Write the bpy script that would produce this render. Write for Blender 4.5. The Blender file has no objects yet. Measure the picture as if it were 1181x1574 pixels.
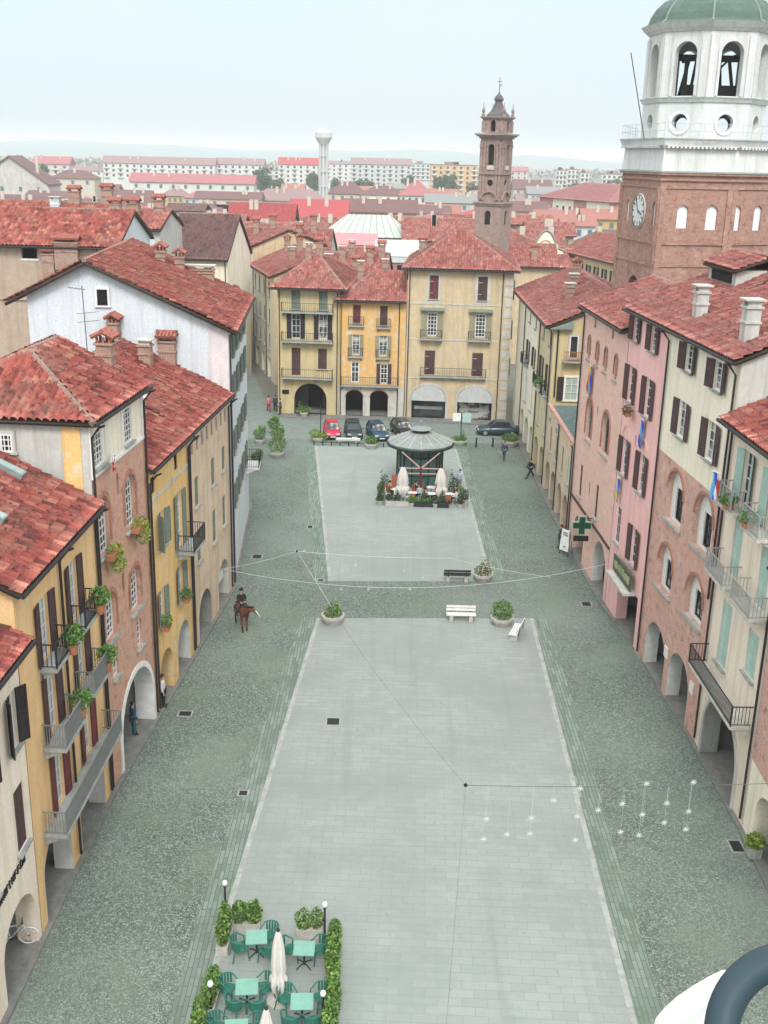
import bpy, bmesh, math, random
import numpy as np
from math import sin, cos, pi, radians, sqrt, floor, atan2
from mathutils import Vector, Matrix
from mathutils.geometry import delaunay_2d_cdt

random.seed(7)
SC = bpy.context.scene
COL = SC.collection

# ------------------------------------------------------------------ camera
cam_d = bpy.data.cameras.new("camera")
cam = bpy.data.objects.new("camera", cam_d)
COL.objects.link(cam)
SC.camera = cam
PITCH, ROLL, HC = radians(18.1), radians(1.35), 27.0
fw = Vector((0, cos(PITCH), -sin(PITCH)))
r0 = Vector((1, 0, 0)); u0_ = r0.cross(fw)
rt = r0 * cos(ROLL) + u0_ * sin(ROLL)
up = -r0 * sin(ROLL) + u0_ * cos(ROLL)
cam.matrix_world = Matrix(((rt.x, up.x, -fw.x, 0), (rt.y, up.y, -fw.y, 0), (rt.z, up.z, -fw.z, HC), (0, 0, 0, 1)))
cam_d.sensor_fit = 'VERTICAL'
cam_d.sensor_height = 24
cam_d.lens = 24 * 1674 / 1574
cam_d.clip_start = 0.05
cam_d.clip_end = 20000

# ------------------------------------------------------------------ sky, sun, exposure
SUN_EL, SUN_AZ = radians(48), radians(178)
W = bpy.data.worlds.new("World")
SC.world = W
W.use_nodes = True
nt = W.node_tree
bg = nt.nodes['Background']
sky = nt.nodes.new('ShaderNodeTexSky')
sky.sky_type = 'NISHITA'
sky.sun_disc = False
sky.sun_elevation = SUN_EL
sky.sun_rotation = SUN_AZ
sky.air_density = 1.0
sky.dust_density = 4.0
sky.ozone_density = 1.0
mixw = nt.nodes.new('ShaderNodeMix'); mixw.data_type = 'RGBA'
tcw = nt.nodes.new('ShaderNodeTexCoord')
nzw = nt.nodes.new('ShaderNodeTexNoise'); nzw.inputs['Scale'].default_value = 1.6; nzw.inputs['Detail'].default_value = 4
rpw = nt.nodes.new('ShaderNodeValToRGB')
rpw.color_ramp.elements[0].position = .35; rpw.color_ramp.elements[0].color = (2.7, 3.3, 3.56, 1)
rpw.color_ramp.elements[1].position = .65; rpw.color_ramp.elements[1].color = (3.05, 3.42, 3.6, 1)
nt.links.new(tcw.outputs['Generated'], nzw.inputs['Vector'])
nt.links.new(nzw.outputs['Fac'], rpw.inputs['Fac'])
mixw.inputs['Factor'].default_value = 0.86
nt.links.new(sky.outputs['Color'], mixw.inputs['A'])
sepw = nt.nodes.new('ShaderNodeSeparateXYZ'); nt.links.new(tcw.outputs['Generated'], sepw.inputs[0])
mrw = nt.nodes.new('ShaderNodeMapRange'); mrw.inputs['From Min'].default_value = .13; mrw.inputs['From Max'].default_value = .5
mrw.inputs['To Min'].default_value = 0.0; mrw.inputs['To Max'].default_value = 1.0   # an overcast dome is brightest overhead
nt.links.new(sepw.outputs[2], mrw.inputs['Value'])
domw = nt.nodes.new('ShaderNodeMix'); domw.data_type = 'RGBA'
domw.inputs['A'].default_value = (1, 1, 1, 1); domw.inputs['B'].default_value = (2.35, 2.08, 1.92, 1)
nt.links.new(mrw.outputs['Result'], domw.inputs['Factor'])
mulw = nt.nodes.new('ShaderNodeVectorMath'); mulw.operation = 'MULTIPLY'
nt.links.new(rpw.outputs['Color'], mulw.inputs[0]); nt.links.new(domw.outputs['Result'], mulw.inputs[1])
nt.links.new(mulw.outputs[0], mixw.inputs['B'])
nt.links.new(mixw.outputs['Result'], bg.inputs['Color'])
bg.inputs['Strength'].default_value = 0.1

sl = bpy.data.lights.new("sun", 'SUN')
sl.energy = 0.9; sl.angle = radians(20); sl.color = (1.0, 0.985, 0.96)
so = bpy.data.objects.new("sun", sl); COL.objects.link(so)
so.rotation_euler = (pi / 2 - SUN_EL, 0, -SUN_AZ + pi)
SC.view_settings.view_transform = 'Standard'
SC.view_settings.look = 'None'
SC.view_settings.exposure = 1.5
SC.view_settings.gamma = 1.0
SC.render.engine = 'CYCLES'
SC.cycles.max_bounces = 6
SC.cycles.diffuse_bounces = 3
SC.cycles.volume_bounces = 1

# ------------------------------------------------------------------ materials
def lin(h):
    r = [int(h[i:i + 2], 16) / 255 for i in (0, 2, 4)]
    return tuple(c / 12.92 if c <= .04045 else ((c + .055) / 1.055) ** 2.4 for c in r)

def C4(c): return (c[0], c[1], c[2], 1)

class NT:
    def __init__(s, name):
        s.m = bpy.data.materials.new(name); s.m.use_nodes = True
        s.t = s.m.node_tree; s.b = s.t.nodes['Principled BSDF']
        s.b.inputs['Specular IOR Level'].default_value = .25
    def n(s, ty, **k):
        nd = s.t.nodes.new(ty)
        for a, v in k.items():
            if a in nd.inputs: nd.inputs[a].default_value = v
            else: setattr(nd, a, v)
        return nd
    def l(s, a, b): s.t.links.new(a, b)
    def obj(s):
        return s.n('ShaderNodeTexCoord').outputs['Object']
    def wallvec(s):
        sp = s.n('ShaderNodeSeparateXYZ'); s.l(s.obj(), sp.inputs[0])
        ad = s.n('ShaderNodeMath', operation='ADD'); s.l(sp.outputs[0], ad.inputs[0]); s.l(sp.outputs[1], ad.inputs[1])
        cb = s.n('ShaderNodeCombineXYZ'); s.l(ad.outputs[0], cb.inputs[0]); s.l(sp.outputs[2], cb.inputs[1])
        return cb.outputs[0]
    def noise(s, vec, scale, detail=4, rough=.6):
        nd = s.n('ShaderNodeTexNoise'); nd.inputs['Scale'].default_value = scale
        nd.inputs['Detail'].default_value = detail; nd.inputs['Roughness'].default_value = rough
        s.l(vec, nd.inputs['Vector']); return nd.outputs['Fac']
    def ramp(s, fac, p0, c0, p1, c1, mid=None):
        r = s.n('ShaderNodeValToRGB'); e = r.color_ramp.elements
        e[0].position = p0; e[0].color = C4(c0); e[1].position = p1; e[1].color = C4(c1)
        if mid:
            q = e.new(mid[0]); q.color = C4(mid[1])
        s.l(fac, r.inputs['Fac']); return r.outputs['Color']
    def mix(s, fac, a, b, mode='MIX'):
        m = s.n('ShaderNodeMix', data_type='RGBA', blend_type=mode)
        if isinstance(fac, (int, float)): m.inputs['Factor'].default_value = fac
        else: s.l(fac, m.inputs['Factor'])
        for k, v in (('A', a), ('B', b)):
            if isinstance(v, tuple): m.inputs[k].default_value = C4(v)
            else: s.l(v, m.inputs[k])
        return m.outputs['Result']
    def val(s, fac, lo, hi):
        m = s.n('ShaderNodeMapRange'); m.inputs['From Min'].default_value = lo; m.inputs['From Max'].default_value = hi
        s.l(fac, m.inputs['Value']); return m.outputs['Result']
    def bump(s, h, st=.3, dist=.02):
        b = s.n('ShaderNodeBump'); b.inputs['Strength'].default_value = st; b.inputs['Distance'].default_value = dist
        s.l(h, b.inputs['Height']); s.l(b.outputs['Normal'], s.b.inputs['Normal'])
    def col(s, c):
        if isinstance(c, tuple): s.b.inputs['Base Color'].default_value = C4(c)
        else: s.l(c, s.b.inputs['Base Color'])
    def rough(s, r): s.b.inputs['Roughness'].default_value = r

MATS = {}
def plain(name, c, rough=.7, metal=0, var=.12, spec=.25):
    if name in MATS: return MATS[name]
    m = NT(name); m.rough(rough); m.b.inputs['Metallic'].default_value = metal
    m.b.inputs['Specular IOR Level'].default_value = spec
    if var:
        f = m.noise(m.obj(), 3.0, 5)
        m.col(m.ramp(f, .3, tuple(x * (1 - var) for x in c), .7, tuple(min(1, x * (1 + var)) for x in c)))
    else: m.col(c)
    MATS[name] = m.m; return m.m

def mul(c, k): return tuple(min(1, x * k) for x in c)

def plaster(name, c, stain=None, amt=.5, scale=.35, stain2=None):
    if name in MATS: return MATS[name]
    m = NT(name); m.rough(.92)
    v = m.obj()
    stain = stain or mul(c, .8)
    big = m.noise(v, scale, 6, .65)
    cc = m.mix(m.val(big, .45, .68), c, stain)
    if stain2:
        b2 = m.noise(v, scale * 2.3, 5, .7)
        cc = m.mix(m.val(b2, .50, .60), cc, stain2)
    # rain streaks: noise stretched along z
    mp = m.n('ShaderNodeMapping'); mp.inputs['Scale'].default_value = (1.6, 1.6, .12); m.l(v, mp.inputs['Vector'])
    st = m.noise(mp.outputs['Vector'], 1.3, 5, .7)
    cc = m.mix(m.val(st, .48, .74), cc, mul(stain, .72))
    fine = m.noise(v, 7, 5, .7)
    cc = m.mix(m.val(fine, .38, .72), cc, mul(c, .78))
    m.col(cc); m.bump(fine, .25, .02)
    MATS[name] = m.m; return m.m

def brickm(name, c1, c2, mortar, patch=None, sc=1.0, spot=.5):
    if name in MATS: return MATS[name]
    m = NT(name); m.rough(.92)
    v = m.wallvec()
    b = m.n('ShaderNodeTexBrick'); m.l(v, b.inputs['Vector'])
    b.inputs['Color1'].default_value = C4(c1); b.inputs['Color2'].default_value = C4(c2); b.inputs['Mortar'].default_value = C4(mortar)
    b.inputs['Scale'].default_value = sc; b.inputs['Brick Width'].default_value = .3; b.inputs['Row Height'].default_value = .09
    b.inputs['Mortar Size'].default_value = .014; b.inputs['Bias'].default_value = -.1
    o = m.obj()
    big = m.noise(o, .3, 6, .65)
    cc = m.mix(m.val(big, .45, .72), b.outputs['Color'], patch or mul(c1, .75))
    fine = m.noise(o, 3.2, 6, .75)
    cc = m.mix(m.val(fine, .5, .8), cc, mul(mortar, .9))
    f2 = m.noise(o, 2.1, 4, .7)
    cc = m.mix(m.val(f2, .52, .72), cc, mul(c1, spot))
    f3 = m.noise(o, 1.1, 5, .75)
    cc = m.mix(m.val(f3, .54, .70), cc, mul(mortar, 1.05))
    m.col(cc); m.bump(b.outputs['Fac'], -.3, .01)
    MATS[name] = m.m; return m.m

def tilem(name, cols, lichen=(.2, .17, .14), lich=.35):
    if name in MATS: return MATS[name]
    m = NT(name); m.rough(.85)
    uv = m.n('ShaderNodeTexCoord').outputs['UV']
    fl = m.n('ShaderNodeVectorMath', operation='FLOOR'); m.l(uv, fl.inputs[0])
    wn = m.n('ShaderNodeTexWhiteNoise'); wn.noise_dimensions = '2D'; m.l(fl.outputs[0], wn.inputs['Vector'])
    r = m.n('ShaderNodeValToRGB'); r.color_ramp.interpolation = 'LINEAR'
    e = r.color_ramp.elements
    e[0].position = 0; e[0].color = C4(cols[0]); e[1].position = 1; e[1].color = C4(cols[-1])
    for i, c in enumerate(cols[1:-1]):
        q = e.new((i + 1) / (len(cols) - 1)); q.color = C4(c)
    m.l(wn.outputs['Value'], r.inputs['Fac'])
    o = m.obj()
    big = m.noise(o, .55, 6, .7)
    cc = m.mix(m.val(big, .48, .78), r.outputs['Color'], lichen)
    sp = m.noise(o, 4.5, 4, .7)
    cc = m.mix(m.val(sp, .52, .68), cc, mul(cols[0], .5))
    m.col(cc); m.bump(sp, .3, .02)
    MATS[name] = m.m; return m.m

def leafm(name, a, b, c):
    if name in MATS: return MATS[name]
    m = NT(name); m.rough(.6)
    g = m.n('ShaderNodeNewGeometry')
    cc = m.ramp(g.outputs['Random Per Island'], 0, a, 1, c, (.5, b))
    m.col(cc)
    m.b.inputs['Subsurface Weight'].default_value = 0
    MATS[name] = m.m; return m.m

glass = NT('window_glass'); glass.rough(.08); glass.b.inputs['Specular IOR Level'].default_value = .6
_oi = glass.n('ShaderNodeObjectInfo'); _f = glass.noise(glass.obj(), .9, 2)
_dk = glass.ramp(_f, .35, (.012, .016, .02), .7, (.05, .06, .07))
_cu = glass.mix(glass.val(_f, .40, .52), (.40, .40, .37), _dk)     # some windows have a pale curtain half drawn
_st = glass.n('ShaderNodeMath', operation='GREATER_THAN'); _st.inputs[1].default_value = .55
glass.l(_oi.outputs['Random'], _st.inputs[0]); glass.col(glass.mix(_st.outputs[0], _dk, _cu)); glass = glass.m
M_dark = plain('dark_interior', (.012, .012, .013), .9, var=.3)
M_iron = plain('wrought_iron', (.03, .032, .035), .6, .3)
M_pipe = plain('downpipe_metal', (.035, .03, .032), .6, .2)
M_white = plain('white_paint', (.72, .72, .70), .6)
M_stone = plaster('grey_stone', (.38, .40, .38), (.26, .26, .24), scale=1.2)
M_stonel = plaster('pale_stone', (.58, .56, .51), (.42, .40, .36), scale=1.2)
M_wood = plain('dark_eave_wood', (.05, .038, .03), .8)
M_shut = plain('brown_shutter', (.075, .042, .042), .75, var=.3)
M_shutd = plain('black_brown_shutter', (.03, .024, .026), .75, var=.3)
M_shutred = plain('red_brown_shutter', (.13, .035, .04), .75, var=.3)
M_shutg = plain('pale_green_shutter', (.36, .50, .44), .7, var=.12)
M_shutgr = plain('grey_green_shutter', (.16, .19, .16), .75, var=.2)
M_lead = plain('grey_lead', (.22, .26, .25), .6, .1)
M_mortar = plaster('ridge_mortar', (.30, .22, .18), (.20, .15, .13), scale=2)
T_red = tilem('red_roof_tiles', [(.12, .042, .038), (.33, .078, .064), (.40, .115, .088), (.23, .057, .048), (.50, .21, .155)], (.27, .15, .115))
T_old = tilem('weathered_roof_tiles', [(.19, .07, .063), (.33, .108, .092), (.39, .14, .118), (.26, .09, .077), (.46, .22, .18)], (.27, .16, .135))
T_bright = tilem('bright_red_roof_tiles', [(.32, .065, .065), (.42, .09, .09), (.37, .075, .08)], (.33, .10, .10))
T_brown = tilem('brown_roof_tiles', [(.10, .06, .06), (.20, .11, .105), (.15, .085, .08)], (.17, .12, .12))
T_pink = tilem('pinkish_roof_tiles', [(.30, .12, .12), (.40, .17, .17), (.34, .13, .14)], (.32, .17, .16))

# ------------------------------------------------------------------ mesh building
class MB:
    def __init__(s): s.v = []; s.f = []; s.m = []
    def add(s, vs, fs, mi=0):
        o = len(s.v); s.v += [tuple(p) for p in vs]
        for q in fs: s.f.append(tuple(i + o for i in q)); s.m.append(mi)
        return s
    def box(s, x0, x1, y0, y1, z0, z1, mi=0, M=None):
        vs = [Vector((x, y, z)) for z in (z0, z1) for y in (y0, y1) for x in (x0, x1)]
        if M: vs = [M @ p for p in vs]
        return s.add(vs, [(0, 2, 3, 1), (4, 5, 7, 6), (0, 1, 5, 4), (2, 6, 7, 3), (0, 4, 6, 2), (1, 3, 7, 5)], mi)
    def tube(s, pts, r, n=8, mi=0, cap=True):
        pts = [Vector(p) for p in pts]; rr = r if isinstance(r, (list, tuple)) else [r] * len(pts)
        rings = []
        for i, p in enumerate(pts):
            d = (pts[min(i + 1, len(pts) - 1)] - pts[max(i - 1, 0)])
            d = d.normalized() if d.length > 1e-9 else Vector((0, 0, 1))
            a = d.cross(Vector((0, 0, 1)))
            if a.length < .05: a = d.cross(Vector((1, 0, 0)))
            a.normalize(); b = d.cross(a)
            rings.append([p + (a * cos(2 * pi * k / n) + b * sin(2 * pi * k / n)) * rr[i] for k in range(n)])
        vs = [q for R in rings for q in R]; fs = []
        for i in range(len(pts) - 1):
            for k in range(n):
                a, b = i * n + k, i * n + (k + 1) % n
                fs.append((a, a + n, b + n, b))
        if cap:
            fs.append(tuple(range(n))); fs.append(tuple(reversed(range((len(pts) - 1) * n, len(pts) * n))))
        return s.add(vs, fs, mi)
    def lathe(s, prof, n=16, c=(0, 0, 0), mi=0, ph=0, close=True):
        vs = []; fs = []
        for r, z in prof:
            for k in range(n):
                a = 2 * pi * (k + ph) / n; vs.append((c[0] + r * cos(a), c[1] + r * sin(a), c[2] + z))
        for i in range(len(prof) - 1):
            for k in range(n):
                a, b = i * n + k, i * n + (k + 1) % n; fs.append((a, b, b + n, a + n))
        if close:
            fs.append(tuple(reversed(range(n)))); fs.append(tuple(range((len(prof) - 1) * n, len(prof) * n)))
        return s.add(vs, fs, mi)
    def poly(s, pts, mi=0): return s.add(pts, [tuple(range(len(pts)))], mi)
    def prism(s, pts, d, mi=0):
        n = len(pts); d = Vector(d); P = [Vector(p) for p in pts]
        return s.add(P + [p + d for p in P], [tuple(reversed(range(n))), tuple(range(n, 2 * n))] + [(i, (i + 1) % n, n + (i + 1) % n, n + i) for i in range(n)], mi)
    def mesh(s, name, mats, smooth=False):
        me = bpy.data.meshes.new(name); me.from_pydata(s.v, [], s.f)
        if not isinstance(mats, (list, tuple)): mats = [mats]
        for m in mats: me.materials.append(m)
        if len(mats) > 1: me.polygons.foreach_set('material_index', s.m)
        if smooth: me.polygons.foreach_set('use_smooth', [True] * len(me.polygons))
        bm = bmesh.new(); bm.from_mesh(me); bmesh.ops.recalc_face_normals(bm, faces=bm.faces); bm.to_mesh(me); bm.free()
        return me
    def obj(s, name, mats, parent=None, loc=(0, 0, 0), rz=0, smooth=False):
        return link(name, s.mesh(name, mats, smooth), parent, loc, rz)

def link(name, me, parent=None, loc=(0, 0, 0), rz=0):
    o = bpy.data.objects.new(name, me); COL.objects.link(o)
    o.location = loc; o.rotation_euler = (0, 0, rz)
    if parent: o.parent = parent
    return o

def tag(o, label=None, cat=None, group=None, kind=None):
    if label: o['label'] = label
    if cat: o['category'] = cat
    if group: o['group'] = group
    if kind: o['kind'] = kind
    return o

def thing(name, label, cat, loc=(0, 0, 0), rz=0, group=None):
    o = link(name, None, None, loc, rz); o.empty_display_size = .2
    return tag(o, label, cat, group)

def dup(root, loc, rz=None, label=None, group=None):
    r = root.copy(); COL.objects.link(r); r.location = loc
    if rz is not None: r.rotation_euler = (0, 0, rz)
    if label: r['label'] = label
    if group: r['group'] = group
    for ch in list(root.children):
        c = ch.copy(); COL.objects.link(c); c.parent = r
        for g in list(ch.children):
            d = g.copy(); COL.objects.link(d); d.parent = c
    return r

# ------------------------------------------------------------------ facades
def hole_poly(h):
    k, u0, u1, v0, v1 = h[:5]
    w = u1 - u0
    if k == 'r': return [(u0, v0), (u1, v0), (u1, v1), (u0, v1)]
    if k == 'e':
        return [((u0 + u1) / 2 + w / 2 * cos(2 * pi * i / 20), (v0 + v1) / 2 + (v1 - v0) / 2 * sin(2 * pi * i / 20)) for i in range(20)]
    rise = min(w / 2, (v1 - v0) * .8) if len(h) < 6 or h[5] is None else h[5]
    sp = v1 - rise; n = 14
    return [(u0, v0), (u1, v0)] + [((u0 + u1) / 2 + w / 2 * cos(pi * i / n), sp + rise * sin(pi * i / n)) for i in range(n + 1)]

def inpoly(x, y, P):
    c = False; j = len(P) - 1
    for i in range(len(P)):
        if (P[i][1] > y) != (P[j][1] > y) and x < (P[j][0] - P[i][0]) * (y - P[i][1]) / (P[j][1] - P[i][1]) + P[i][0]: c = not c
        j = i
    return c

def facade_mesh(mb, outline, holes, y0=0.0, mi=0):
    """holes: list of (poly, reveal_depth)"""
    V = []; Ed = []
    for P in [outline] + [h[0] for h in holes]:
        o = len(V); V += [Vector(p) for p in P]; Ed += [(o + i, o + (i + 1) % len(P)) for i in range(len(P))]
    vs, es, fs, *_ = delaunay_2d_cdt(V, Ed, [], 0, 1e-5)
    out = []
    for f in fs:
        cx = sum(vs[i].x for i in f) / len(f); cy = sum(vs[i].y for i in f) / len(f)
        if not inpoly(cx, cy, outline): continue
        if any(inpoly(cx, cy, h[0]) for h in holes): continue
        out.append(tuple(f))
    mb.add([(p.x, y0, p.y) for p in vs], out, mi)
    for P, d in holes:
        n = len(P)
        mb.add([(p[0], y0, p[1]) for p in P] + [(p[0], y0 + d, p[1]) for p in P], [(i, (i + 1) % n, n + (i + 1) % n, n + i) for i in range(n)], mi)

_cache = {}
def cached(key, fn):
    if key not in _cache: _cache[key] = fn()
    return _cache[key]

def arch_h(x, w, h, rise):
    if not rise: return h
    t = max(0, 1 - (2 * x / w) ** 2); return h - rise + rise * sqrt(t)

def frame_mesh(w, h, rise, nx, ny, bar, mat):
    def fn():
        mb = MB(); b = bar; d = .05
        for sx in (-1, 1):
            x0, x1 = sorted((sx * w / 2, sx * (w / 2 - b)))
            mb.box(x0, x1, -d, 0, 0, h - rise if rise else h)
        mb.box(-w / 2 + b, w / 2 - b, -d, 0, 0, b)
        if rise:
            n = 10
            for i in range(n):
                a0, a1 = pi * i / n, pi * (i + 1) / n
                o = [(w / 2 * cos(a), h - rise + rise * sin(a)) for a in (a0, a1)]
                q = [((w / 2 - b) * cos(a), h - rise + (rise - b) * sin(a)) for a in (a1, a0)]
                mb.prism([(p[0], -d, p[1]) for p in o + q], (0, d, 0))
        else: mb.box(-w / 2 + b, w / 2 - b, -d, 0, h - b, h)
        t = bar * .55
        for i in range(1, nx):
            x = -w / 2 + w * i / nx; mb.box(x - t / 2, x + t / 2, -d * .8, -.004, b, arch_h(x, w, h, rise) - b)
        for j in range(1, ny):
            z = h * j / ny
            xx = w / 2 - b
            if rise and z > h - rise:
                k = (z - (h - rise)) / rise; xx = max(.05, w / 2 * sqrt(max(0, 1 - k * k)) - b)
            mb.box(-xx, xx, -d * .7, -.006, z - t / 2, z + t / 2)
        return mb.mesh('window', mat)
    return cached(('fr', round(w, 2), round(h, 2), round(rise, 2), nx, ny, bar, mat.name), fn)

def pane_mesh(w, h, rise, mat):
    def fn():
        mb = MB()
        P = hole_poly(('a', -w / 2, w / 2, 0, h, rise)) if rise else hole_poly(('r', -w / 2, w / 2, 0, h))
        mb.poly([(p[0], .02, p[1]) for p in P]); return mb.mesh('pane', mat)
    return cached(('pn', round(w, 2), round(h, 2), round(rise, 2), mat.name), fn)

def shutter_mesh(w, h, mat, slat=.085):
    def fn():
        mb = MB(); b = .07
        mb.box(0, b, -.025, .025, 0, h); mb.box(w - b, w, -.025, .025, 0, h)
        mb.box(b, w - b, -.024, .024, 0, b); mb.box(b, w - b, -.024, .024, h - b, h); mb.box(b, w - b, -.024, .024, h * .48, h * .48 + b)
        n = int((h - 2 * b) / slat)
        for i in range(n):
            z = b + (h - 2 * b) * i / n
            mb.add([(b, -.02, z), (w - b, -.02, z), (w - b, .02, z + slat * .8), (b, .02, z + slat * .8)], [(0, 1, 2, 3)])
        mb.box(b, w - b, .021, .0215, b, h - b)
        return mb.mesh('shutter', mat)
    return cached(('sh', round(w, 2), round(h, 2), mat.name, slat), fn)

def window(root, u0, u1, v0, v1, style='so', mat=None, y=0.0, rec=.16, rise=0, frame=None, nx=2, ny=4, bar=.07, ang=8, sill=True, sw=None, sx=1.0, pane=None, sillmat=None, lab=None, ang2=None):
    w, h = u1 - u0, v1 - v0
    uc = (u0 + u1) / 2
    frame = frame or M_white
    o = link('window', frame_mesh(w - .01, h - .01, rise, nx, ny, bar, frame), root, (uc, y + rec, v0 + .005))
    if lab: o['label'] = lab
    link('pane', pane_mesh(w - .02, h - .02, rise, pane or glass), o)
    if style in ('so', 'sc', 'sr', 'sl'):
        mat = mat or M_shut
        sh = h - rise * .0
        ww = sw or w / 2
        me = shutter_mesh(ww, sh, mat)
        yy = -rec - .03 - (.0 if style != 'sc' else -.1)
        a = radians(ang); a2 = radians(ang2 if ang2 is not None else ang)
        l = link('shutter', me, o, (-w / 2, yy, 0), (pi + a) if style in ('so', 'sl') else 0)
        r = link('shutter', me, o, (w / 2, yy, 0), -a2 if style in ('so', 'sr') else pi)
    if sill:
        sm = sillmat or M_stone
        me = cached(('sill', round(w, 2), sm.name), lambda: MB().box(-w / 2 - .12, w / 2 + .12, -.16, .0, -.09, -.012).mesh('sill', sm))
        link('sill', me, o, (0, -rec, 0))
    return o

def balcony(root, u0, u1, z, out=.8, y=0.0, mat=None, slabmat=None, dens=.13, panel=False):
    mb = MB(); mb.box(u0, u1, y - out, y - .003, z - .14, z)
    n = max(2, int((u1 - u0) / 1.3))
    for i in range(n):
        x = u0 + .15 + (u1 - u0 - .3) * i / (n - 1)
        mb.prism([(x - .07, y - .003, z - .141), (x - .07, y - out * .85, z - .141), (x - .07, y - .003, z - .5)], (.14, 0, 0))
    b = mb.obj('balcony', slabmat or M_stone, root)
    r = MB(); H = .95; t = .012
    for x, y0, y1 in ((u0 + .03, y - out + .03, y), (u1 - .03, y - out + .03, y)):
        r.box(x - .02, x + .02, y0, y1, z + H - .04, z + H); r.box(x - .012, x + .012, y0, y1, z + .08, z + .11)
        k = max(2, int((y1 - y0) / dens))
        for i in range(k):
            q = y0 + (y1 - y0) * i / k; r.box(x - t, x + t, q - t, q + t, z + .11, z + H - .04)
    yy = y - out + .03
    r.box(u0 + .05, u1 - .05, yy - .02, yy + .02, z + H - .04, z + H); r.box(u0 + .05, u1 - .05, yy - .012, yy + .012, z + .08, z + .11)
    k = max(2, int((u1 - u0 - .1) / dens))
    for i in range(k + 1):
        q = u0 + .05 + (u1 - u0 - .1) * i / k; tt = .025 if i in (0, k) else t
        r.box(q - tt, q + tt, yy - tt, yy + tt, z + .001, z + H - .041)
    if panel: r.box(u0 + .06, u1 - .06, yy - .004, yy + .004, z + .12, z + H - .05)
    r.obj('railing', mat or M_iron, b)
    return b

# ------------------------------------------------------------------ tiled roofs
def tile_arrays(poly, tw=.24, rl=.40, amp=.12, nper=6, lift=.07):
    P = [Vector(p) for p in poly]
    n = Vector((0, 0, 0))
    for i in range(len(P)): n += P[i].cross(P[(i + 1) % len(P)])
    n.normalize()
    if n.z < 0: n = -n; P.reverse()
    e = Vector((0, 0, 1)).cross(n)
    if e.length < 1e-4: e = Vector((1, 0, 0))
    e.normalize(); upv = n.cross(e)
    O = P[0]
    a = [(p - O).dot(e) for p in P]; b = [(p - O).dot(upv) for p in P]
    a0, a1, b0, b1 = min(a) - .01, max(a) + .01, min(b) - .01, max(b) + .01
    A = np.arange(int((a1 - a0) / tw * nper) + 2) * (tw / nper)
    k0 = np.arange(int((b1 - b0) / rl) + 2) * rl
    B = np.empty(len(k0) * 2); B[0::2] = k0 + .004; B[1::2] = k0 + rl - .004
    prof = amp * np.abs(np.sin(pi * A / tw)) ** .65
    lif = np.empty(len(B)); lif[0::2] = lift; lif[1::2] = 0
    rng = np.random.default_rng(int(abs(O.x * 71 + O.y * 37)) % 9999)
    AA, BB = np.meshgrid(A, B)
    HH = prof[None, :] + lif[:, None] + rng.normal(0, .012, AA.shape)
    # gentle sag of the whole slope
    HH += .05 * np.sin(AA * .55 + 1.3) * np.sin(BB * .6)
    On = np.array(O); en = np.array(e); un = np.array(upv); nn = np.array(n)
    V = On + (AA[..., None] + a0) * en + (BB[..., None] + b0) * un + (HH[..., None] + .02) * nn
    ny_, nx_ = AA.shape
    V = V.reshape(-1, 3)
    i = (np.arange(ny_ - 1)[:, None] * nx_ + np.arange(nx_ - 1)[None, :]).reshape(-1)
    F = np.stack([i, i + 1, i + 1 + nx_, i + nx_], 1)
    me = bpy.data.meshes.new('t')
    me.vertices.add(len(V)); me.vertices.foreach_set('co', V.reshape(-1))
    me.loops.add(F.size); me.loops.foreach_set('vertex_index', F.reshape(-1).astype(np.int32))
    me.polygons.add(len(F)); me.polygons.foreach_set('loop_start', np.arange(0, F.size, 4, dtype=np.int32))
    me.update(calc_edges=True)
    bm = bmesh.new(); bm.from_mesh(me)
    for j in range(len(P)):
        p, q = P[j], P[(j + 1) % len(P)]
        no = (q - p).cross(n)
        if no.length < 1e-6: continue
        bmesh.ops.bisect_plane(bm, geom=bm.verts[:] + bm.edges[:] + bm.faces[:], plane_co=p, plane_no=no.normalized(), clear_outer=True)
    bm.to_mesh(me); bm.free()
    nv = len(me.vertices); co = np.empty(nv * 3); me.vertices.foreach_get('co', co); co = co.reshape(-1, 3)
    li = np.empty(len(me.loops), dtype=np.int32); me.loops.foreach_get('vertex_index', li)
    npoly = len(me.polygons)
    ls = np.empty(npoly, dtype=np.int32); me.polygons.foreach_get('loop_start', ls)
    lt = np.empty(npoly, dtype=np.int32); me.polygons.foreach_get('loop_total', lt)
    uvv = np.stack([((co - On) @ en - a0) / tw, ((co - On) @ un - b0) / rl], 1)
    bpy.data.meshes.remove(me)
    return co, li, ls, lt, uvv, P, n

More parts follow.
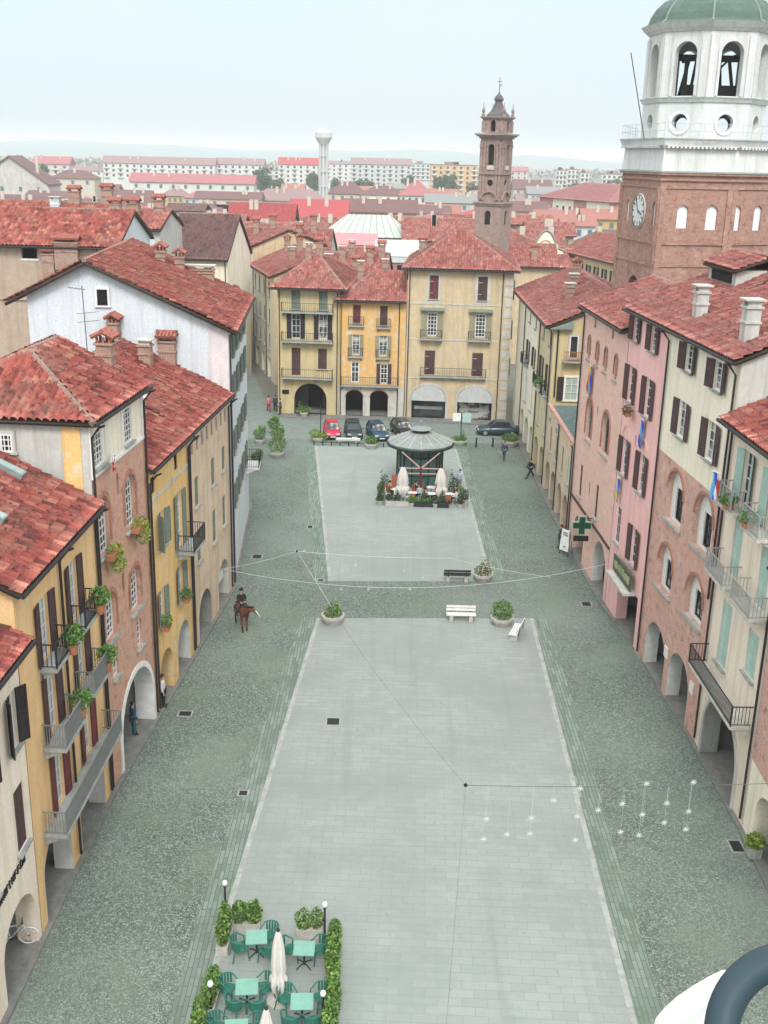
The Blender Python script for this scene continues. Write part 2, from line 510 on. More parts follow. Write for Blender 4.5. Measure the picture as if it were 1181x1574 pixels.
def roof_obj(name, planes, mat, parent, tw=.24, rl=.40, amp=.12, nper=6, thick=.14, caps=True, soff=None):
    CO, LI, LS, LT, UV, MI = [], [], [], [], [], []
    vo = lo = 0
    def push(co, li, ls, lt, uv, mi):
        nonlocal vo, lo
        CO.append(co); LI.append(li + vo); LS.append(ls + lo); LT.append(lt); UV.append(uv[li]); MI.append(np.full(len(ls), mi, dtype=np.int32))
        vo += len(co); lo += len(li)
    edges = {}
    for poly in planes:
        co, li, ls, lt, uv, P, n = tile_arrays(poly, tw, rl, amp, nper)
        push(co, li, ls, lt, uv, 0)
        k = len(P)
        T = [p for p in P]; Bt = [p - n * thick for p in P]
        cc = np.array([list(p) for p in T + Bt])
        fs = [list(range(2 * k - 1, k - 1, -1))] + [[i, k + i, k + (i + 1) % k, (i + 1) % k] for i in range(k)] + [list(range(k))]
        li2 = np.array([x for f in fs for x in f], dtype=np.int32)
        lt2 = np.array([len(f) for f in fs], dtype=np.int32); ls2 = np.concatenate([[0], np.cumsum(lt2)[:-1]]).astype(np.int32)
        push(cc, li2, ls2, lt2, np.zeros((2 * k, 2)), 1)
        for i in range(k):
            key = tuple(sorted((tuple(round(c, 2) for c in P[i]), tuple(round(c, 2) for c in P[(i + 1) % k]))))
            edges[key] = edges.get(key, 0) + 1
    me = bpy.data.meshes.new(name)
    CO = np.concatenate(CO); LI = np.concatenate(LI); LS = np.concatenate(LS); UV = np.concatenate(UV); MI = np.concatenate(MI)
    me.vertices.add(len(CO)); me.vertices.foreach_set('co', CO.reshape(-1))
    me.loops.add(len(LI)); me.loops.foreach_set('vertex_index', LI.astype(np.int32))
    me.polygons.add(len(LS)); me.polygons.foreach_set('loop_start', LS.astype(np.int32))
    me.polygons.foreach_set('material_index', MI)
    me.update(calc_edges=True)
    uvl = me.uv_layers.new(name='UVMap'); uvl.data.foreach_set('uv', UV.reshape(-1).astype(np.float32))
    me.materials.append(mat); me.materials.append(soff or M_wood)
    me.validate()
    ro = link(name, me, parent)
    if caps:
        mb = MB()
        for (p, q), c in edges.items():
            if c == 2:
                p, q = Vector(p), Vector(q); n = max(2, int((q - p).length / .4))
                pts = []; rr = []
                for i in range(n):
                    pts += [p.lerp(q, i / n) + Vector((0, 0, .05)), p.lerp(q, (i + .96) / n) + Vector((0, 0, .05))]; rr += [.15, .12]
                mb.tube(pts, rr, 7)
        if mb.v: mb.obj('ridge_cap', M_mortar, ro)
    return ro

def chimney(roof, x, y, z0, h, w=.7, d=.5, style='tile', mat=None, rz=0):
    mb = MB(); mat = mat or M_brickold
    mb.box(-w / 2, w / 2, -d / 2, d / 2, -.6, h)
    mb.box(-w / 2 - .06, w / 2 + .06, -d / 2 - .06, d / 2 + .06, h * .55, h * .55 + .1)
    mb.box(-w / 2 - .08, w / 2 + .08, -d / 2 - .08, d / 2 + .08, h + .001, h + .1)
    o = mb.obj('chimney', mat, roof, (x, y, z0), rz)
    c = MB()
    if style == 'tile':
        for sx in (-1, 1):
            for sy in (-1, 0, 1):
                c.box(sx * (w / 2 - .06) - .05, sx * (w / 2 - .06) + .05, sy * (d / 2 - .06) - .05, sy * (d / 2 - .06) + .05, h + .101, h + .35)
        n = max(3, int((w + .3) / .2))
        for i in range(n):
            x0 = -w / 2 - .15 + (w + .3) * (i + .5) / n
            for s in (-1, 1):
                c.tube([(x0, 0, h + .62), (x0, s * (d / 2 + .18), h + .36)], (w + .3) / n * .55, 6)
        c.tube([(-w / 2 - .16, 0, h + .66), (w / 2 + .16, 0, h + .66)], .1, 6)
        c.obj('chimney_cap', T_red, o)
    else:
        for sx in (-1, 1):
            c.box(sx * (w / 2 - .07) - .06, sx * (w / 2 - .07) + .06, -d / 2 + .02, d / 2 - .02, h + .101, h + .34)
        c.box(-w / 2 - .14, w / 2 + .14, -d / 2 - .14, d / 2 + .14, h + .341, h + .42)
        c.obj('chimney_cap', M_stonel, o)
    return o

M_brickold = brickm('old_chimney_brick', (.36, .19, .14), (.28, .13, .10), (.42, .36, .30))
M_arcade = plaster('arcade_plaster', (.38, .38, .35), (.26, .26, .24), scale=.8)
M_pave = plaster('arcade_paving', (.22, .22, .20), (.14, .14, .13), scale=1.5)

class House:
    def __init__(s, name, label, A, B, D, h, cat='house', group=None, near_is_B=False):
        """A..B is the street front; A on the left seen from outside. u measured from A (or from B when near_is_B)."""
        A = Vector((A[0], A[1], 0)); B = Vector((B[0], B[1], 0))
        s.L = (B - A).length; s.D = D; s.h = h; s.flip = near_is_B
        s.r = thing(name, label, cat, A, atan2(B.y - A.y, B.x - A.x), group)
        s.holes = []; s.wins = []; s.A = A; s.e = (B - A).normalized(); s.y = Vector((-s.e.y, s.e.x, 0))
    def w(s, u, y, z): return s.A + s.e * u + s.y * y + Vector((0, 0, z))
    def U(s, u0, u1): return (s.L - u1, s.L - u0) if s.flip else (u0, u1)
    def hole(s, k, u0, u1, v0, v1, d=.18, rise=None):
        a, b = s.U(u0, u1); s.holes.append(((k, a, b, v0, v1, rise), d))
    def win(s, u0, u1, v0, v1, style='so', arch=False, **k):
        a, b = s.U(u0, u1)
        rec = k.pop('rec', .16)
        rise = (b - a) / 2 if arch is True else (arch or 0)
        s.holes.append((('a' if rise else 'r', a, b, v0, v1, rise or None), rec + .03))
        if s.flip and style in ('sr', 'sl'): style = 'sl' if style == 'sr' else 'sr'
        return window(s.r, a, b, v0, v1, style, rec=rec, rise=rise, **k)
    def bal(s, u0, u1, z, **k):
        a, b = s.U(u0, u1); return balcony(s.r, a, b, z, **k)
    def walls(s, zones, base=.0, soffit_gap=.0):
        """zones: (v0, v1, mat, name[, u0, u1])"""
        for zn in zones:
            v0, v1, mat, nm = zn[:4]
            a, b = s.U(zn[4], zn[5]) if len(zn) > 4 else (0, s.L)
            hs = []
            for h, d in s.holes:
                P = hole_poly(h); c = (h[3] + h[4]) / 2; cu = (h[1] + h[2]) / 2
                if v0 <= c < v1 and a <= cu < b: hs.append((P, d))
            mb = MB(); facade_mesh(mb, [(a, v0), (b, v0), (b, v1), (a, v1)], hs)
            mb.obj(nm, mat, s.r)
    def body(s, mat, yr=None, zr=None, left=True, right=True, back=True, hipL=False, hipR=False, z0=0, name='side_wall', i=.015):
        mb = MB(); L, D, h = s.L, s.D, s.h
        yr = yr if yr is not None else D / 2
        for x, on, hip in ((i, left, hipL), (L - i, right, hipR)):
            if not on: continue
            P = [(x, .002, z0), (x, D, z0), (x, D, h), (x, .002, h)]
            if zr and not hip: P = [(x, .002, z0), (x, D, z0), (x, D, h), (x, yr, zr), (x, .002, h)]
            mb.poly(P)
        if back: mb.poly([(i, D, z0), (L - i, D, z0), (L - i, D, h), (i, D, h)])
        return mb.obj(name, mat, s.r)
    def roof(s, tan=.42, over=.6, yr=None, D=None, hipL=0, hipR=0, side=.2, mat=None, h=None, back=True, gut=True, sideL=None, sideR=None, **k):
        L = s.L; D = D or s.D; yr = yr if yr is not None else D / 2; h = h or s.h
        zr = h + tan * yr; sL = side if sideL is None else sideL; sR = side if sideR is None else sideR
        zf = h - tan * over
        tb = (zr - h) / max(.1, D - yr)
        zb = h - tb * over
        oL = over if hipL else sL; oR = over if hipR else sR
        xl = hipL if hipL else -sL; xr = L - hipR if hipR else L + sR
        f0, f1 = (-oL, -over, zf), (L + oR, -over, zf); b0, b1 = (-oL, D + over, zb), (L + oR, D + over, zb)
        R0, R1 = (xl, yr, zr), (xr, yr, zr)
        pl = [[f0, f1, R1, R0]] if (Vector(R1) - Vector(R0)).length > .05 else [[f0, f1, R0]]
        if back: pl.append([b1, b0, R0, R1] if len(pl[0]) == 4 else [b1, b0, R0])
        if hipL: pl.append([b0, f0, R0])
        if hipR: pl.append([f1, b1, R1])
        s.ro = roof_obj('roof', pl, mat or T_red, s.r, **k)
        s.zr = zr; s.yr = yr; s.tan = tan
        if gut:
            mb = MB(); mb.tube([(-oL, -over - .07, zf - .03), (L + oR, -over - .07, zf - .03)], .085, 8)
            mb.obj('gutter', M_pipe, s.r)
            c = MB(); c.box(.0, L, -over * .75, -.003, h - .16 - tan * over * .4, h - .04 - tan * over * .8)
            c.obj('cornice', M_stonel, s.r)
        return s.ro
    def rz(s, y): return s.h + s.tan * (y if y < s.yr else 2 * s.yr - y)
    def pipe(s, u, z0=.2, z1=None, y=-.1, over=.6, r=.055, mat=None):
        a = s.U(u, u)[0]; z1 = z1 or s.h - .25
        MB().tube([(a, -over - .05, z1 - .02), (a, -over * .7, z1 - .12), (a, y, z1 - .55), (a, y, z0)], r, 7).obj('downpipe', mat or M_pipe, s.r)
    def arcade(s, u0, u1, hgt=3.4, depth=4.0, mat=None, y=.75, doors=3):
        a, b = s.U(u0, u1); mb = MB()
        Y0, Y1 = y + .02, depth
        mb.poly([(a, Y1, .1), (b, Y1, .1), (b, Y1, hgt), (a, Y1, hgt)])
        mb.poly([(a, Y0, hgt), (b, Y0, hgt), (b, Y1, hgt), (a, Y1, hgt)])
        mb.poly([(a, Y0, .1), (a, Y1, .1), (a, Y1, hgt), (a, Y0, hgt)]); mb.poly([(b, Y0, .1), (b, Y1, .1), (b, Y1, hgt), (b, Y0, hgt)])
        mb.obj('arcade_wall', mat or M_arcade, s.r)
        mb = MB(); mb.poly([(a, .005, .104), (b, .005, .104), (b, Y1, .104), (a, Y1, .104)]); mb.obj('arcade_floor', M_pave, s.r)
        for i in range(doors):
            x = a + (b - a) * (i + .5) / doors
            d = MB(); d.box(x - .8, x + .8, Y1 - .08, Y1 - .004, .12, 2.6); d.obj('shop_door', M_dark, s.r)
    def arch(s, u0, u1, top, rise=None, d=.75, v0=.1): s.hole('a', u0, u1, v0, top, d, rise)
# ================================================================== setting: ground
def ground_mats():
    m = NT('town_ground'); m.rough(.95)
    o = m.obj(); f = m.noise(o, .03, 5); m.col(m.ramp(f, .35, (.10, .11, .09), .65, (.20, .19, .17)))
    g = m.m
    # cobbles
    m = NT('river_cobbles'); m.rough(.85)
    o = m.obj()
    dist = m.n('ShaderNodeTexNoise', Scale=.8); m.l(o, dist.inputs['Vector'])
    vo = m.n('ShaderNodeTexVoronoi', Scale=12.5); m.l(o, vo.inputs['Vector'])
    ve = m.n('ShaderNodeTexVoronoi', Scale=12.5); ve.feature = 'DISTANCE_TO_EDGE'; m.l(o, ve.inputs['Vector'])
    hs = m.n('ShaderNodeSeparateColor'); m.l(vo.outputs['Color'], hs.inputs[0])
    stone = m.ramp(hs.outputs[0], 0, (.115, .145, .12), 1, (.285, .335, .292), (.5, (.185, .228, .194)))
    gap = m.val(ve.outputs['Distance'], .02, .10)
    cc = m.mix(gap, (.055, .07, .057), stone)
    big = m.noise(o, .22, 5, .6)
    cc = m.mix(m.val(big, .50, .74), cc, (.17, .22, .165))
    b2 = m.noise(o, .09, 4, .6)
    cc = m.mix(m.val(b2, .45, .75), cc, m.mix(.5, cc, (.28, .33, .295)))
    b3 = m.noise(o, 1.4, 5, .7)
    cc = m.mix(m.val(b3, .62, .75), cc, (.15, .20, .12))
    m.col(cc); m.bump(gap, .7, .03)
    c = m.m
    # slabs
    m = NT('stone_slabs'); m.rough(.75)
    o = m.obj()
    mp = m.n('ShaderNodeMapping'); mp.inputs['Rotation'].default_value = (0, 0, .03); m.l(o, mp.inputs['Vector'])
    b = m.n('ShaderNodeTexBrick'); m.l(mp.outputs['Vector'], b.inputs['Vector'])
    b.inputs['Color1'].default_value = (.255, .285, .265, 1); b.inputs['Color2'].default_value = (.285, .315, .293, 1); b.inputs['Mortar'].default_value = (.19, .22, .208, 1)
    b.inputs['Scale'].default_value = 1; b.inputs['Brick Width'].default_value = .85; b.inputs['Row Height'].default_value = .40; b.inputs['Mortar Size'].default_value = .010
    big = m.noise(o, .25, 6, .65)
    cc = m.mix(m.val(big, .45, .75), b.outputs['Color'], (.22, .25, .23))
    pk = m.noise(o, .9, 5, .7)
    cc = m.mix(m.val(pk, .55, .8), cc, (.315, .33, .31))
    mp2 = m.n('ShaderNodeMapping'); mp2.inputs['Scale'].default_value = (.25, 2.4, 1); m.l(o, mp2.inputs['Vector'])
    f = m.noise(mp2.outputs['Vector'], 1.1, 5, .7)
    cc = m.mix(m.val(f, .55, .8), cc, (.20, .235, .22))
    dp = m.noise(o, .11, 4, .55)
    cc = m.mix(m.val(dp, .48, .66), cc, m.mix(.65, cc, (.22, .245, .23)))
    mp3 = m.n('ShaderNodeMapping'); mp3.inputs['Rotation'].default_value = (0, 0, .25); mp3.inputs['Scale'].default_value = (1.5, .06, 1); m.l(o, mp3.inputs['Vector'])
    tr = m.noise(mp3.outputs['Vector'], .8, 3, .5)
    cc = m.mix(m.val(tr, .56, .72), cc, m.mix(.5, cc, (.20, .22, .21)))
    sp = m.noise(o, 5, 4, .7)
    cc = m.mix(m.val(sp, .61, .72), cc, (.18, .20, .19))
    m.col(cc); m.bump(b.outputs['Fac'], -.25, .01)
    s = m.m
    m = NT('asphalt'); m.rough(.9); o = m.obj(); f = m.noise(o, 1.2, 6, .7)
    m.col(m.ramp(f, .3, (.14, .175, .16), .7, (.22, .255, .235))); a = m.m
    # long setts beside the slabs
    m = NT('sett_rows'); m.rough(.85); o = m.obj()
    mp = m.n('ShaderNodeMapping'); mp.inputs['Rotation'].default_value = (0, 0, pi / 2); m.l(o, mp.inputs['Vector'])
    b = m.n('ShaderNodeTexBrick'); m.l(mp.outputs['Vector'], b.inputs['Vector'])
    b.inputs['Color1'].default_value = (.13, .17, .14, 1); b.inputs['Color2'].default_value = (.21, .26, .225, 1); b.inputs['Mortar'].default_value = (.085, .11, .09, 1)
    b.inputs['Scale'].default_value = 1; b.inputs['Brick Width'].default_value = .9; b.inputs['Row Height'].default_value = .17; b.inputs['Mortar Size'].default_value = .014
    f = m.noise(o, .8, 5, .7)
    m.col(m.mix(m.val(f, .5, .75), b.outputs['Color'], (.10, .13, .085))); m.bump(b.outputs['Fac'], -.5, .02)
    return g, c, s, a, m.m
M_gr, M_cob, M_slab, M_asph, M_sett = ground_mats()

def sheet(name, pts, z, mat, kind='structure'):
    o = MB().poly([(p[0], p[1], z) for p in pts]).obj(name, mat); return tag(o, kind=kind)
sheet('ground', [(-4000, -300), (4000, -300), (4000, 6900), (-4000, 6900)], -.05, M_gr)
sheet('cobblestones', [(-13, 15), (17, 15), (17, 40), (15.9, 60), (14.4, 112), (14, 116.6), (-12, 117), (-14, 117), (-13.2, 88), (-11.5, 66), (-13, 44)], 0, M_cob)
sheet('road', [(-15, 105.5), (60, 105.2), (60, 112.3), (12.5, 112.6), (2, 114.0), (-12.2, 114.6), (-15.6, 131), (-18.5, 145), (-22.5, 165), (-30, 190), (-33, 190), (-26, 165), (-22.5, 148), (-18, 128), (-16.2, 112)], .004, M_asph)
S1P = [(-5.72, 22), (8.7, 22), (8.75, 28.9), (9.4, 62.1), (-3.97, 61.4), (-5.6, 34.1)]
S2P = [(-3.6, 67.5), (7.4, 68.2), (7.1, 84), (6.9, 103), (-6.9, 102.9)]
def strip(p, q, w0, w1):
    p, q = Vector((p[0], p[1])), Vector((q[0], q[1])); d = (q - p).normalized(); n = Vector((d.y, -d.x))
    return [p + n * w0, q + n * w0, q + n * w1, p + n * w1]
for nm, a, b, sgn in (('w', (-5.72, 22), (-5.6, 34.1), -1), ('w', (-5.6, 34.1), (-3.97, 61.4), -1), ('e', (8.7, 22), (8.75, 28.9), 1), ('e', (8.75, 28.9), (9.4, 62.1), 1), ('x', (-3.6, 67.5), (-6.9, 102.9), -1), ('x', (7.4, 68.2), (6.95, 103), 1)):
    sheet('sett_border', strip(a, b, sgn * .004, sgn * .95), .004, M_sett)
    sheet('slab_kerb', strip(a, b, -sgn * .22, sgn * .0), .0085, M_stone)
sheet('slab_paving', S1P, .0045, M_slab)
sheet('slab_paving', S2P, .0045, M_slab)
# raised pavements along the arcades and the far row
def pave(name, pts, h=.1, mat=None):
    o = MB().prism([(p[0], p[1], -.04) for p in pts], (0, 0, h + .04)).obj(name, mat or M_pave); return tag(o, kind='structure')
LF = [(-12.07, 24), (-11.95, 32.5), (-11.72, 41.7), (-11.15, 48.7), (-9.75, 65.8), (-10.9, 84.7)]
pave('pavement', [(x + .22, y) for x, y in LF] + [(x - 4.5, y) for x, y in reversed(LF)])
RF = [(15.3, 24), (15.63, 40.2), (15.47, 47.3), (15.02, 57.4), (14.17, 64.55), (13.7, 76.5), (13.5, 90.5), (13.35, 111)]
pave('pavement', [(x - .22, y) for x, y in RF] + [(x + 4.5, y) for x, y in reversed(RF)])
pave('pavement', [(-11.9, 114.9), (-10.6, 114.3), (2, 113.9), (12.1, 112.9), (12.4, 117), (-11.9, 118)], .12)

# ================================================================== left row
P_ochre = plaster('ochre_plaster', (.80, .54, .28), (.68, .40, .18), scale=.4)
P_ochre2 = plaster('golden_plaster', (.80, .53, .21), (.68, .43, .19), scale=.5, stain2=(.72, .60, .42))
P_peach = plaster('peach_cream_plaster', (.86, .75, .62), (.74, .61, .50), scale=.3)
P_white = plaster('white_plaster', (.66, .71, .75), (.61, .66, .69), scale=.25)
P_cream = plaster('cream_plaster', (.90, .83, .68), (.80, .71, .56), scale=.4)
P_pink = plaster('pink_plaster', (.90, .54, .52), (.84, .47, .43), scale=.4)
P_beige = plaster('old_beige_plaster', (.62, .51, .34), (.44, .37, .27), scale=.6, stain2=(.60, .40, .20))
P_fresco = plaster('faded_fresco_plaster', (.70, .57, .44), (.48, .37, .26), scale=.8, stain2=(.78, .52, .26))
P_yellow = plaster('dirty_yellow_plaster', (.62, .50, .28), (.46, .39, .25), scale=.5)
P_orange = plaster('orange_plaster', (.74, .43, .14), (.62, .47, .29), scale=.6, stain2=(.66, .58, .46))
P_grey = plaster('grey_plaster', (.56, .55, .51), (.36, .35, .33), scale=.4)
P_stone = plaster('rubble_beige_wall', (.46, .36, .28), (.36, .27, .21), scale=1.2)
B_left = brickm('old_rose_brick', (.54, .27, .19), (.46, .21, .15), (.54, .40, .31), (.56, .32, .22))
B_right = brickm('rosy_brick', (.56, .29, .24), (.47, .23, .18), (.58, .44, .38), (.62, .36, .28))
B_tower = brickm('tower_brick', (.36, .165, .125), (.26, .11, .085), (.42, .32, .26), (.24, .13, .105))
B_gothic = brickm('pink_washed_brick', (.74, .44, .37), (.66, .38, .32), (.74, .56, .47), (.80, .50, .42), spot=.72)
B_arch = brickm('arch_brick', (.36, .13, .09), (.44, .17, .12), (.40, .27, .2), (.36, .15, .1))

def arch_trim(root, u0, u1, v0, v1, wd, mat, name='arch_trim', y=-.06, rise=None, legs=True):
    w = u1 - u0; rise = rise or w / 2; sp = v1 - rise; uc = (u0 + u1) / 2; mb = MB(); n = 14
    for i in range(n):
        a0, a1 = pi * i / n, pi * (i + 1) / n
        q = [(uc + (w / 2) * cos(a0), sp + rise * sin(a0)), (uc + (w / 2 + wd) * cos(a0), sp + (rise + wd) * sin(a0)), (uc + (w / 2 + wd) * cos(a1), sp + (rise + wd) * sin(a1)), (uc + (w / 2) * cos(a1), sp + rise * sin(a1))]
        mb.prism([(p[0], y, p[1]) for p in q], (0, -y - .002, 0))
    if legs:
        mb.box(u0 - wd, u0, y, -.002, v0, sp); mb.box(u1, u1 + wd, y, -.002, v0, sp)
    return mb.obj(name, mat, root)

def arch_lining(H, u0, u1, top, rise, d, mat, name='arch_lining'):
    a, b = H.U(u0, u1); P = hole_poly(('a', a + .012, b - .012, .1, top - .012, rise)); P = P[1:] + P[:1]; mb = MB(); n = len(P)
    mb.add([(p[0], -.004, p[1]) for p in P] + [(p[0], d, p[1]) for p in P], [(i, i + 1, n + i + 1, n + i) for i in range(n - 1)])
    return mb.obj(name, mat, H.r)

def side_window(H, side, y, z, w, h, frame=None, nx=2, ny=3, trim=None, shut=None, pane=None):
    x = -.07 if side == 'L' else H.L + .07
    rz = -pi / 2 if side == 'L' else pi / 2
    o = link('window', frame_mesh(w, h, 0, nx, ny, .07, frame or M_white), H.r, (x, y, z), rz)
    link('pane', pane_mesh(w - .02, h - .02, 0, pane or glass), o)
    mb = MB(); t = .12
    for a in ((-w / 2 - t, -w / 2, 0, h), (w / 2, w / 2 + t, 0, h), (-w / 2 - t, w / 2 + t, h, h + t), (-w / 2 - t - .05, w / 2 + t + .05, -.1, 0)):
        mb.box(a[0], a[1], -.06, .066, a[2], a[3])
    mb.obj('window_surround', trim or M_stonel, o)
    if shut:
        me = shutter_mesh(w / 2, h, shut)
        link('shutter', me, o, (-w / 2 - t, -.09, 0), pi + .1); link('shutter', me, o, (w / 2 + t, -.09, 0), -.1)
    return o

# ---- L0 cream house in the near left corner
h = House('cream_house', 'cream house in the near left corner, bicycle under its arch, black letters above', (-12.1, 22), (-11.95, 32.45), 9, 11.9)
o = 4.0
h.win(o + 5.15, o + 5.95, 8.2, 10.2, 'so', mat=M_shutd, sw=.42, ang=35, nx=2, ny=3)
h.win(o + 2.2, o + 3.2, 8.2, 10.2, 'so', mat=M_shutd, sw=.45, ang=35)
h.win(o + 5.05, o + 5.95, 4.45, 6.8, 'sc', mat=M_shut, rec=.12)
h.win(o + 2.0, o + 3.0, 4.45, 6.8, 'sc', mat=M_shut, rec=.12)
h.arch(o + 3.0, o + 6.1, 2.85, 1.35); h.arch(o - .6, o + 2.2, 2.85, 1.35)
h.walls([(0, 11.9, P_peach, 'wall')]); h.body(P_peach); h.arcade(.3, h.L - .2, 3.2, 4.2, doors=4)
h.roof(.42, .55, side=.25, mat=T_red, sideR=.1)
chimney(h.ro, 9.3, 1.2, h.rz(1.2), 1.0, .5, .5, 'tile')
# black lettering, worn to unreadable strokes
rr = random.Random(3); mb = MB(); u = o + 3.0
while u < o + 5.4:
    w_ = rr.uniform(.13, .24)
    mb.box(u, u + .045, -.05, -.004, 3.92, 4.2)
    if rr.random() < .7: mb.box(u + w_ - .045, u + w_, -.05, -.004, 3.92, 4.2)
    for zz in rr.sample([3.92, 4.03, 4.155], rr.randint(1, 2)): mb.box(u + .045, u + w_ - .045, -.045, -.004, zz, zz + .045)
    u += w_ + .07
mb.obj('lettering', M_shutd, h.r)

# ---- L1 ochre house with balconies
h = House('ochre_house', 'ochre house with four small iron balconies and one long one, white doors, dark shutters', (-11.95, 32.55), (-11.72, 41.65), 10, 13.55)
grey_door = plain('pale_grey_door', (.50, .53, .52), .6)
for u0, v0, v1 in ((5.5, 9.75, 12.15), (2.15, 9.75, 12.05)):
    h.win(u0, u0 + .98, v0, v1, 'so', mat=M_shut, sw=.5, pane=grey_door, ny=4, sill=False)
for u0, v0, v1 in ((5.85, 6.95, 9.7), (2.3, 6.75, 9.45)):
    h.win(u0, u0 + .98, v0, v1, 'so', mat=M_shut, sw=.5, pane=grey_door, ny=4, sill=False)
for u0, v0, v1 in ((6.0, 3.65, 6.15), (2.45, 3.6, 6.3)):
    h.win(u0, u0 + .95, v0, v1, 'so', mat=M_shutred, sw=.5, pane=grey_door, ny=4, sill=False)
P_pier = plaster('pale_pier_plaster', (.66, .66, .64), (.52, .50, .44), scale=1.0)
for a in ((.6, 3.7), (4.9, 8.3)): h.arch(a[0], a[1], 3.1, 1.2); arch_lining(h, a[0], a[1], 3.1, 1.2, .75, P_pier)
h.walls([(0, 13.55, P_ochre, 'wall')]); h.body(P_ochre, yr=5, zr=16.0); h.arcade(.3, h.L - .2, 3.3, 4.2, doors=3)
h.roof(.5, .4, yr=5, side=.15, sideL=.35, sideR=-.02, mat=T_red, tw=.33, rl=.46, amp=.17)
h.pipe(4.4, .3); h.pipe(9.0, .3)
h.bal(5.2, 7.0, 9.72, out=.65); h.bal(1.75, 3.5, 9.72, out=.65)
M_rail = plain('grey_rail_paint', (.20, .215, .21), .6)
h.bal(5.3, 7.5, 6.92, out=.8, mat=M_rail, dens=.09); h.bal(1.5, 3.9, 6.72, out=.85, mat=M_rail, dens=.09)
h.bal(.9, 8.5, 3.58, out=.85, mat=M_rail, dens=.1)
for (u, y, w_, l_) in ((7.75, 3.15, .55, 2.0), (3.6, 1.9, .5, .9)):
    mb = MB(); z = h.rz(y)
    M_ = Matrix.Translation((u, y, z + .14)) @ Matrix.Rotation(math.atan(.5), 4, 'X')
    mb.box(-w_ / 2, w_ / 2, -l_ / 2, l_ / 2, -.1, .24, M=M_); k = mb.obj('skylight', M_lead, h.ro)
    mb = MB(); mb.box(-w_ / 2 + .07, w_ / 2 - .07, -l_ / 2 + .07, l_ / 2 - .07, .241, .25, M=M_)
    mb.obj('skylight_glass', plain('skylight_glass', (.30, .38, .37), .25, spec=.6), h.ro)
OCHRE = h

# ---- L2 brick house with white attic
h = House('brick_house', 'red brick house with white top storey, tall arched grid windows and hipped roof', (-11.72, 41.7), (-11.15, 48.7), 7.6, 16.95)
h.win(.5, 1.5, 14.75, 16.35, 'gr', nx=3, ny=6, bar=.08, rec=.08, arch=.25); h.win(4.35, 5.35, 14.75, 16.35, 'gr', nx=3, ny=6, bar=.08, rec=.08, arch=.2)
for a, b, c, d in ((.3, 1.75, 10.9, 13.4), (3.85, 5.3, 10.85, 13.35), (.5, 1.95, 6.9, 9.05), (3.95, 5.4, 6.8, 8.95)):
    h.win(a, b, c, d, 'gr', arch=True, nx=4, ny=7, bar=.09, rec=.22)
    arch_trim(h.r, a - .02, b + .02, c + .4, d + .02, .2, B_arch)
h.hole('a', 2.95, 3.25, 12.85, 13.85, .12); h.hole('a', 2.95, 3.25, 8.35, 9.25, .12)
h.win(1.15, 1.95, 4.95, 6.3, 'gr', nx=2, ny=4); h.win(4.6, 5.35, 4.8, 6.15, 'gr', nx=2, ny=4)
h.arch(1.8, 6.55, 3.9, 2.3, d=.9)
h.walls([(0, 14.5, B_left, 'wall'), (14.5, 16.95, P_cream, 'upper_wall')])
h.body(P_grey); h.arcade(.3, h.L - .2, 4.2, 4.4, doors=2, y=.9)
arch_trim(h.r, 1.8, 6.55, .1, 3.9, .28, M_white, 'white_arch', y=-.05, rise=2.3); arch_lining(h, 1.8, 6.55, 3.9, 2.3, .9, M_white)
mb = MB(); mb.box(0, h.L, -.07, -.002, 14.42, 14.56); mb.box(.02, .3, -.06, -.002, 14.57, 16.6); mb.box(h.L - .3, h.L - .02, -.06, -.002, 14.57, 16.6)
for u in (1.75, 3.9): mb.box(u, u + .18, -.05, -.002, 14.57, 16.5)
mb.obj('white_pilasters', M_white, h.r)
h.roof(.5, .35, yr=3.75, hipL=3.75, side=.15, mat=T_red, tw=.33, rl=.46, amp=.17)
h.pipe(.05, .3); h.pipe(6.95, .3, mat=M_pipe)
side_window(h, 'L', 3.35, 15.45, .5, .75, nx=3, ny=3)
mb = MB(); mb.box(-.03, .012, .35, 1.1, 14.0, 16.6); mb.obj('ochre_patch', P_ochre2, h.r)
chimney(h.ro, 7.1, 1.6, h.rz(1.6) - .2, 1.1, .6, .7, 'tile')
mb = MB(); mb.box(2.0, 2.06, -.5, -.0, 14.7, 14.75); mb.tube([(2.0, -.5, 14.8), (2.2, -.7, 15.0)], .03, 6)
BRICK = h

# ---- L3a, L3b long house
h = House('golden_house', 'golden yellow house with one dark iron balcony, next to the red brick house', (-11.14, 48.75), (-10.54, 56.0), 11.5, 12.9)
h.win(4.7, 5.3, 11.45, 12.3, 'pl', frame=M_shutd, nx=1, ny=1, rec=.1, sill=False); h.win(.6, 1.25, 11.4, 12.25, 'pl', frame=M_shutd, nx=1, ny=1, rec=.1, sill=False)
h.win(1.5, 2.55, 8.3, 10.15, 'so', mat=M_shutgr, sw=.55, ang=45, ang2=15)
h.win(4.75, 5.8, 7.2, 10.15, 'so', mat=M_shutgr, sw=.5, pane=plain('shut_door_cream', (.42, .38, .30), .7), sill=False)
h.win(1.15, 2.0, 4.45, 6.2, 'so', mat=M_shutgr, sw=.42, ang=15); h.win(4.6, 5.5, 4.2, 6.2, 'so', mat=M_shutgr, sw=.45, ang=15)
h.arch(.8, 3.1, 2.75, 1.1); h.arch(4.1, 6.5, 2.85, 1.15); arch_lining(h, 4.1, 6.5, 2.85, 1.15, .75, P_pier)
h.walls([(0, 12.9, P_ochre2, 'wall')]); h.body(P_ochre2, yr=6.2, zr=16.0); h.arcade(.3, h.L - .1, 3.2, 4.2, doors=2)
mb = MB(); mb.box(0, h.L, -.06, -.002, 11.05, 11.2); mb.obj('string_course', M_stonel, h.r)
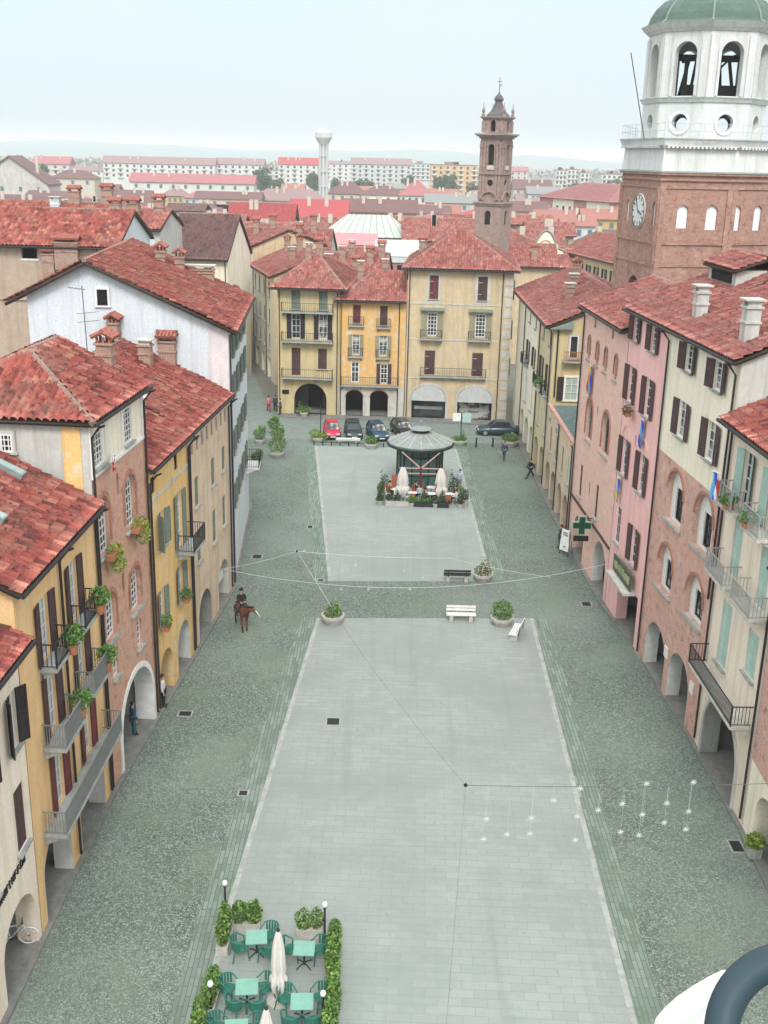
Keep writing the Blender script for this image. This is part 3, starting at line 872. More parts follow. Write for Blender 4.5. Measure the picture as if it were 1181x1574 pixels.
h.roof(.5, .3, yr=6.2, side=.0, mat=T_red); h.pipe(.25, .3); h.pipe(7.1, .3)
h.bal(4.5, 6.9, 7.1, out=.95)
chimney(h.ro, 4.6, 1.7, h.rz(1.7), 1.15, .55, .6, 'stone', rz=.1)
h = House('frescoed_house', 'faded beige frescoed house with a row of small attic windows under the eaves', (-10.54, 56.02), (-9.75, 65.75), 11.5, 12.95)
for i in range(8): h.win(.7 + i * 1.13, 1.15 + i * 1.13, 11.35, 12.2, 'pl', frame=M_stone, nx=1, ny=1, bar=.04, rec=.12, sill=False)
for u, v0, v1 in ((1.25, 8.25, 9.95), (5.05, 8.35, 10.0), (7.75, 8.5, 10.0), (5.05, 4.8, 6.8), (7.6, 5.0, 6.9), (1.4, 4.9, 6.7)):
    h.win(u, u + .8, v0, v1, 'sc', mat=M_shutgr, rec=.14)
h.arch(1.3, 4.2, 2.75, 1.3); h.arch(6.1, 8.8, 2.85, 1.25); arch_lining(h, 6.1, 8.8, 2.85, 1.25, .75, P_pier); arch_lining(h, 1.3, 4.2, 2.75, 1.3, .75, M_arcade)
h.walls([(0, 12.95, P_fresco, 'wall')]); h.body(P_fresco, yr=6.2, zr=16.0); h.arcade(.3, h.L - .1, 3.2, 4.2, doors=3)
h.roof(.5, .3, yr=6.2, side=.0, sideR=.1, mat=T_red); h.pipe(9.45, .3, mat=M_shutd); h.pipe(.1, .3)
mb = MB(); mb.box(6.3, 8.6, .3, .34, 1.3, 1.9); mb.obj('shop_sign', M_white, h.r)
chimney(h.ro, 7.0, 4.2, h.rz(4.2), 1.1, .6, .7, 'stone'); chimney(h.ro, 9.3, 3.55, h.rz(3.55), 1.3, 1.0, .6, 'tile', rz=pi / 2)
chimney(h.ro, 8.7, 6.6, h.rz(6.6) - .1, 1.35, .6, .6, 'tile')

# ---- L4 tall white house, gable to the camera
h = House('white_gabled_house', 'tall house with a blank white gable wall and one small window under the ridge', (-9.72, 65.95), (-10.7, 82.1), 11.8, 17.0)
for u in (3, 6.3, 9.6, 12.9):
    for v in (4.6, 8.2, 11.8, 14.6): h.win(u, u + .9, v, v + 1.7, 'so', mat=M_shutgr)
h.walls([(0, 17.0, P_white, 'wall')])
L_ = h.L
YR, ZR, ZB = 8.2, 20.75, 18.9
mb = MB(); P = [(0, 0), (h.D, 0), (h.D, ZB), (YR, ZR), (0, 17.0)]
for x in (.015, L_ - .015): mb.poly([(x, y + .002, z) for y, z in P])
mb.poly([(0, h.D, 0), (L_, h.D, 0), (L_, h.D, ZB), (0, h.D, ZB)]); mb.obj('gable_wall', P_white, h.r)
zf = 17.0 - .6 * (ZR - 17) / YR; sb = (ZR - ZB) / (h.D - YR); zb = ZB - 1.2 * sb
pl = [[(-.55, -.6, zf), (L_ + .2, -.6, zf), (L_ + .2, YR, ZR), (-.55, YR, ZR)], [(L_ + .2, h.D + 1.2, zb), (-.55, h.D + 1.2, zb), (-.55, YR, ZR), (L_ + .2, YR, ZR)]]
h.ro = roof_obj('roof', pl, T_red, h.r, thick=.2)
h.zr, h.yr, h.tan = ZR, YR, (ZR - 17) / YR
MB().tube([(-.5, -.68, zf - .02), (L_ + .2, -.68, zf - .02)], .09, 8).obj('gutter', M_pipe, h.r)
h.pipe(.5, .3, 16.9); h.pipe(.15, .3, 13, over=.2, mat=M_shutd)
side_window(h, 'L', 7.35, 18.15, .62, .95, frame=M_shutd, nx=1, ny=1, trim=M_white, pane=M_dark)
mb = MB(); mb.box(-.06, .01, -.04, 1.15, 12.8, 16.95); mb.obj('corner_pilaster', plaster('pinkish_white', (.72, .66, .66)), h.r)
h.bal(13.4, 15.6, 4.3, out=1.0, slabmat=M_white)
chimney(h.ro, 12.5, 5.6, h.rz(5.6) - .1, .8, .9, .6, 'tile'); chimney(h.ro, 13.2, 4.4, h.rz(4.4) - .1, .9, .7, .6, 'tile')
chimney(h.ro, 14.2, 3.2, h.rz(3.2) - .1, .5, 2.2, .5, 'stone', rz=pi / 2)

# ================================================================== far row
SH = M_shut
h = House('yellow_arched_house', 'dirty yellow house on the street corner with one wide dark archway and three balconies', (-11.79, 116.2), (-5.2, 115.75), 15.5, 13.9)
h.win(1.5, 2.45, 11.4, 13.5, 'sc', mat=M_shutgr); h.win(4.4, 5.35, 11.4, 13.5, 'sc', mat=M_shutgr)
h.win(1.5, 2.45, 8.3, 10.95, 'so', mat=M_shutd, sw=.5, sill=False); h.win(4.4, 5.35, 8.3, 10.95, 'so', mat=M_shutd, sw=.5, sill=False)
h.win(1.5, 2.45, 4.35, 7.3, 'sc', mat=SH, sill=False); h.win(4.35, 5.3, 5.1, 7.3, 'sc', mat=SH)
h.arch(1.75, 5.3, 3.5, 1.75, d=.6, v0=.12)
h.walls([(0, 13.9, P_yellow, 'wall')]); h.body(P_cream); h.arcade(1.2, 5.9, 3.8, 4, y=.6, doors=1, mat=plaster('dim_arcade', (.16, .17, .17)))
h.roof(.42, .8, yr=6.5, hipL=3.3, hipR=3.2, mat=T_old, tw=.3, rl=.5); h.pipe(.2); h.pipe(6.4)
for z, o_ in ((11.2, .8), (8.1, .9), (4.2, .9)): h.bal(.5, 6.0, z, out=o_, dens=.22, panel=False)
mb = MB(); mb.box(.45, 1.2, -.05, -.003, 2.25, 2.7); mb.obj('plaque', M_dark, h.r)
mb = MB(); mb.box(.0, h.L, -.04, -.002, .1, 1.1); 
chimney(h.ro, 2.6, 5.4, 16.3, 1.2, .6, .6, 'stone'); chimney(h.ro, 3.7, 6.2, 16.5, 1.3, .7, .6, 'tile')
for y, z in ((4, 4.6), (4, 8.2), (4, 11.5), (9, 4.6), (9, 8.2), (9, 11.5)):
    side_window(h, 'L', y, z, .9, 1.8, shut=M_shutd, trim=P_cream)

h = House('orange_house', 'narrow peeling orange house with two small dark arches at its foot', (-5.16, 115.75), (1.85, 115.7), 11, 12.7)
h.win(1.4, 2.2, 10.1, 12.05, 'sc', mat=M_shutred); h.win(4.25, 5.05, 9.95, 12.0, 'sc', mat=SH)
h.win(1.35, 2.15, 6.75, 8.9, 'so', mat=plain('olive_shutter', (.28, .26, .17)), sw=.4, sill=False); h.win(4.2, 5.1, 6.7, 8.85, 'so', mat=MATS['olive_shutter'], sw=.42, sill=False)
h.win(1.25, 2.15, 3.75, 6.0, 'gr', nx=2, ny=4, bar=.12, sill=False); h.win(4.4, 5.2, 3.7, 5.85, 'so', mat=SH, sw=.4, bar=.1, sill=False)
for a in ((.72, 2.6), (3.35, 5.3)): h.arch(a[0], a[1], 2.95, .8, d=.3, v0=.12)
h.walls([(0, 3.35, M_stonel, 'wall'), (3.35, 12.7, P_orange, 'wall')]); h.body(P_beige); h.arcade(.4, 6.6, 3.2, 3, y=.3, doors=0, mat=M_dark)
for a in ((.72, 2.6), (3.35, 5.3)): arch_trim(h.r, a[0], a[1], .12, 2.95, .1, B_arch, rise=.8, legs=False)
for a in ((.9, 2.6, 9.9), (3.9, 5.4, 9.75), (.9, 2.5, 6.6), (3.9, 5.4, 6.5)): h.bal(a[0], a[1], a[2], out=.35, dens=.2)
h.bal(.2, 6.4, 3.5, out=.5, dens=.25)
h.roof(.42, .6, yr=5.5, hipL=3.5, side=.0, mat=T_old, tw=.3, rl=.5); h.pipe(.15); h.pipe(6.3)
chimney(h.ro, 2.0, 4.6, 14.2, 1.6, .6, .6, 'stone'); chimney(h.ro, 4.6, 6.3, 14.6, 1.3, .6, .6, 'stone')

h = House('large_beige_house', 'large old beige house with pyramid tiled roof, white framed windows and two shop awnings', (1.95, 115.7), (12.9, 114.95), 14, 16.2)
for a, b in ((2.25, 3.2), (7.3, 8.3)):
    h.win(a, b, 12.85, 15.3, 'sc', mat=M_shutred if a < 5 else SH, rec=.1)
    mb = MB()
    for q in ((a - .3, a, 12.7, 15.6), (b, b + .3, 12.7, 15.6), (a, b, 15.3, 15.6), (a - .35, b + .35, 12.45, 12.7)): mb.box(q[0], q[1], -.06, -.002, q[2], q[3])
    mb.obj('window_surround', M_stonel, h.r)
for a, b in ((2.15, 3.2), (7.2, 8.3)):
    h.win(a, b, 9.0, 11.45, 'so', mat=MATS['olive_shutter'], sw=.6, nx=3, ny=6, bar=.1, sill=False)
    h.bal(a - .7, b + .6, 8.75, out=.7, dens=.18)
    mb = MB(); mb.prism([(a - .75, -.002, 11.95), (a - .75, -.5, 11.7), (a - .75, -.002, 11.6)], (b - a + 1.45, 0, 0)); mb.obj('window_hood', M_shutgr, h.r)
h.win(2.0, 3.1, 4.85, 7.45, 'sc', mat=SH, rec=.1, sill=False); h.win(7.05, 8.2, 4.85, 7.35, 'sc', mat=SH, rec=.1, sill=False)
h.bal(1.6, 8.6, 4.75, out=.5, dens=.25)
for a, b in ((.75, 4.4), (5.7, 9.4)): h.arch(a, b, 3.75, 1.4, d=.35, v0=.12)
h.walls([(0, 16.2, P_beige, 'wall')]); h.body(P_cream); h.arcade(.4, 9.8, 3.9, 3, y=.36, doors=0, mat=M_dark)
aw = plain('grey_awning', (.36, .37, .36), .8)
for a, b in ((.75, 4.4), (5.7, 9.4)):
    mb = MB(); n = 12; pts = [((a + b) / 2 + (b - a) / 2 * cos(pi * i / n), 2.35 + 1.4 * sin(pi * i / n)) for i in range(n + 1)]
    for i in range(n):
        p, q = pts[i], pts[i + 1]
        f = lambda t: -.05 - .55 * (1 - (t[1] - 2.35) / 1.4) * 1.0
        mb.add([(p[0], f(p), p[1]), (q[0], f(q), q[1]), (q[0], -.62, 2.1), (p[0], -.62, 2.1)], [(0, 1, 2, 3)])
    mb.obj('awning', aw, h.r)
    mb = MB(); mb.box(a + .1, b - .1, .30, .34, .12, 2.6); sh = mb.obj('shop_front', glass, h.r)
    mb = MB(); mb.box(a + .3, b - .3, .25, .295, 1.0, 1.35); mb.obj('shop_display', M_stone, h.r)
    arch_trim(h.r, a, b, .12, 3.75, .2, M_stonel, rise=1.4)
mb = MB()
for i in range(14): mb.box(10.1 + (i % 2) * .12, h.L - .01, -.05, -.002, .15 + i * 1.1, .95 + i * 1.1)
mb.obj('quoins', M_stonel, h.r)
mb = MB(); 
for z in (4.4, 8.55, 12.3): mb.box(.1, 9.9, -.045, -.002, z, z + .14)
mb.obj('string_course', M_stonel, h.r)
h.roof(.46, .6, yr=7, hipL=4.7, hipR=5.2, mat=T_old, tw=.32, rl=.52, amp=.13); h.pipe(.2); h.pipe(9.9)
for y, z in ((3, 4.6), (3, 8.6), (3, 12.8), (7, 4.6), (7, 8.6), (7, 12.8), (11, 12.8), (11, 8.6)): side_window(h, 'R', y, z, 1.0, 2.0, shut=M_shutg, trim=P_cream)
chimney(h.ro, 1.2, 6.0, 16.9, 1.3, .8, .7, 'tile')

# street beyond the yellow house
h = House('pale_street_house', 'pale house in the side street behind the dirty yellow corner house', (-18.0, 146.5), (-13.75, 131.8), 11, 13.2)
for u in (1.2, 4.4, 7.8, 11.4):
    for v in (3.9, 6.9, 10.2): h.win(u, u + .85, v, v + 1.9, 'sc', mat=M_shutd)
for u in (1.5, 6, 10.5): h.hole('r', u, u + 2, .1, 2.7, .5)
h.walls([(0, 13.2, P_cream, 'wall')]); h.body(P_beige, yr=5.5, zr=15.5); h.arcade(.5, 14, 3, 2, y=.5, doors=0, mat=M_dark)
h.roof(.42, .6, mat=T_old, tw=.32, rl=.5); h.pipe(.3); h.pipe(10)
chimney(h.ro, 3, 4, 14.9, 1.5, .6, .7, 'tile'); chimney(h.ro, 7, 4.8, 15.2, 1.6, .7, .7, 'tile'); chimney(h.ro, 11, 3, 14.4, 1.4, .7, .7, 'stone')
h = House('bay_window_house', 'grey cream house at the bend of the side street with a glazed bay window', (-24.5, 163), (-18.1, 147), 10, 15.4)
for u in (2, 6, 10):
    for v in (4, 7.4): h.win(u, u + .9, v, v + 1.9, 'sc', mat=M_shutd)
for u in (2, 4, 6, 8, 13): h.win(u, u + .8, 13.2, 14.6, 'gr', nx=2, ny=2)
h.walls([(0, 15.4, P_cream, 'wall')]); h.body(P_beige, yr=5, zr=17.4)
mb = MB(); mb.box(10.3, 14, -1.1, -.003, 9.6, 12.7); by = mb.obj('bay', P_grey, h.r)
mb = MB(); mb.box(14.002, 14.03, -1.0, -.1, 10.5, 12.4); mb.box(10.5, 13.8, -1.13, -1.102, 10.5, 12.4); mb.obj('bay_glass', glass, by)
mb = MB()
for i in range(4): mb.box(14.031, 14.06, -1.0 + i * .29, -.95 + i * .29, 10.5, 12.4)
for i in range(6): mb.box(10.5 + i * .65, 10.55 + i * .65, -1.16, -1.131, 10.5, 12.4)
for z in (10.5, 11.4, 12.35): mb.box(14.061, 14.07, -1.0, -.1, z, z + .05); mb.box(10.5, 13.8, -1.17, -1.161, z, z + .05)
mb.obj('bay_frame', M_white, by)
h.roof(.4, .6, mat=T_old, tw=.32, rl=.5)
h = House('dark_roofed_house', 'pale house with a steep dark brown tiled roof behind the white gabled house', (-25.6, 128), (-18.6, 127.2), 11, 15.6)
h.win(4.2, 5.4, 12.8, 14.4, 'gr', nx=4, ny=3)
h.walls([(0, 15.6, P_cream, 'wall')]); h.body(P_cream, yr=5.5, zr=19.6)
h.roof(.75, .5, yr=5.8, mat=T_brown, tw=.34, rl=.55); h.pipe(6.8)
h = House('street_end_house', 'plain grey house closing the narrow side street on its left', (-18.2, 130), (-27, 168), 8, 12)
h.walls([(0, 12, P_grey, 'wall')]); h.body(P_grey, yr=4, zr=14); h.roof(.42, .5, mat=T_old, tw=.34, rl=.55)

# ================================================================== right row
h = House('far_cream_house', 'long cream and yellow house at the far end of the right row', (13.75, 116.4), (13.75, 90.5), 11, 14.1, near_is_B=True)
for u, v0, v1 in ((1.2, 8.0, 10.3), (5.3, 8.0, 10.4), (10.8, 8.4, 10.2), (15.2, 8.2, 10.2)):
    h.win(u, u + 1.0, v0, v1, 'so', mat=M_shutd, sw=.55); h.win(u + .05, u + .95, 12.0, 13.5, 'sc', mat=M_shutgr)
    h.win(u, u + 1.0, 4.2, 6.8, 'sc', mat=plain('blue_grey_shutter', (.42, .48, .5)))
for u in (1.0, 4.8, 8.6, 12.4, 16.2): h.hole('a', u, u + 2.6, .1, 3.0, .7, .9)
P_cry = plaster('cream_yellow_plaster', (.68, .58, .40), (.62, .45, .22), scale=.25)
h.walls([(0, 14.1, P_cry, 'wall', 0, 9.5), (0, 14.1, P_cream, 'wall', 9.5, h.L)])
h.body(P_yellow, yr=5.5, zr=16.4); h.arcade(.3, h.L - .3, 3.3, 4.2, doors=5)
h.roof(.42, .65, mat=T_old, tw=.3, rl=.48); h.pipe(.5); h.pipe(7.8); h.pipe(19)
for u0, u1, z in ((4.6, 7.2, 7.9), (.8, 2.8, 7.9), (15, 17, 8.0)): h.bal(u0, u1, z, out=.6)
side_window(h, 'R', 1.75, 7.75, 1.1, 2.0, shut=M_shutd, pane=plain('pale_green_curtain', (.35, .42, .36)), trim=P_cream)
side_window(h, 'R', 1.7, 11.3, .7, 1.9, trim=M_stonel, nx=1, ny=1)
mb = MB(); x = h.L
mb.box(x + .003, x + .7, .85, 2.5, 11.0, 11.1); b_ = mb.obj('balcony', M_stone, h.r)
mb = MB()
for i in range(12): mb.box(x + .64, x + .68, .9 + i * .14, .94 + i * .14, 11.101, 11.9)
mb.box(x + .63, x + .69, .86, 2.48, 11.901, 11.96); mb.obj('railing', plain('rust_wood', (.34, .16, .07)), b_)
MB().tube([(x + .08, .35, 13.6), (x + .08, .35, 8.0)], .07, 7).obj('downpipe', M_pipe, h.r)
mb = MB(); mb.prism([(x + .01, -.4, 13.75), (x + .01, 1.5, 13.75), (x + .01, 1.5, 14.4)], (.5, 0, 0)); mb.obj('lead_flashing', M_lead, h.r)
chimney(h.ro, 12, 3.6, h.rz(3.6), .9, .8, .7, 'stone'); chimney(h.ro, 5, 5.0, h.rz(5), .9, .7, .7, 'tile'); chimney(h.ro, 17, 2.5, h.rz(2.5), 1.0, .7, .7, 'stone')

h = House('low_terrace_house', 'low house with a flat grey green roof terrace, in the right row', (13.72, 90.45), (13.7, 76.6), 9, 7.3, near_is_B=True)
for u in (1.5, 4.5, 7.8, 11): h.win(u, u + .8, 3.9, 6.0, 'sc', mat=M_shutg if u < 4 else M_shutgr)
for u in (.8, 4.0, 7.4, 10.6): h.hole('a', u, u + 2.5, .1, 2.9, .7, 1.1)
h.walls([(0, 7.3, P_fresco, 'wall')]); h.body(P_grey); h.arcade(.3, h.L - .3, 3.1, 4.2, doors=4)
mb = MB(); mb.box(.02, h.L - .02, .02, 9, 7.1, 7.28); mb.obj('roof_terrace', plain('terrace_felt', (.12, .17, .165), .8, var=.3), h.r)
mb = MB(); mb.box(.0, h.L, -.12, .2, 7.301, 7.5); mb.obj('coping', plain('pink_coping', (.52, .30, .25)), h.r)
h.pipe(.3, .2, 7.3, over=.15); h.pipe(7, .2, 7.3, over=.15)
mb = MB(); mb.box(1.2, 1.7, -.1, -.004, 6.2, 6.6); mb.box(5, 5.5, -.1, -.004, 6.2, 6.6); mb.obj('meter_box', M_stone, h.r)

h = House('gothic_brick_house', 'pink washed brick house with narrow gothic windows beside the green cross', (13.7, 76.5), (14.26, 64.6), 9, 17.6, near_is_B=True)
for u, v0, v1 in ((3.6, 16.4, 17.1), (8.5, 16.35, 17.1)): h.win(u, u + .5, v0, v1, 'pl', nx=1, ny=1, frame=M_shut, rec=.15, sill=False)
for u in (4.75, 2.1, 9.6, 7.1):
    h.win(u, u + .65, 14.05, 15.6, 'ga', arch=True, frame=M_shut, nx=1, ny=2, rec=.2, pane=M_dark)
    arch_trim(h.r, *h.U(u - .02, u + .67), 14.4, 15.62, .13, B_arch)
for u0, u1, v0, v1 in ((2.55, 4.4, 8.95, 11.75), (7.35, 9.1, 8.75, 11.6)):
    h.win(u0, u1, v0, v1, 'ga', arch=True, frame=M_shutgr, nx=2, ny=3, rec=.3)
    arch_trim(h.r, *h.U(u0 - .02, u1 + .02), v0 + .3, v1 + .02, .2, B_arch)
h.hole('e', 5.95, 6.3, 10.9, 11.6, .15)
for u in (4.0, 8.9): h.win(u, u + .65, 4.4, 6.7, 'sc', mat=SH, rec=.12)
h.win(6.4, 6.7, 5.2, 6.2, 'pl', nx=1, ny=1, rec=.1, sill=False, frame=M_shut)
h.arch(.6, 3.9, 3.4, 1.6); h.arch(7.1, 10.4, 3.0, 1.5); arch_lining(h, .6, 3.9, 3.4, 1.6, .75, P_pier)
h.walls([(0, 17.6, B_gothic, 'wall')]); h.body(P_stone, yr=4.5, zr=19.5); h.arcade(.3, h.L - .3, 3.7, 4.2, doors=3)
mb = MB(); mb.box(0, h.L, -.1, -.002, 3.75, 3.9); mb.obj('belt_course', M_shut, h.r)
h.roof(.42, .45, mat=T_old, tw=.28, rl=.45, side=.0); h.pipe(11.6)
GOTH = h
h = House('pink_house', 'smooth pink plastered house with dark double shutters and a shop sign over the arcade', (14.28, 64.55), (14.777, 57.45), 13, 18.95, near_is_B=True)
for u0, v0, v1, w_ in ((2.0, 17.05, 18.45, 1.0), (5.45, 17.1, 18.45, 1.0), (1.95, 13.4, 15.55, 1.05), (5.5, 13.5, 15.6, 1.0), (1.8, 9.0, 11.25, 1.0), (5.4, 9.05, 11.25, 1.0), (1.9, 4.6, 6.8, 1.0)):
    h.win(u0, u0 + w_, v0, v1, 'so', mat=SH, sw=.62)
h.win(5.45, 6.3, 4.7, 7.0, 'sc', mat=SH, rec=.08)
for u0 in (1.7, 5.3): arch_trim(h.r, *h.U(u0, u0 + 1.2), 10.8, 12.0, .16, B_gothic, rise=.75, legs=False)
h.hole('e', 3.85, 4.15, 11.1, 12.0, .1)
h.hole('r', .7, 4.7, .1, 3.1, .7); 
h.walls([(0, 18.95, P_pink, 'wall')]); h.body(P_pink); h.arcade(.3, h.L - .3, 3.5, 4.2, doors=2)
a, b = h.U(1.3, 5.0)
mb = MB(); mb.box(a, b, -.35, -.25, 3.3, 4.3); sg = mb.obj('shop_sign', plain('sign_green', (.07, .10, .07)), h.r)
mb = MB(); rr = random.Random(8)
for i in range(17):
    x = a + .2 + i * .2; mb.box(x, x + rr.uniform(.06, .15), -.372, -.351, 3.55 + rr.uniform(0, .15), 3.95 + rr.uniform(0, .15))
mb.obj('sign_letters', plain('sign_yellow', (.36, .38, .20)), sg)
mb = MB(); mb.box(a - .1, b + .1, -.75, -.004, 3.05, 3.2); mb.obj('sign_canopy', M_stonel, h.r)
PINK = h
h = House('cream_brick_house', 'house with cream upper storeys over brick, blind white arches around its windows', (14.78, 57.42), (15.48, 47.35), 13, 18.95, near_is_B=True)
for u0, v0, v1 in ((2.0, 17.0, 18.35), (6.1, 17.1, 18.45)): h.win(u0, u0 + 1.1, v0, v1, 'so', mat=SH, sw=.66, ang=14)
for u0, v0, v1 in ((1.95, 13.65, 15.5), (6.2, 13.7, 15.55)): h.win(u0, u0 + 1.15, v0, v1, 'so', mat=SH, sw=.66)
ND = [(1.0, 3.55, 9.15, 12.0), (5.3, 7.75, 9.1, 11.95), (1.05, 3.45, 5.5, 7.85), (5.7, 8.0, 5.2, 7.8)]
for u0, u1, v0, v1 in ND: h.hole('a', u0, u1, v0, v1, .28)
h.arch(1.6, 4.75, 3.15, 1.5); h.arch(5.4, 8.75, 3.15, 1.5); arch_lining(h, 1.6, 4.75, 3.15, 1.5, .75, P_pier); arch_lining(h, 5.4, 8.75, 3.15, 1.5, .75, P_pier)
h.walls([(0, 12.3, B_right, 'wall'), (12.3, 18.95, P_cream, 'upper_wall')]); h.body(P_grey, left=True); h.arcade(.3, h.L - .3, 3.6, 4.2, doors=3)
for u0, u1, v0, v1 in ND:
    a, b = h.U(u0, u1)
    uc = (a + b) / 2
    mb = MB(); facade_mesh(mb, hole_poly(('a', a, b, v0, v1, None)), [(hole_poly(('r', uc - .55, uc + .55, v0 + .15, v0 + (v1 - v0) * .66)), .15)], y0=.26)
    mb.obj('white_niche', M_white, h.r)
    window(h.r, uc - .55, uc + .55, v0 + .15, v0 + (v1 - v0) * .66, 'pl', y=.26, rec=.12, frame=M_shutd, nx=2, ny=3, sill=False)
    mb = MB(); mb.box(a - .15, b + .15, -.14, .0, v0 - .12, v0 - .004); mb.obj('sill', M_stone, h.r)
    arch_trim(h.r, a, b, v0, v1, .16, B_arch, legs=False)
h.pipe(9.75, .3, 18.7); h.pipe(.3, 7.5, 18.7)
for u0 in (.9, 5.0): 
    a, b = h.U(u0, u0 + .5); mb = MB(); mb.box(a, b, -.06, -.003, 2.1, 2.7); mb.obj('white_sign', M_white, h.r)
CRBR = h
for H_, sL, sR in ((PINK, .3, .0), (CRBR, .0, .2)):
    H_.roof(.43, .4, yr=6.6, sideL=sL, sideR=sR, mat=T_old, tw=.28, rl=.44)
    mb = MB(); x = .02 if H_ is PINK else H_.L - .02
    mb.poly([(x, 0, 18.9), (x, 13, 18.9), (x, 6.6, H_.zr)]); mb.obj('gable_wall', P_grey, H_.r)
chimney(CRBR.ro, 1.1, 1.1, CRBR.rz(1.1), 1.3, .6, .6, 'stone', mat=P_grey); chimney(CRBR.ro, 8.0, 1.0, CRBR.rz(1.0), 1.5, .65, .65, 'stone', mat=P_grey)
# light well with small tiled lean-to roofs
ro = PINK.ro; mb = MB(); lx, ly = 2.8, 5.2; lz = PINK.rz(ly)
mb.box(lx - 1.6, lx + 2.6, ly - 1.3, ly + 1.6, lz - 1.2, lz + .42); lw = mb.obj('light_well', P_grey, ro)
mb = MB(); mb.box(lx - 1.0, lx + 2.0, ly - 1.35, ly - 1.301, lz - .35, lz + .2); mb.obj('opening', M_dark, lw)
roof_obj('lean_to', [[(lx - 1.9, ly - 1.6, lz + .4), (lx + 2.9, ly - 1.6, lz + .4), (lx + 2.9, ly + .15, lz + 1.05), (lx - 1.9, ly + .15, lz + 1.05)], [(lx + 2.9, ly + 1.9, lz + .4), (lx - 1.9, ly + 1.9, lz + .4), (lx - 1.9, ly + .15, lz + 1.05), (lx + 2.9, ly + .15, lz + 1.05)]], T_old, lw, caps=False)

h = House('peach_house', 'peach house with pale green shutters, white iron balconies and a lower red roof', (15.47, 47.3), (15.63, 40.25), 10, 16.55, near_is_B=True)
for u0, v0, v1 in ((4.2, 12.95, 15.35), (1.0, 12.95, 15.35)): h.win(u0, u0 + 1.0, v0, v1, 'so', mat=M_shutg, sw=.5, ang=20, sill=False)
for u0, v0, v1 in ((4.3, 9.65, 12.35), (.9, 9.6, 12.3)): h.win(u0, u0 + 1.1, v0, v1, 'sc', mat=M_shutg, rec=.1, sill=False)
h.win(4.35, 5.6, 5.25, 8.3, 'sc', mat=M_shutg, rec=.1); h.win(.95, 2.15, 6.4, 8.45, 'sc', mat=M_shutg, rec=.1)
h.arch(1.45, 6.1, 3.75, 2.1, d=.8); arch_lining(h, 1.45, 6.1, 3.75, 2.1, .8, M_arcade)
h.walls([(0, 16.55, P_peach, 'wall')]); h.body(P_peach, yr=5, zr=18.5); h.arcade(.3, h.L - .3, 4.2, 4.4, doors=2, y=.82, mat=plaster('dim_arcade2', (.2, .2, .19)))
h.roof(.42, .7, mat=T_red, tw=.28, rl=.44, side=.1, sideL=.0); h.pipe(.1, .4); h.pipe(6.9, .4)
arch_trim(h.r, *h.U(1.45, 6.1), .1, 3.75, .22, M_stonel, rise=2.1, y=-.08)
wi = plain('pale_grey_iron', (.30, .31, .30), .6)
for u0, u1, z in ((4.0, 5.9, 12.85), (.6, 2.6, 12.85), (3.9, 6.4, 9.5), (.4, 2.7, 9.5)): h.bal(u0, u1, z, out=.8, mat=wi, slabmat=M_stonel)
h.bal(.5, 6.8, 4.55, out=.9, slabmat=M_stonel)
PEACH = h
h = House('near_brick_house', 'dark red brick house with white base at the near right edge', (15.63, 40.2), (15.3, 24), 9, 12, near_is_B=True)
h.arch(12.0, 15.0, 2.9, 1.2); h.arch(6.5, 10, 2.9, 1.2)
h.win(12, 13, 5, 7, 'so'); h.win(8, 9, 5, 7, 'so')
h.walls([(0, 3.4, P_cream, 'wall'), (3.4, 12, B_right, 'wall')]); h.body(B_right); h.arcade(.3, h.L - .2, 3.3, 4.2, doors=3)
h.roof(.42, .3, mat=T_red)
# ================================================================== brick tower with white octagonal belfry (right)
def facet(root, A, B, z0, z1, holes, mat, name='wall'):
    A = Vector((A[0], A[1], 0)); B = Vector((B[0], B[1], 0)); L = (B - A).length
    mb = MB(); facade_mesh(mb, [(0, z0), (L, z0), (L, z1), (0, z1)], holes)
    o = mb.obj(name, mat, root); o.location = A; o.rotation_euler = (0, 0, atan2(B.y - A.y, B.x - A.x)); return o, L

def ring(name, P, z0, z1, g0, g1, mat, root, cx=None):
    c = Vector((sum(p[0] for p in P) / len(P), sum(p[1] for p in P) / len(P))) if cx is None else Vector(cx)
    def off(g): return [c + (Vector(p) - c) * ((Vector(p) - c).length + g) / (Vector(p) - c).length for p in P]
    a, b = off(g0), off(g1); n = len(P); mb = MB()
    mb.add([(p.x, p.y, z0) for p in a] + [(p.x, p.y, z1) for p in b], [tuple(reversed(range(n))), tuple(range(n, 2 * n))] + [(i, (i + 1) % n, n + (i + 1) % n, n + i) for i in range(n)])
    return mb.obj(name, mat, root)

F1 = (1.4, 4.3, 6.8)
t = thing('belfry_tower', 'brick tower with clock face and white octagonal belfry under a green dome', 'tower', (0, 0, 0))
TP = [(18.35, 90.8), (19.6, 82.9), (25.2, 84.0), (29.7, 86.4), (30.5, 96), (25, 100), (21.2, 99)]
white_blind = plain('white_blind_window', (.74, .76, .78), .7)
P_belfry = plaster('belfry_whitewash', (.70, .72, .70), (.56, .58, .55), scale=.5)
def blind(par, u0, u1, v0, v1):
    o = link('window', pane_mesh(u1 - u0, v1 - v0, (u1 - u0) / 2, white_blind), par, ((u0 + u1) / 2, .13, v0)); return o
def hp(u0, u1, v0, v1, d=.2): return (hole_poly(('a', u0, u1, v0, v1, None)), d)
f1, L1_ = facet(t, TP[0], TP[1], 0, 26.3, [hp(F1[0], F1[0] + .6, 22.6, 24.2), hp(F1[2], F1[2] + .6, 22.5, 24.2), hp(F1[1] - 1.2, F1[1] + 1.2, 14.5, 18.6, .6)], B_tower)
blind(f1, F1[0], F1[0] + .6, 22.6, 24.2); blind(f1, F1[2], F1[2] + .6, 22.5, 24.2)
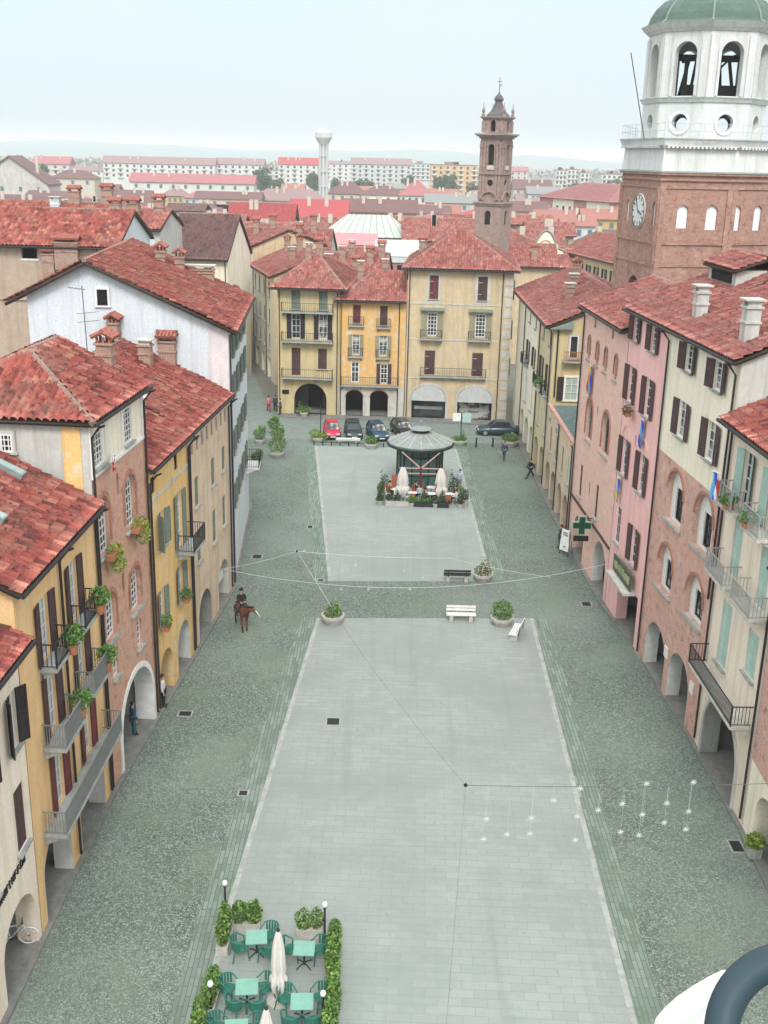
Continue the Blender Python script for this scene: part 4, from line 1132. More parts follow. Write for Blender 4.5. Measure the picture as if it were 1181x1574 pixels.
pm = link('pane', pane_mesh(2.3, 4.0, 1.15, M_dark), f1, (F1[1], .5, 14.5))
f2, L2_ = facet(t, TP[1], TP[2], 0, 26.3, [hp(1.48, 2.35, 22.4, 24.05), hp(3.8, 4.68, 22.3, 24.05)], B_tower)
blind(f2, 1.48, 2.35, 22.4, 24.05); blind(f2, 3.8, 4.68, 22.3, 24.05)
f3, L3_ = facet(t, TP[2], TP[3], 0, 26.3, [hp(.3, 1.08, 22.25, 24.05), hp(2.42, 3.2, 22.25, 24.05)], B_tower)
blind(f3, .3, 1.08, 22.25, 24.05); blind(f3, 2.42, 3.2, 22.25, 24.05)
for i in range(3, 7): facet(t, TP[i], TP[(i + 1) % 7], 0, 26.3, [], B_tower)
# clock
ck = MB(); ck.lathe([(1.28, 0), (1.28, .08), (1.18, .1)], 40); ck = ck.obj('clock_face', P_belfry, f1, (F1[1], -.02, 23.45)); ck.rotation_euler = (pi / 2, 0, 0)
mb = MB()
for i in range(12):
    a = 2 * pi * i / 12; M_ = Matrix.Rotation(a, 4, 'Z')
    mb.box(-.05, .05, .84, 1.1, .102, .115, M=M_)
mb.lathe([(1.22, .105), (1.22, .12), (1.16, .12), (1.16, .105)], 40, close=False)
mb.box(-.05, .05, -.1, .75, .121, .135, M=Matrix.Rotation(-1.9, 4, 'Z')); mb.box(-.035, .035, -.15, 1.05, .136, .15, M=Matrix.Rotation(.6, 4, 'Z'))
mb.obj('clock_hands', M_dark, ck)
# brick bands and bracket courses
for z, g in ((25.2, .10), (25.75, .16), (26.15, .24), (21.2, .12), (19.6, .1)): ring('brick_band', TP, z, z + .16, g, g, B_tower, t)
mb = MB()
for (A, B) in ((TP[0], TP[1]), (TP[1], TP[2]), (TP[2], TP[3])):
    A = Vector((A[0], A[1], 0)); B = Vector((B[0], B[1], 0)); d = (B - A).normalized(); n_ = Vector((d.y, -d.x, 0))
    for q in (A, B):
        M_ = Matrix.Translation(q + (d * .2 if q is A else -d * .2)) @ Matrix.Rotation(atan2(d.y, d.x), 4, 'Z'); MB().box(-.2, .2, -.12, .05, 12, 25.19, M=M_).obj('corner_pilaster', B_tower, t)
ring('lead_ledge', TP, 26.32, 26.42, .3, .22, M_lead, t)
ring('white_base', TP, 26.43, 28.0, .12, -.02, P_belfry, t)
ring('cornice', TP, 28.0, 28.2, .1, .25, P_belfry, t); ring('cornice', TP, 28.205, 28.6, .25, .45, P_belfry, t); ring('lead_ledge', TP, 28.603, 28.7, .49, .44, M_lead, t)
for (A, B) in ((TP[0], TP[1]), (TP[1], TP[2]), (TP[2], TP[3])):
    A = Vector((A[0], A[1], 0)); B = Vector((B[0], B[1], 0)); d = (B - A).normalized(); Ld = (B - A).length; n = int(Ld / .32)
    pts = [(0, 28.19)]
    for i in range(n): x = .1 + (Ld - .2) * i / n; pts += [(x, 28.12), (x, 28.0), (x + .17, 28.0), (x + .17, 28.12)]
    pts += [(Ld, 28.19)]; pts = [(0, 28.19)] + pts[1:]
    mb = MB(); mb.prism([(x, -.36, z) for x, z in pts], (0, .15, 0)); mb.obj('dentils', P_belfry, t, A, atan2(d.y, d.x))
# lantern
LC = Vector((24.05, 90.2)); LR = 4.6; a0 = atan2(-LC.y, -LC.x)
OP = [LC + LR * Vector((cos(a0 + pi / 4 * k), sin(a0 + pi / 4 * k))) for k in range(8)]
fl_ = []
for k in range(8):
    A, B = OP[k], OP[(k + 1) % 8]
    L = (B - A).length
    facet(t, A, B, 28.7, 31.3, [(hole_poly(('e', L / 2 - .62, L / 2 + .62, 29.25, 30.5)), .45)], P_belfry, 'drum_wall')
    f, L = facet(t, A, B, 31.6, 36.2, [(hole_poly(('a', L / 2 - .85, L / 2 + .85, 31.75, 35.5, None)), .55)], P_belfry, 'lantern_wall')
    for u in (.02, L - .57): MB().box(u, u + .55, -.12, -.002, 31.62, 35.9).obj('pilaster', P_belfry, f)
    arch_trim(f, L / 2 - .85, L / 2 + .85, 31.75, 35.5, .22, P_belfry, y=-.07)
    if k == 7 or k == 0:
        mb = MB(); facade_mesh(mb, hole_poly(('e', L / 2 - .85, L / 2 + .85, 29.0, 30.75)), [(hole_poly(('e', L / 2 - .62, L / 2 + .62, 29.25, 30.5)), .08)], y0=-.07); mb.obj('oculus_ring', M_white, f)
C_ = (LC.x, LC.y)
OPt = [(p.x, p.y) for p in OP]
ring('lantern_cornice', OPt, 31.3, 31.6, .1, .28, P_belfry, t, C_); ring('lead_ledge', OPt, 31.603, 31.66, .32, .26, M_lead, t, C_)
ring('lantern_cornice', OPt, 36.2, 36.4, .1, .3, P_belfry, t, C_); ring('lantern_cornice', OPt, 36.403, 36.8, .34, .7, P_belfry, t, C_)
ring('floor_slab', OPt, 31.3, 31.58, -.7, -.7, M_stone, t, C_)
M_copper = plaster('weathered_copper', (.10, .155, .13), (.16, .22, .19), scale=.6)
mb = MB(); ph = (a0 / (2 * pi)) * 8
prof = [(LR + .5, 36.81), (LR + .12, 37.0), (LR - .05, 37.5), (LR - .4, 38.05), (LR - 1.0, 38.6), (LR - 2.0, 39.0), (LR - 3.3, 39.25), (.4, 39.35)]
mb.lathe(prof, 8, (LC.x, LC.y, 0), ph=ph); dm = mb.obj('dome', M_copper, t)
mb = MB()
for k in range(8):
    mb.tube([(LC.x + (r + .02) * cos(a0 + pi / 4 * k), LC.y + (r + .02) * sin(a0 + pi / 4 * k), z) for r, z in prof], .07, 6)
mb.obj('dome_ribs', M_lead, dm)
# bell frame and bell
mb = MB()
for sx in (-1, 1):
    for sy in (-1, 1): mb.tube([(LC.x + sx * 1.7, LC.y + sy * 1.7, 31.58), (LC.x + sx * 1.2, LC.y + sy * 1.2, 34.6)], .13, 6)
    mb.tube([(LC.x + sx * 1.3, LC.y - 2.6, 34.6), (LC.x + sx * 1.3, LC.y + 2.6, 34.6)], .15, 6); mb.tube([(LC.x - 2.6, LC.y + sx * 1.3, 34.65), (LC.x + 2.6, LC.y + sx * 1.3, 34.65)], .15, 6)
    mb.tube([(LC.x - sx * 1.6, LC.y - 1.7, 31.6), (LC.x + sx * 1.2, LC.y - 1.2, 34.5)], .08, 6)
    mb.tube([(LC.x + sx * 2.2, LC.y - 2.2, 31.6), (LC.x + sx * 2.2, LC.y - 2.2, 34.6)], .16, 6)
mb.box(LC.x - 2.5, LC.x + 2.5, LC.y - 2.4, LC.y - 2.0, 34.3, 34.6)
mb.box(LC.x - 2.4, LC.x + 2.4, LC.y - 2.3, LC.y - 2.1, 31.6, 32.6)
mb.obj('bell_frame', M_dark, t)
mb = MB(); mb.lathe([(.05, 1.35), (.35, 1.3), (.45, 1.0), (.55, .4), (.8, .05), (.85, 0), (.7, .02)], 16, (LC.x, LC.y, 32.8)); mb.obj('bell', plain('bronze', (.05, .045, .03), .5, .6), t)
# railing on the ledge and lightning rod
mb = MB()
RP = [Vector((q[0], q[1], 0)) for q in TP]; cc_ = Vector((23.2, 91, 0))
RP = [cc_ + (q - cc_) * 1.06 for q in RP]
for i in (6, 0, 1, 2):
    A, B = RP[i], RP[(i + 1) % 7]
    for z in (29.2, 29.7): mb.tube([A + Vector((0, 0, z)), B + Vector((0, 0, z))], .018, 5)
    n = 6
    for k in range(n): q = A.lerp(B, k / n); mb.tube([q + Vector((0, 0, 28.6)), q + Vector((0, 0, 29.7))], .018, 5)
mb.obj('railing', plain('pale_iron', (.45, .48, .48)), t)
MB().tube([(18.45, 84.6, 28.6), (16.85, 84.2, 34.4)], .035, 5).obj('lightning_rod', M_iron, t)

# ================================================================== brick bell tower (centre)
t = thing('bell_tower', 'slender brick church tower with stone cornices and small curved spire', 'tower', (13.7, 151.6, 0), radians(-28.7))
Wt = 1.57
B_pale = brickm('pale_tower_brick', (.29, .19, .16), (.23, .145, .12), (.36, .29, .26), (.25, .19, .175))
def sq(mb, w, z0, z1, mi=0): mb.box(-w, w, -w, w, z0, z1, mi)
holes = {0: [(hole_poly(('a', Wt - .45, Wt + .45, 26.2, 28.8, None)), .3), (hole_poly(('e', Wt - .42, Wt + .42, 23.5, 24.35)), .25), (hole_poly(('a', Wt - .42, Wt + .42, 18.6, 20.4, None)), .3)]}
for k, (A, B) in enumerate((((-Wt, -Wt), (Wt, -Wt)), ((Wt, -Wt), (Wt, Wt)), ((Wt, Wt), (-Wt, Wt)), ((-Wt, Wt), (-Wt, -Wt)))):
    w_ = Wt * 1.18
    f, L = facet(t, (A[0] * 1.18, A[1] * 1.18), (B[0] * 1.18, B[1] * 1.18), 0, 21.3, [(hole_poly(('a', w_ - .42, w_ + .42, 18.6, 20.4, None)), .3)] if k in (0, 1) else [], P_stone if k > 3 else B_pale)
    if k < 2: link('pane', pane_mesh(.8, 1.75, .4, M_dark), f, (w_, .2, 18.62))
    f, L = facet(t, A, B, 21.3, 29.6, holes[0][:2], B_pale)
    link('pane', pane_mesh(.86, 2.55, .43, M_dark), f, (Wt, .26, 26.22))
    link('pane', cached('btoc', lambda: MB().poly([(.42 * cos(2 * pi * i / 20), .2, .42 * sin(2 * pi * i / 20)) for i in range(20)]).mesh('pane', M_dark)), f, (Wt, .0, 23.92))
    mb = MB()
    for u in (.06, .52, L - .84, L - .38): MB().box(u, u + .3, -.12, -.002, 21.7, 29.2).box(u - .04, u + .34, -.17, -.121, 28.3, 28.75).obj('pilaster', B_pale, f)
    arch_trim(f, .5, L - .5, 21.45, 22.75, .2, B_pale, y=-.3, rise=.9, legs=False)
    arch_trim(f, Wt - .45, Wt + .45, 26.2, 28.8, .16, B_pale, y=-.13)
    mb = MB(); mb.box(Wt - .5, Wt + .5, -.14, -.002, 25.6, 26.1); mb.obj('balustrade', M_stonel, f)
    A2, B2 = (A[0] * .95, A[1] * .95), (B[0] * .95, B[1] * .95)
    f, L = facet(t, A2, B2, 30.2, 31.9, [(hole_poly(('a', L / 2 - .42, L / 2 + .28, 30.35, 31.75, None)), .3)], B_pale)
    mb = MB()
    for u in (.02, L - .47): MB().box(u, u + .45, -.14, -.002, 30.22, 31.6).obj('pilaster', B_pale, f)
stt = plaster('tower_stone_trim', (.34, .27, .24), (.24, .19, .18), scale=1)
mb = MB(); sq(mb, Wt * 1.27, 21.05, 21.3); sq(mb, Wt * 1.36, 21.301, 21.5); sq(mb, Wt * 1.12, 29.45, 29.7); sq(mb, Wt * 1.3, 29.701, 29.9); sq(mb, Wt * 1.42, 29.901, 30.1); sq(mb, Wt * 1.06, 31.9, 32.05); sq(mb, Wt * 1.14, 32.051, 32.2); sq(mb, Wt * 1.15, 25.0, 25.12)
mb.obj('cornice', stt, t)
mb = MB(); mb.lathe([(1.55, 32.2), (1.45, 32.45), (1.05, 32.8), (.78, 33.2), (.58, 33.7), (.44, 34.1), (.6, 34.2), (.62, 34.4), (.45, 34.7), (.15, 35.0), (.06, 35.3)], 12); sp_ = mb.obj('spire', plaster('dark_spire_lead', (.12, .11, .12), (.2, .17, .17), scale=1), t)
mb = MB(); mb.tube([(0, 0, 35.2), (0, 0, 37.0)], .04, 6); mb.tube([(-.35, 0, 36.5), (.35, 0, 36.5)], .035, 6); mb.tube([(0, 0, 35.9), (.35, 0, 36.15)], .05, 5); mb.obj('cross', M_iron, sp_)
fm = MB().lathe([(.24, 0), (.24, .3), (.1, .36), (.24, .65), (.2, .9), (.07, 1.1), (.04, 1.7)], 8).mesh('finial', stt)
for sx in (-1, 1):
    for sy in (-1, 1): link('finial', fm, t, (sx * 1.45, sy * 1.45, 32.2))

# ================================================================== baroque church front and the houses round it
t = thing('church_front', 'small baroque church front with curved white gable, right of the bell tower', 'church', (22.9, 185, 0), .06)
mb = MB(); facade_mesh(mb, [(0, 0), (5.5, 0), (5.5, 12.4), (0, 12.4)], [(hole_poly(('r', 1.9, 3.4, 8.6, 11)), .3)]); mb.obj('wall', P_orange, t)
cur = [(-.6, 12.5), (-.2, 12.75), (.5, 13.0), (1.0, 13.6), (1.4, 14.6), (2.0, 15.5), (2.75, 15.9), (3.5, 15.5), (4.1, 14.6), (4.5, 13.6), (5.0, 13.0), (5.7, 12.75), (6.1, 12.5)]
mb = MB(); mb.prism([(u, -.2, z) for u, z in cur], (0, .6, 0)); g_ = mb.obj('curved_gable', P_cream, t)
mb = MB(); 
for a, b in zip(cur[:-1], cur[1:]): mb.tube([(a[0], -.25, a[1] + .1), (b[0], -.25, b[1] + .1)], .17, 6)
mb.obj('gable_coping', M_lead, g_)
mb = MB(); facade_mesh(mb, hole_poly(('a', 1.7, 3.8, 13.1, 14.4, None)), [(hole_poly(('a', 1.9, 3.6, 13.2, 14.25, None)), .04)], y0=-.26); mb.obj('lunette', B_arch, g_)
mb = MB(); mb.box(-.3, 5.8, -.35, .0, 12.1, 12.45); mb.box(-.3, 5.8, -.3, -.0, 11.5, 11.7)
for u in (0, .75, 4.4, 5.1): mb.box(u, u + .45, -.16, -.002, 0, 11.45)
mb.obj('pilasters', P_cream, t)
mb = MB(); mb.box(1.7, 3.6, -.1, -.002, 8.3, 8.55); mb.box(1.95, 3.35, .1, .14, 8.65, 10.95); mb.obj('window', M_shutgr, t)
mb = MB(); mb.box(.1, 5.4, .4, 22, 0, 12.2); mb.obj('nave_wall', P_yellow, t)
roof_obj('roof', [[(-.2, .4, 12), (-.2, 22, 12), (2.75, 22, 13.6), (2.75, .4, 13.6)], [(5.7, 22, 12), (5.7, .4, 12), (2.75, .4, 13.6), (2.75, 22, 13.6)]], T_old, t, tw=.4, rl=.6, nper=4)

h = House('yellow_row_house', 'cream yellow house with a row of dark shutters right of the church front', (29.2, 190), (34.6, 164), 13, 12.6)
for i in range(7):
    h.win(2.2 + i * 3.3, 3.2 + i * 3.3, 8.9, 11.2, 'so', mat=M_shutd, sw=.5); h.win(2.2 + i * 3.3, 3.2 + i * 3.3, 5, 7.2, 'sc', mat=M_shutd)
h.walls([(0, 12.6, P_cry, 'wall')]); h.body(P_cry, yr=6.5, zr=15.4); h.roof(.43, .6, mat=T_old, tw=.36, rl=.55, nper=4)
h = House('red_walled_house', 'red house with white wall panels and a broad hipped roof, left of the belfry', (58.3, 445), (77, 400), 26, 13.5)
P_redw = plaster('rose_wall', (.50, .24, .21))
for u in (3, 12.5, 17, 21.5, 28, 36, 40): h.win(u, u + 1.8, 6.5, 10.5, 'pl', nx=1, ny=1, sill=False, frame=M_shutd)
h.walls([(0, 13.5, P_redw, 'wall', 0, 10), (0, 13.5, P_cream, 'wall', 10, 25), (0, 13.5, P_redw, 'wall', 25, 34), (0, 13.5, P_cream, 'wall', 34, h.L)]); h.body(P_redw)
h.roof(.42, 1.0, hipL=12, hipR=12, mat=T_pink, tw=.6, rl=.9, nper=4)

# left background: tall house behind the white gable
h = House('tall_stone_house', 'tall rubble walled house with dark loft opening behind the white gabled house', (-40, 95), (-23.2, 94.6), 12, 19.3)
h.hole('r', 8.6, 9.95, 18.0, 18.9, .4)
h.walls([(0, 19.3, P_stone, 'wall')]); h.body(P_white, yr=6, zr=22); h.roof(.42, .6, mat=T_red, tw=.33, rl=.5, side=.1, sideR=.3)
mb = MB(); mb.box(8.5, 10.05, -.05, .38, 17.85, 17.99); mb.obj('sill', M_white, h.r)
h.pipe(15.2, 2); 
mb = MB(); mb.tube([(0, -.1, 14.5), (16.6, -.1, 14.4)], .03, 5); mb.obj('cable', M_iron, h.r)
chimney(h.ro, 12.6, -.1, 17.8, 1.6, 2.0, 1.0, 'tile'); chimney(h.ro, 11.0, -.1, 17.0, 1.4, 1.0, .9, 'tile')
h = House('far_tiled_house', 'red tiled roof higher up behind the rubble walled house', (-46, 118), (-30.3, 117.5), 12, 18.6)
h.walls([(0, 18.6, P_stone, 'wall')]); h.body(P_stone, yr=6, zr=21.5); h.roof(.46, .5, mat=T_red, tw=.36, rl=.55)
chimney(h.ro, 11.2, 6, 21.2, 1.3, 1.2, .9, 'tile'); chimney(h.ro, 14.8, 6, 21.2, 1.6, 1.2, .9, 'tile'); chimney(h.ro, 9.3, 5.2, 20.6, 1.0, 1.0, .8, 'stone', mat=P_white)
h = House('shed_roofed_house', 'grey stuccoed house with a slanting roof beside the chimneys on the left', (-29.2, 112), (-23, 111.6), 9, 19.6)
h.walls([(0, 19.6, P_grey, 'wall')]); h.body(P_grey, yr=4.5, zr=21); h.roof(.35, .4, mat=T_old, tw=.36, rl=.55)
chimney(h.ro, 1.6, .8, 19.6, 2.2, 1.1, .9, 'tile'); chimney(h.ro, 2.9, 2.6, 20.2, 1.6, 1.2, .9, 'tile'); chimney(h.ro, 5.2, 4, 20.6, 1.5, 1.0, .8, 'tile')
mb = MB(); mb.box(5.0, 5.7, -.05, -.003, 15.5, 19); mb.obj('white_strip', P_white, h.r)
h = House('lookout_house', 'house with a boxy roof lookout behind the dark brown roof', (-58, 290), (-48, 290), 10, 12.5)
h.walls([(0, 12.5, P_grey, 'wall')]); h.body(P_grey); h.roof(.3, .5, mat=T_brown, tw=.5, rl=.8, nper=4)
h = House('chimney_roof_house', 'house with a weathered roof full of chimneys behind the dirty yellow corner house', (-20.6, 149), (-8.3, 148.5), 13, 13.9)
for u in (3, 8): h.win(u, u + 1, 10.5, 12.5, 'sc', mat=M_shutgr)
h.walls([(0, 13.9, P_grey, 'wall')]); h.body(P_grey, yr=6.5, zr=17.2); h.roof(.5, .6, mat=T_old, tw=.32, rl=.5)
for u, y, hh in ((2, 5, 1.6), (4.2, 5.6, 1.8), (6.3, 3, 1.4), (8, 4.4, 1.3), (9.8, 5.8, 1.8), (5.4, 1.6, 1.2)): chimney(h.ro, u, y, h.rz(y), hh, .8, .8, 'tile' if y > 4 else 'stone')
h = House('cluttered_roof_house', 'house with a cluttered weathered roof between the orange and the dirty yellow house', (-8.6, 131), (-.5, 130.5), 12, 13.2)
h.walls([(0, 13.2, P_stone, 'wall')]); h.body(P_stone, yr=6, zr=15.6); h.roof(.4, .5, mat=T_old, tw=.32, rl=.5)
for u, y in ((1.2, 2), (2.6, 4), (4.5, 1.2), (6, 3.6), (7.3, 5.0), (3.6, 5.6)): chimney(h.ro, u, y, h.rz(y), 1.4, .8, .7, 'tile' if u > 4 else 'stone')
h = House('roof_behind_house', 'weathered roof directly behind the large beige house and its pyramid roof', (13.0, 150), (22.5, 149.5), 12, 13.4)
h.walls([(0, 13.4, P_beige, 'wall')]); h.body(P_beige, yr=6, zr=15.8); h.roof(.4, .5, mat=T_old, tw=.34, rl=.52); chimney(h.ro, 2, 3, h.rz(3), 1.3, .8, .7, 'tile'); chimney(h.ro, 6.5, 2, h.rz(2), 1.3, .8, .7, 'tile')
# pale metal roofed hall with pink band
t = thing('metal_roofed_hall', 'hall with pale grey metal roof, pink fascia and dark window band', 'hall', (-14.6, 240, 0))
M_metal = plaster('pale_metal_sheet', (.50, .53, .48), (.40, .44, .39), scale=.4)
mb = MB(); mb.box(0, 18.5, 0, 18, 0, 10.2); mb.obj('wall', P_grey, t)
mb = MB(); z0, z1 = 10.4, 14.6
mb.add([(-.5, -.5, z0), (19, -.5, z0), (19, 18.5, z0), (-.5, 18.5, z0), (5, 9, z1), (14.5, 9, z1)], [(0, 1, 5, 4), (1, 2, 5), (2, 3, 4, 5), (3, 0, 4), (0, 3, 2, 1)]); rf = mb.obj('roof', M_metal, t)
mb = MB()
for i in range(10): 
    x = 1 + i * 1.8; mb.tube([(x, -.5, z0 + .05), (5 + (x - 1) / 16.2 * 9.5, 9, z1 + .05)], .06, 4)
mb.obj('roof_seams', M_lead, rf)
mb = MB(); mb.box(.5, 11.5, -13, -1, 0, 9.2); mb.obj('front_wall', P_beige, t)
mb = MB(); mb.box(.3, 11.8, -13.3, -.8, 9.201, 9.7); mb.obj('window_band', glass, t)
mb = MB(); mb.add([(.2, -13.6, 9.8), (12, -13.6, 9.8), (12, -6, 11.6), (.2, -6, 11.6)], [(0, 1, 2, 3)]); mb.prism([(.2, -13.6, 9.701), (12, -13.6, 9.701), (12, -13.6, 9.8), (.2, -13.6, 9.8)], (0, 7.6, 0)); mb.obj('pink_roof', plain('pink_metal', (.62, .20, .22), .6), t)
t = thing('white_block_house', 'plain white block with a flat pale roof behind the orange house', 'house', (-2.4, 185, 0))
mb = MB(); mb.box(0, 8.2, 0, 12, 0, 10.2); mb.obj('wall', P_redw, t)
mb = MB(); mb.box(-.2, 8.4, -.2, 14, 10.201, 11.2); mb.obj('white_fascia', P_white, t)
mb = MB(); mb.add([(-.3, -.3, 11.21), (8.5, -.3, 11.21), (8.5, 14, 12.9), (-.3, 14, 12.9)], [(0, 1, 2, 3)]); mb.obj('roof', M_metal, t)
mb = MB(); mb.box(3.6, 6, -.06, -.003, 7.5, 9.8); mb.obj('window', M_dark, t)
# water tower
t = thing('water_tower', 'pale mushroom shaped water tower standing above the far rooftops', 'water tower', (-42, 700, 0))
P_wt = plaster('pale_concrete', (.60, .61, .60), (.5, .52, .52), scale=.1)
mb = MB()
for k in range(8):
    a = 2 * pi * k / 8; mb.box(-.4, .4, -.4, .4, 0, 34, M=Matrix.Translation((2.6 * cos(a), 2.6 * sin(a), 0)) @ Matrix.Rotation(a, 4, 'Z'))
mb.lathe([(1.7, 0), (1.7, 34)], 12); 
for z in (8, 17, 26): mb.lathe([(2.9, z), (2.9, z + .6)], 16)
mb.obj('shaft', P_wt, t)
MB().lathe([(2.9, 33), (5.0, 36.4), (5.2, 36.8), (5.2, 39.6), (4.9, 40.2), (2.7, 41.3), (1, 42.2), (1, 43.2), (.2, 43.6)], 24).obj('tank', P_wt, t)

# ================================================================== the far town
B_wh = plaster('block_white', (.66, .66, .63), (.55, .56, .54), scale=.06)
B_gw = plaster('block_grey_white', (.55, .57, .56), (.46, .48, .48), scale=.06)
B_pk = plaster('block_pinkish', (.58, .50, .49), (.50, .44, .43), scale=.06)
B_cr = plaster('block_cream', (.58, .53, .44), (.50, .46, .40), scale=.06)
B_or = plaster('block_orange', (.62, .42, .22), (.55, .40, .25), scale=.06)
P_yel = plaster('mustard_wall', (.56, .40, .17), (.48, .36, .18), scale=.1)
T_lil = plain('lilac_far_roof', (.25, .17, .17)); T_grey = plain('grey_far_roof', (.22, .22, .22))
farglass = plain('far_window', (.07, .09, .10), .4)
farshut = plain('far_shutter', (.10, .17, .15), .7); farblue = plain('far_blue_shutter', (.10, .16, .22), .7)
TOWN = [
('grey_hall','large grey hall with a broad gabled roof at the far left',-158.4,-130.2,430,16,13.7,23.5,P_grey,T_brown,4,1,'front'),
('pinkish_block','pale pinkish block rising behind the grey hall',-227.1,-204.0,720,14,17.5,22.1,B_pk,T_pink,4,3,'eave'),
('cottage','cream cottage with a brown hipped roof in front of the pinkish block',-156.1,-136.1,520,12,14.1,17.7,B_cr,T_brown,3,1,'hip'),
('low_house','low house with brown roof at the left edge beside the grey hall',-118.4,-110.4,330,12,9.6,13.7,P_grey,T_brown,2,1,'eave'),
('low_house','low pale gabled house just right of the house at the left edge',-103.9,-95.8,310,12,9.1,13.8,P_cream,T_brown,2,1,'eave'),
('long_block','very long white apartment block with lilac roof on the left skyline',-202.9,-124.4,800,14,18.1,22.9,B_wh,T_lil,16,3,'eave'),
('long_block','white balcony block continuing the long white block to its right',-126.6,-92.5,820,14,18.8,23.2,B_wh,T_lil,7,4,'eave'),
('long_house','long white house with a pinkish red roof below the long white block',-119.9,-63.2,520,12,13.3,17.2,B_wh,T_pink,10,1,'eave'),
('apartment_block','white apartment block with bright pink roof left of the water tower',-84.7,-55.7,850,13,19.4,24.5,B_wh,T_bright,6,4,'eave'),
('apartment_block','small white block between the water tower and the large grey one',-55.7,-30.9,950,12,19.9,22.4,B_wh,T_lil,5,4,'eave'),
('apartment_block','large grey white apartment block with many windows right of the water tower',-31.2,14.8,870,15,20.7,25.4,B_gw,T_lil,10,5,'eave'),
('apartment_block','distant lilac grey block right behind the large grey white one',16.3,33.2,990,12,21.1,23.3,B_gw,T_lil,4,4,'flat'),
('apartment_block','orange and yellow striped apartment block left of the brick bell tower',26.6,58.5,780,15,22.0,23.3,B_or,T_lil,7,5,'flat'),
('apartment_block','pale teal block between the balcony block and the pink roofed one',-103.1,-88.7,900,12,14.1,17.0,B_gw,T_lil,3,4,'flat'),
('town_house','house with a bright red roof behind the side street, left of its twin',-40.3,-24.5,280,13,10.6,15.0,P_cream,T_bright,4,1,'eave'),
('town_house','house with a bright red roof left of the grey metal roof',-26.9,-12.0,300,13,10.7,15.5,P_cream,T_bright,4,1,'eave'),
('town_house','house with lilac brown hipped roof under the large grey white block, left one',-28.9,-11.9,520,12,10.1,15.4,B_cr,T_brown,4,1,'hip'),
('town_house','house with lilac brown hipped roof under the large grey white block, right one',-12.7,5.5,480,12,11.2,15.0,P_cream,T_brown,4,1,'hip'),
('town_house','white house with green shutters and a tall pinkish hipped roof',3.5,17.3,470,12,11.6,17.7,B_wh,T_pink,5,1,'hip'),
('town_house','long low house with brown roof behind the grey metal roof',-14.2,7.7,345,12,10.5,14.3,P_stone,T_brown,6,1,'eave'),
('town_house','low house with a white and blue band of windows, left of the bell tower',1.4,18.8,360,12,9.9,12.2,B_wh,T_brown,6,1,'eave'),
('town_house','low grey roofed house beside the bell tower foot',13.5,35.0,440,12,10.2,13.4,P_grey,T_grey,5,1,'eave'),
('town_house','house with a wide weathered roof just left of the bell tower',3.0,18.8,235,15,10.4,14.5,P_stone,T_old,5,1,'eave'),
('town_house','yellow house with blue shutters right of the bell tower',40.3,53.3,385,12,10.1,13.3,P_yel,T_brown,5,1,'eave'),
('town_house','distant house with a wide pink red roof left of the white belfry',84.1,106.1,520,14,11.6,16.8,B_cr,T_pink,5,1,'hip'),
('town_house','low grey roofed sheds in front of the pink red roof',67.4,93.0,560,14,10.8,14.3,B_gw,T_grey,5,1,'eave'),
('tower_block','first of three slim white tower blocks near the white belfry, leftmost',114.8,122.6,800,12,20.1,21.0,B_wh,T_lil,3,5,'flat'),
('tower_block','second of three slim white tower blocks, the tallest, in the middle',127.6,136.1,830,12,20.5,21.4,B_wh,T_lil,3,5,'flat'),
('tower_block','third of three slim white tower blocks, on the right',132.2,138.2,800,12,18.8,19.6,B_wh,T_lil,2,4,'flat'),
('tower_block','low white block touching the edge of the white belfry',143.7,157.0,780,12,18.5,19.8,B_wh,T_lil,4,3,'flat'),
('town_house','pale pink house on the skyline just right of the bell tower',92.9,107.2,900,12,18.0,21.4,B_pk,T_pink,3,2,'eave'),
('town_house','house with lilac roof right of the bell tower, in front of the skyline',64.5,84.4,600,13,12.0,16.8,B_cr,T_brown,4,1,'eave'),
('town_house','brown roofed house in the middle left of the town, above the white gable',-135.8,-118.8,420,12,9.7,11.8,P_cream,T_brown,4,1,'eave'),
('town_house','pale house in the middle left with a low lilac roof',-74.6,-49.9,430,12,10.1,12.7,B_cr,T_brown,5,1,'eave'),
('town_house','house with a lilac roof left of the water tower foot',-54.9,-25.7,440,12,9.5,13.9,B_cr,T_lil,6,1,'hip'),
('town_house','far white house on the left skyline beside the long white block',-225.2,-203.2,800,12,12.6,16.1,B_wh,T_lil,4,2,'eave'),
('town_house','low house with brown roof behind the chimneys on the left',-91.7,-76.4,330,12,10.3,13.0,P_cream,T_brown,4,1,'eave'),
('town_house','wide roofed house in the shade of the bell tower, right side',30.0,41.7,290,12,11.1,13.2,P_stone,T_old,3,1,'eave'),
('town_house','weathered roofed house behind the narrow side street',-47.1,-35.8,270,12,10.5,12.4,P_stone,T_old,3,1,'eave'),
]
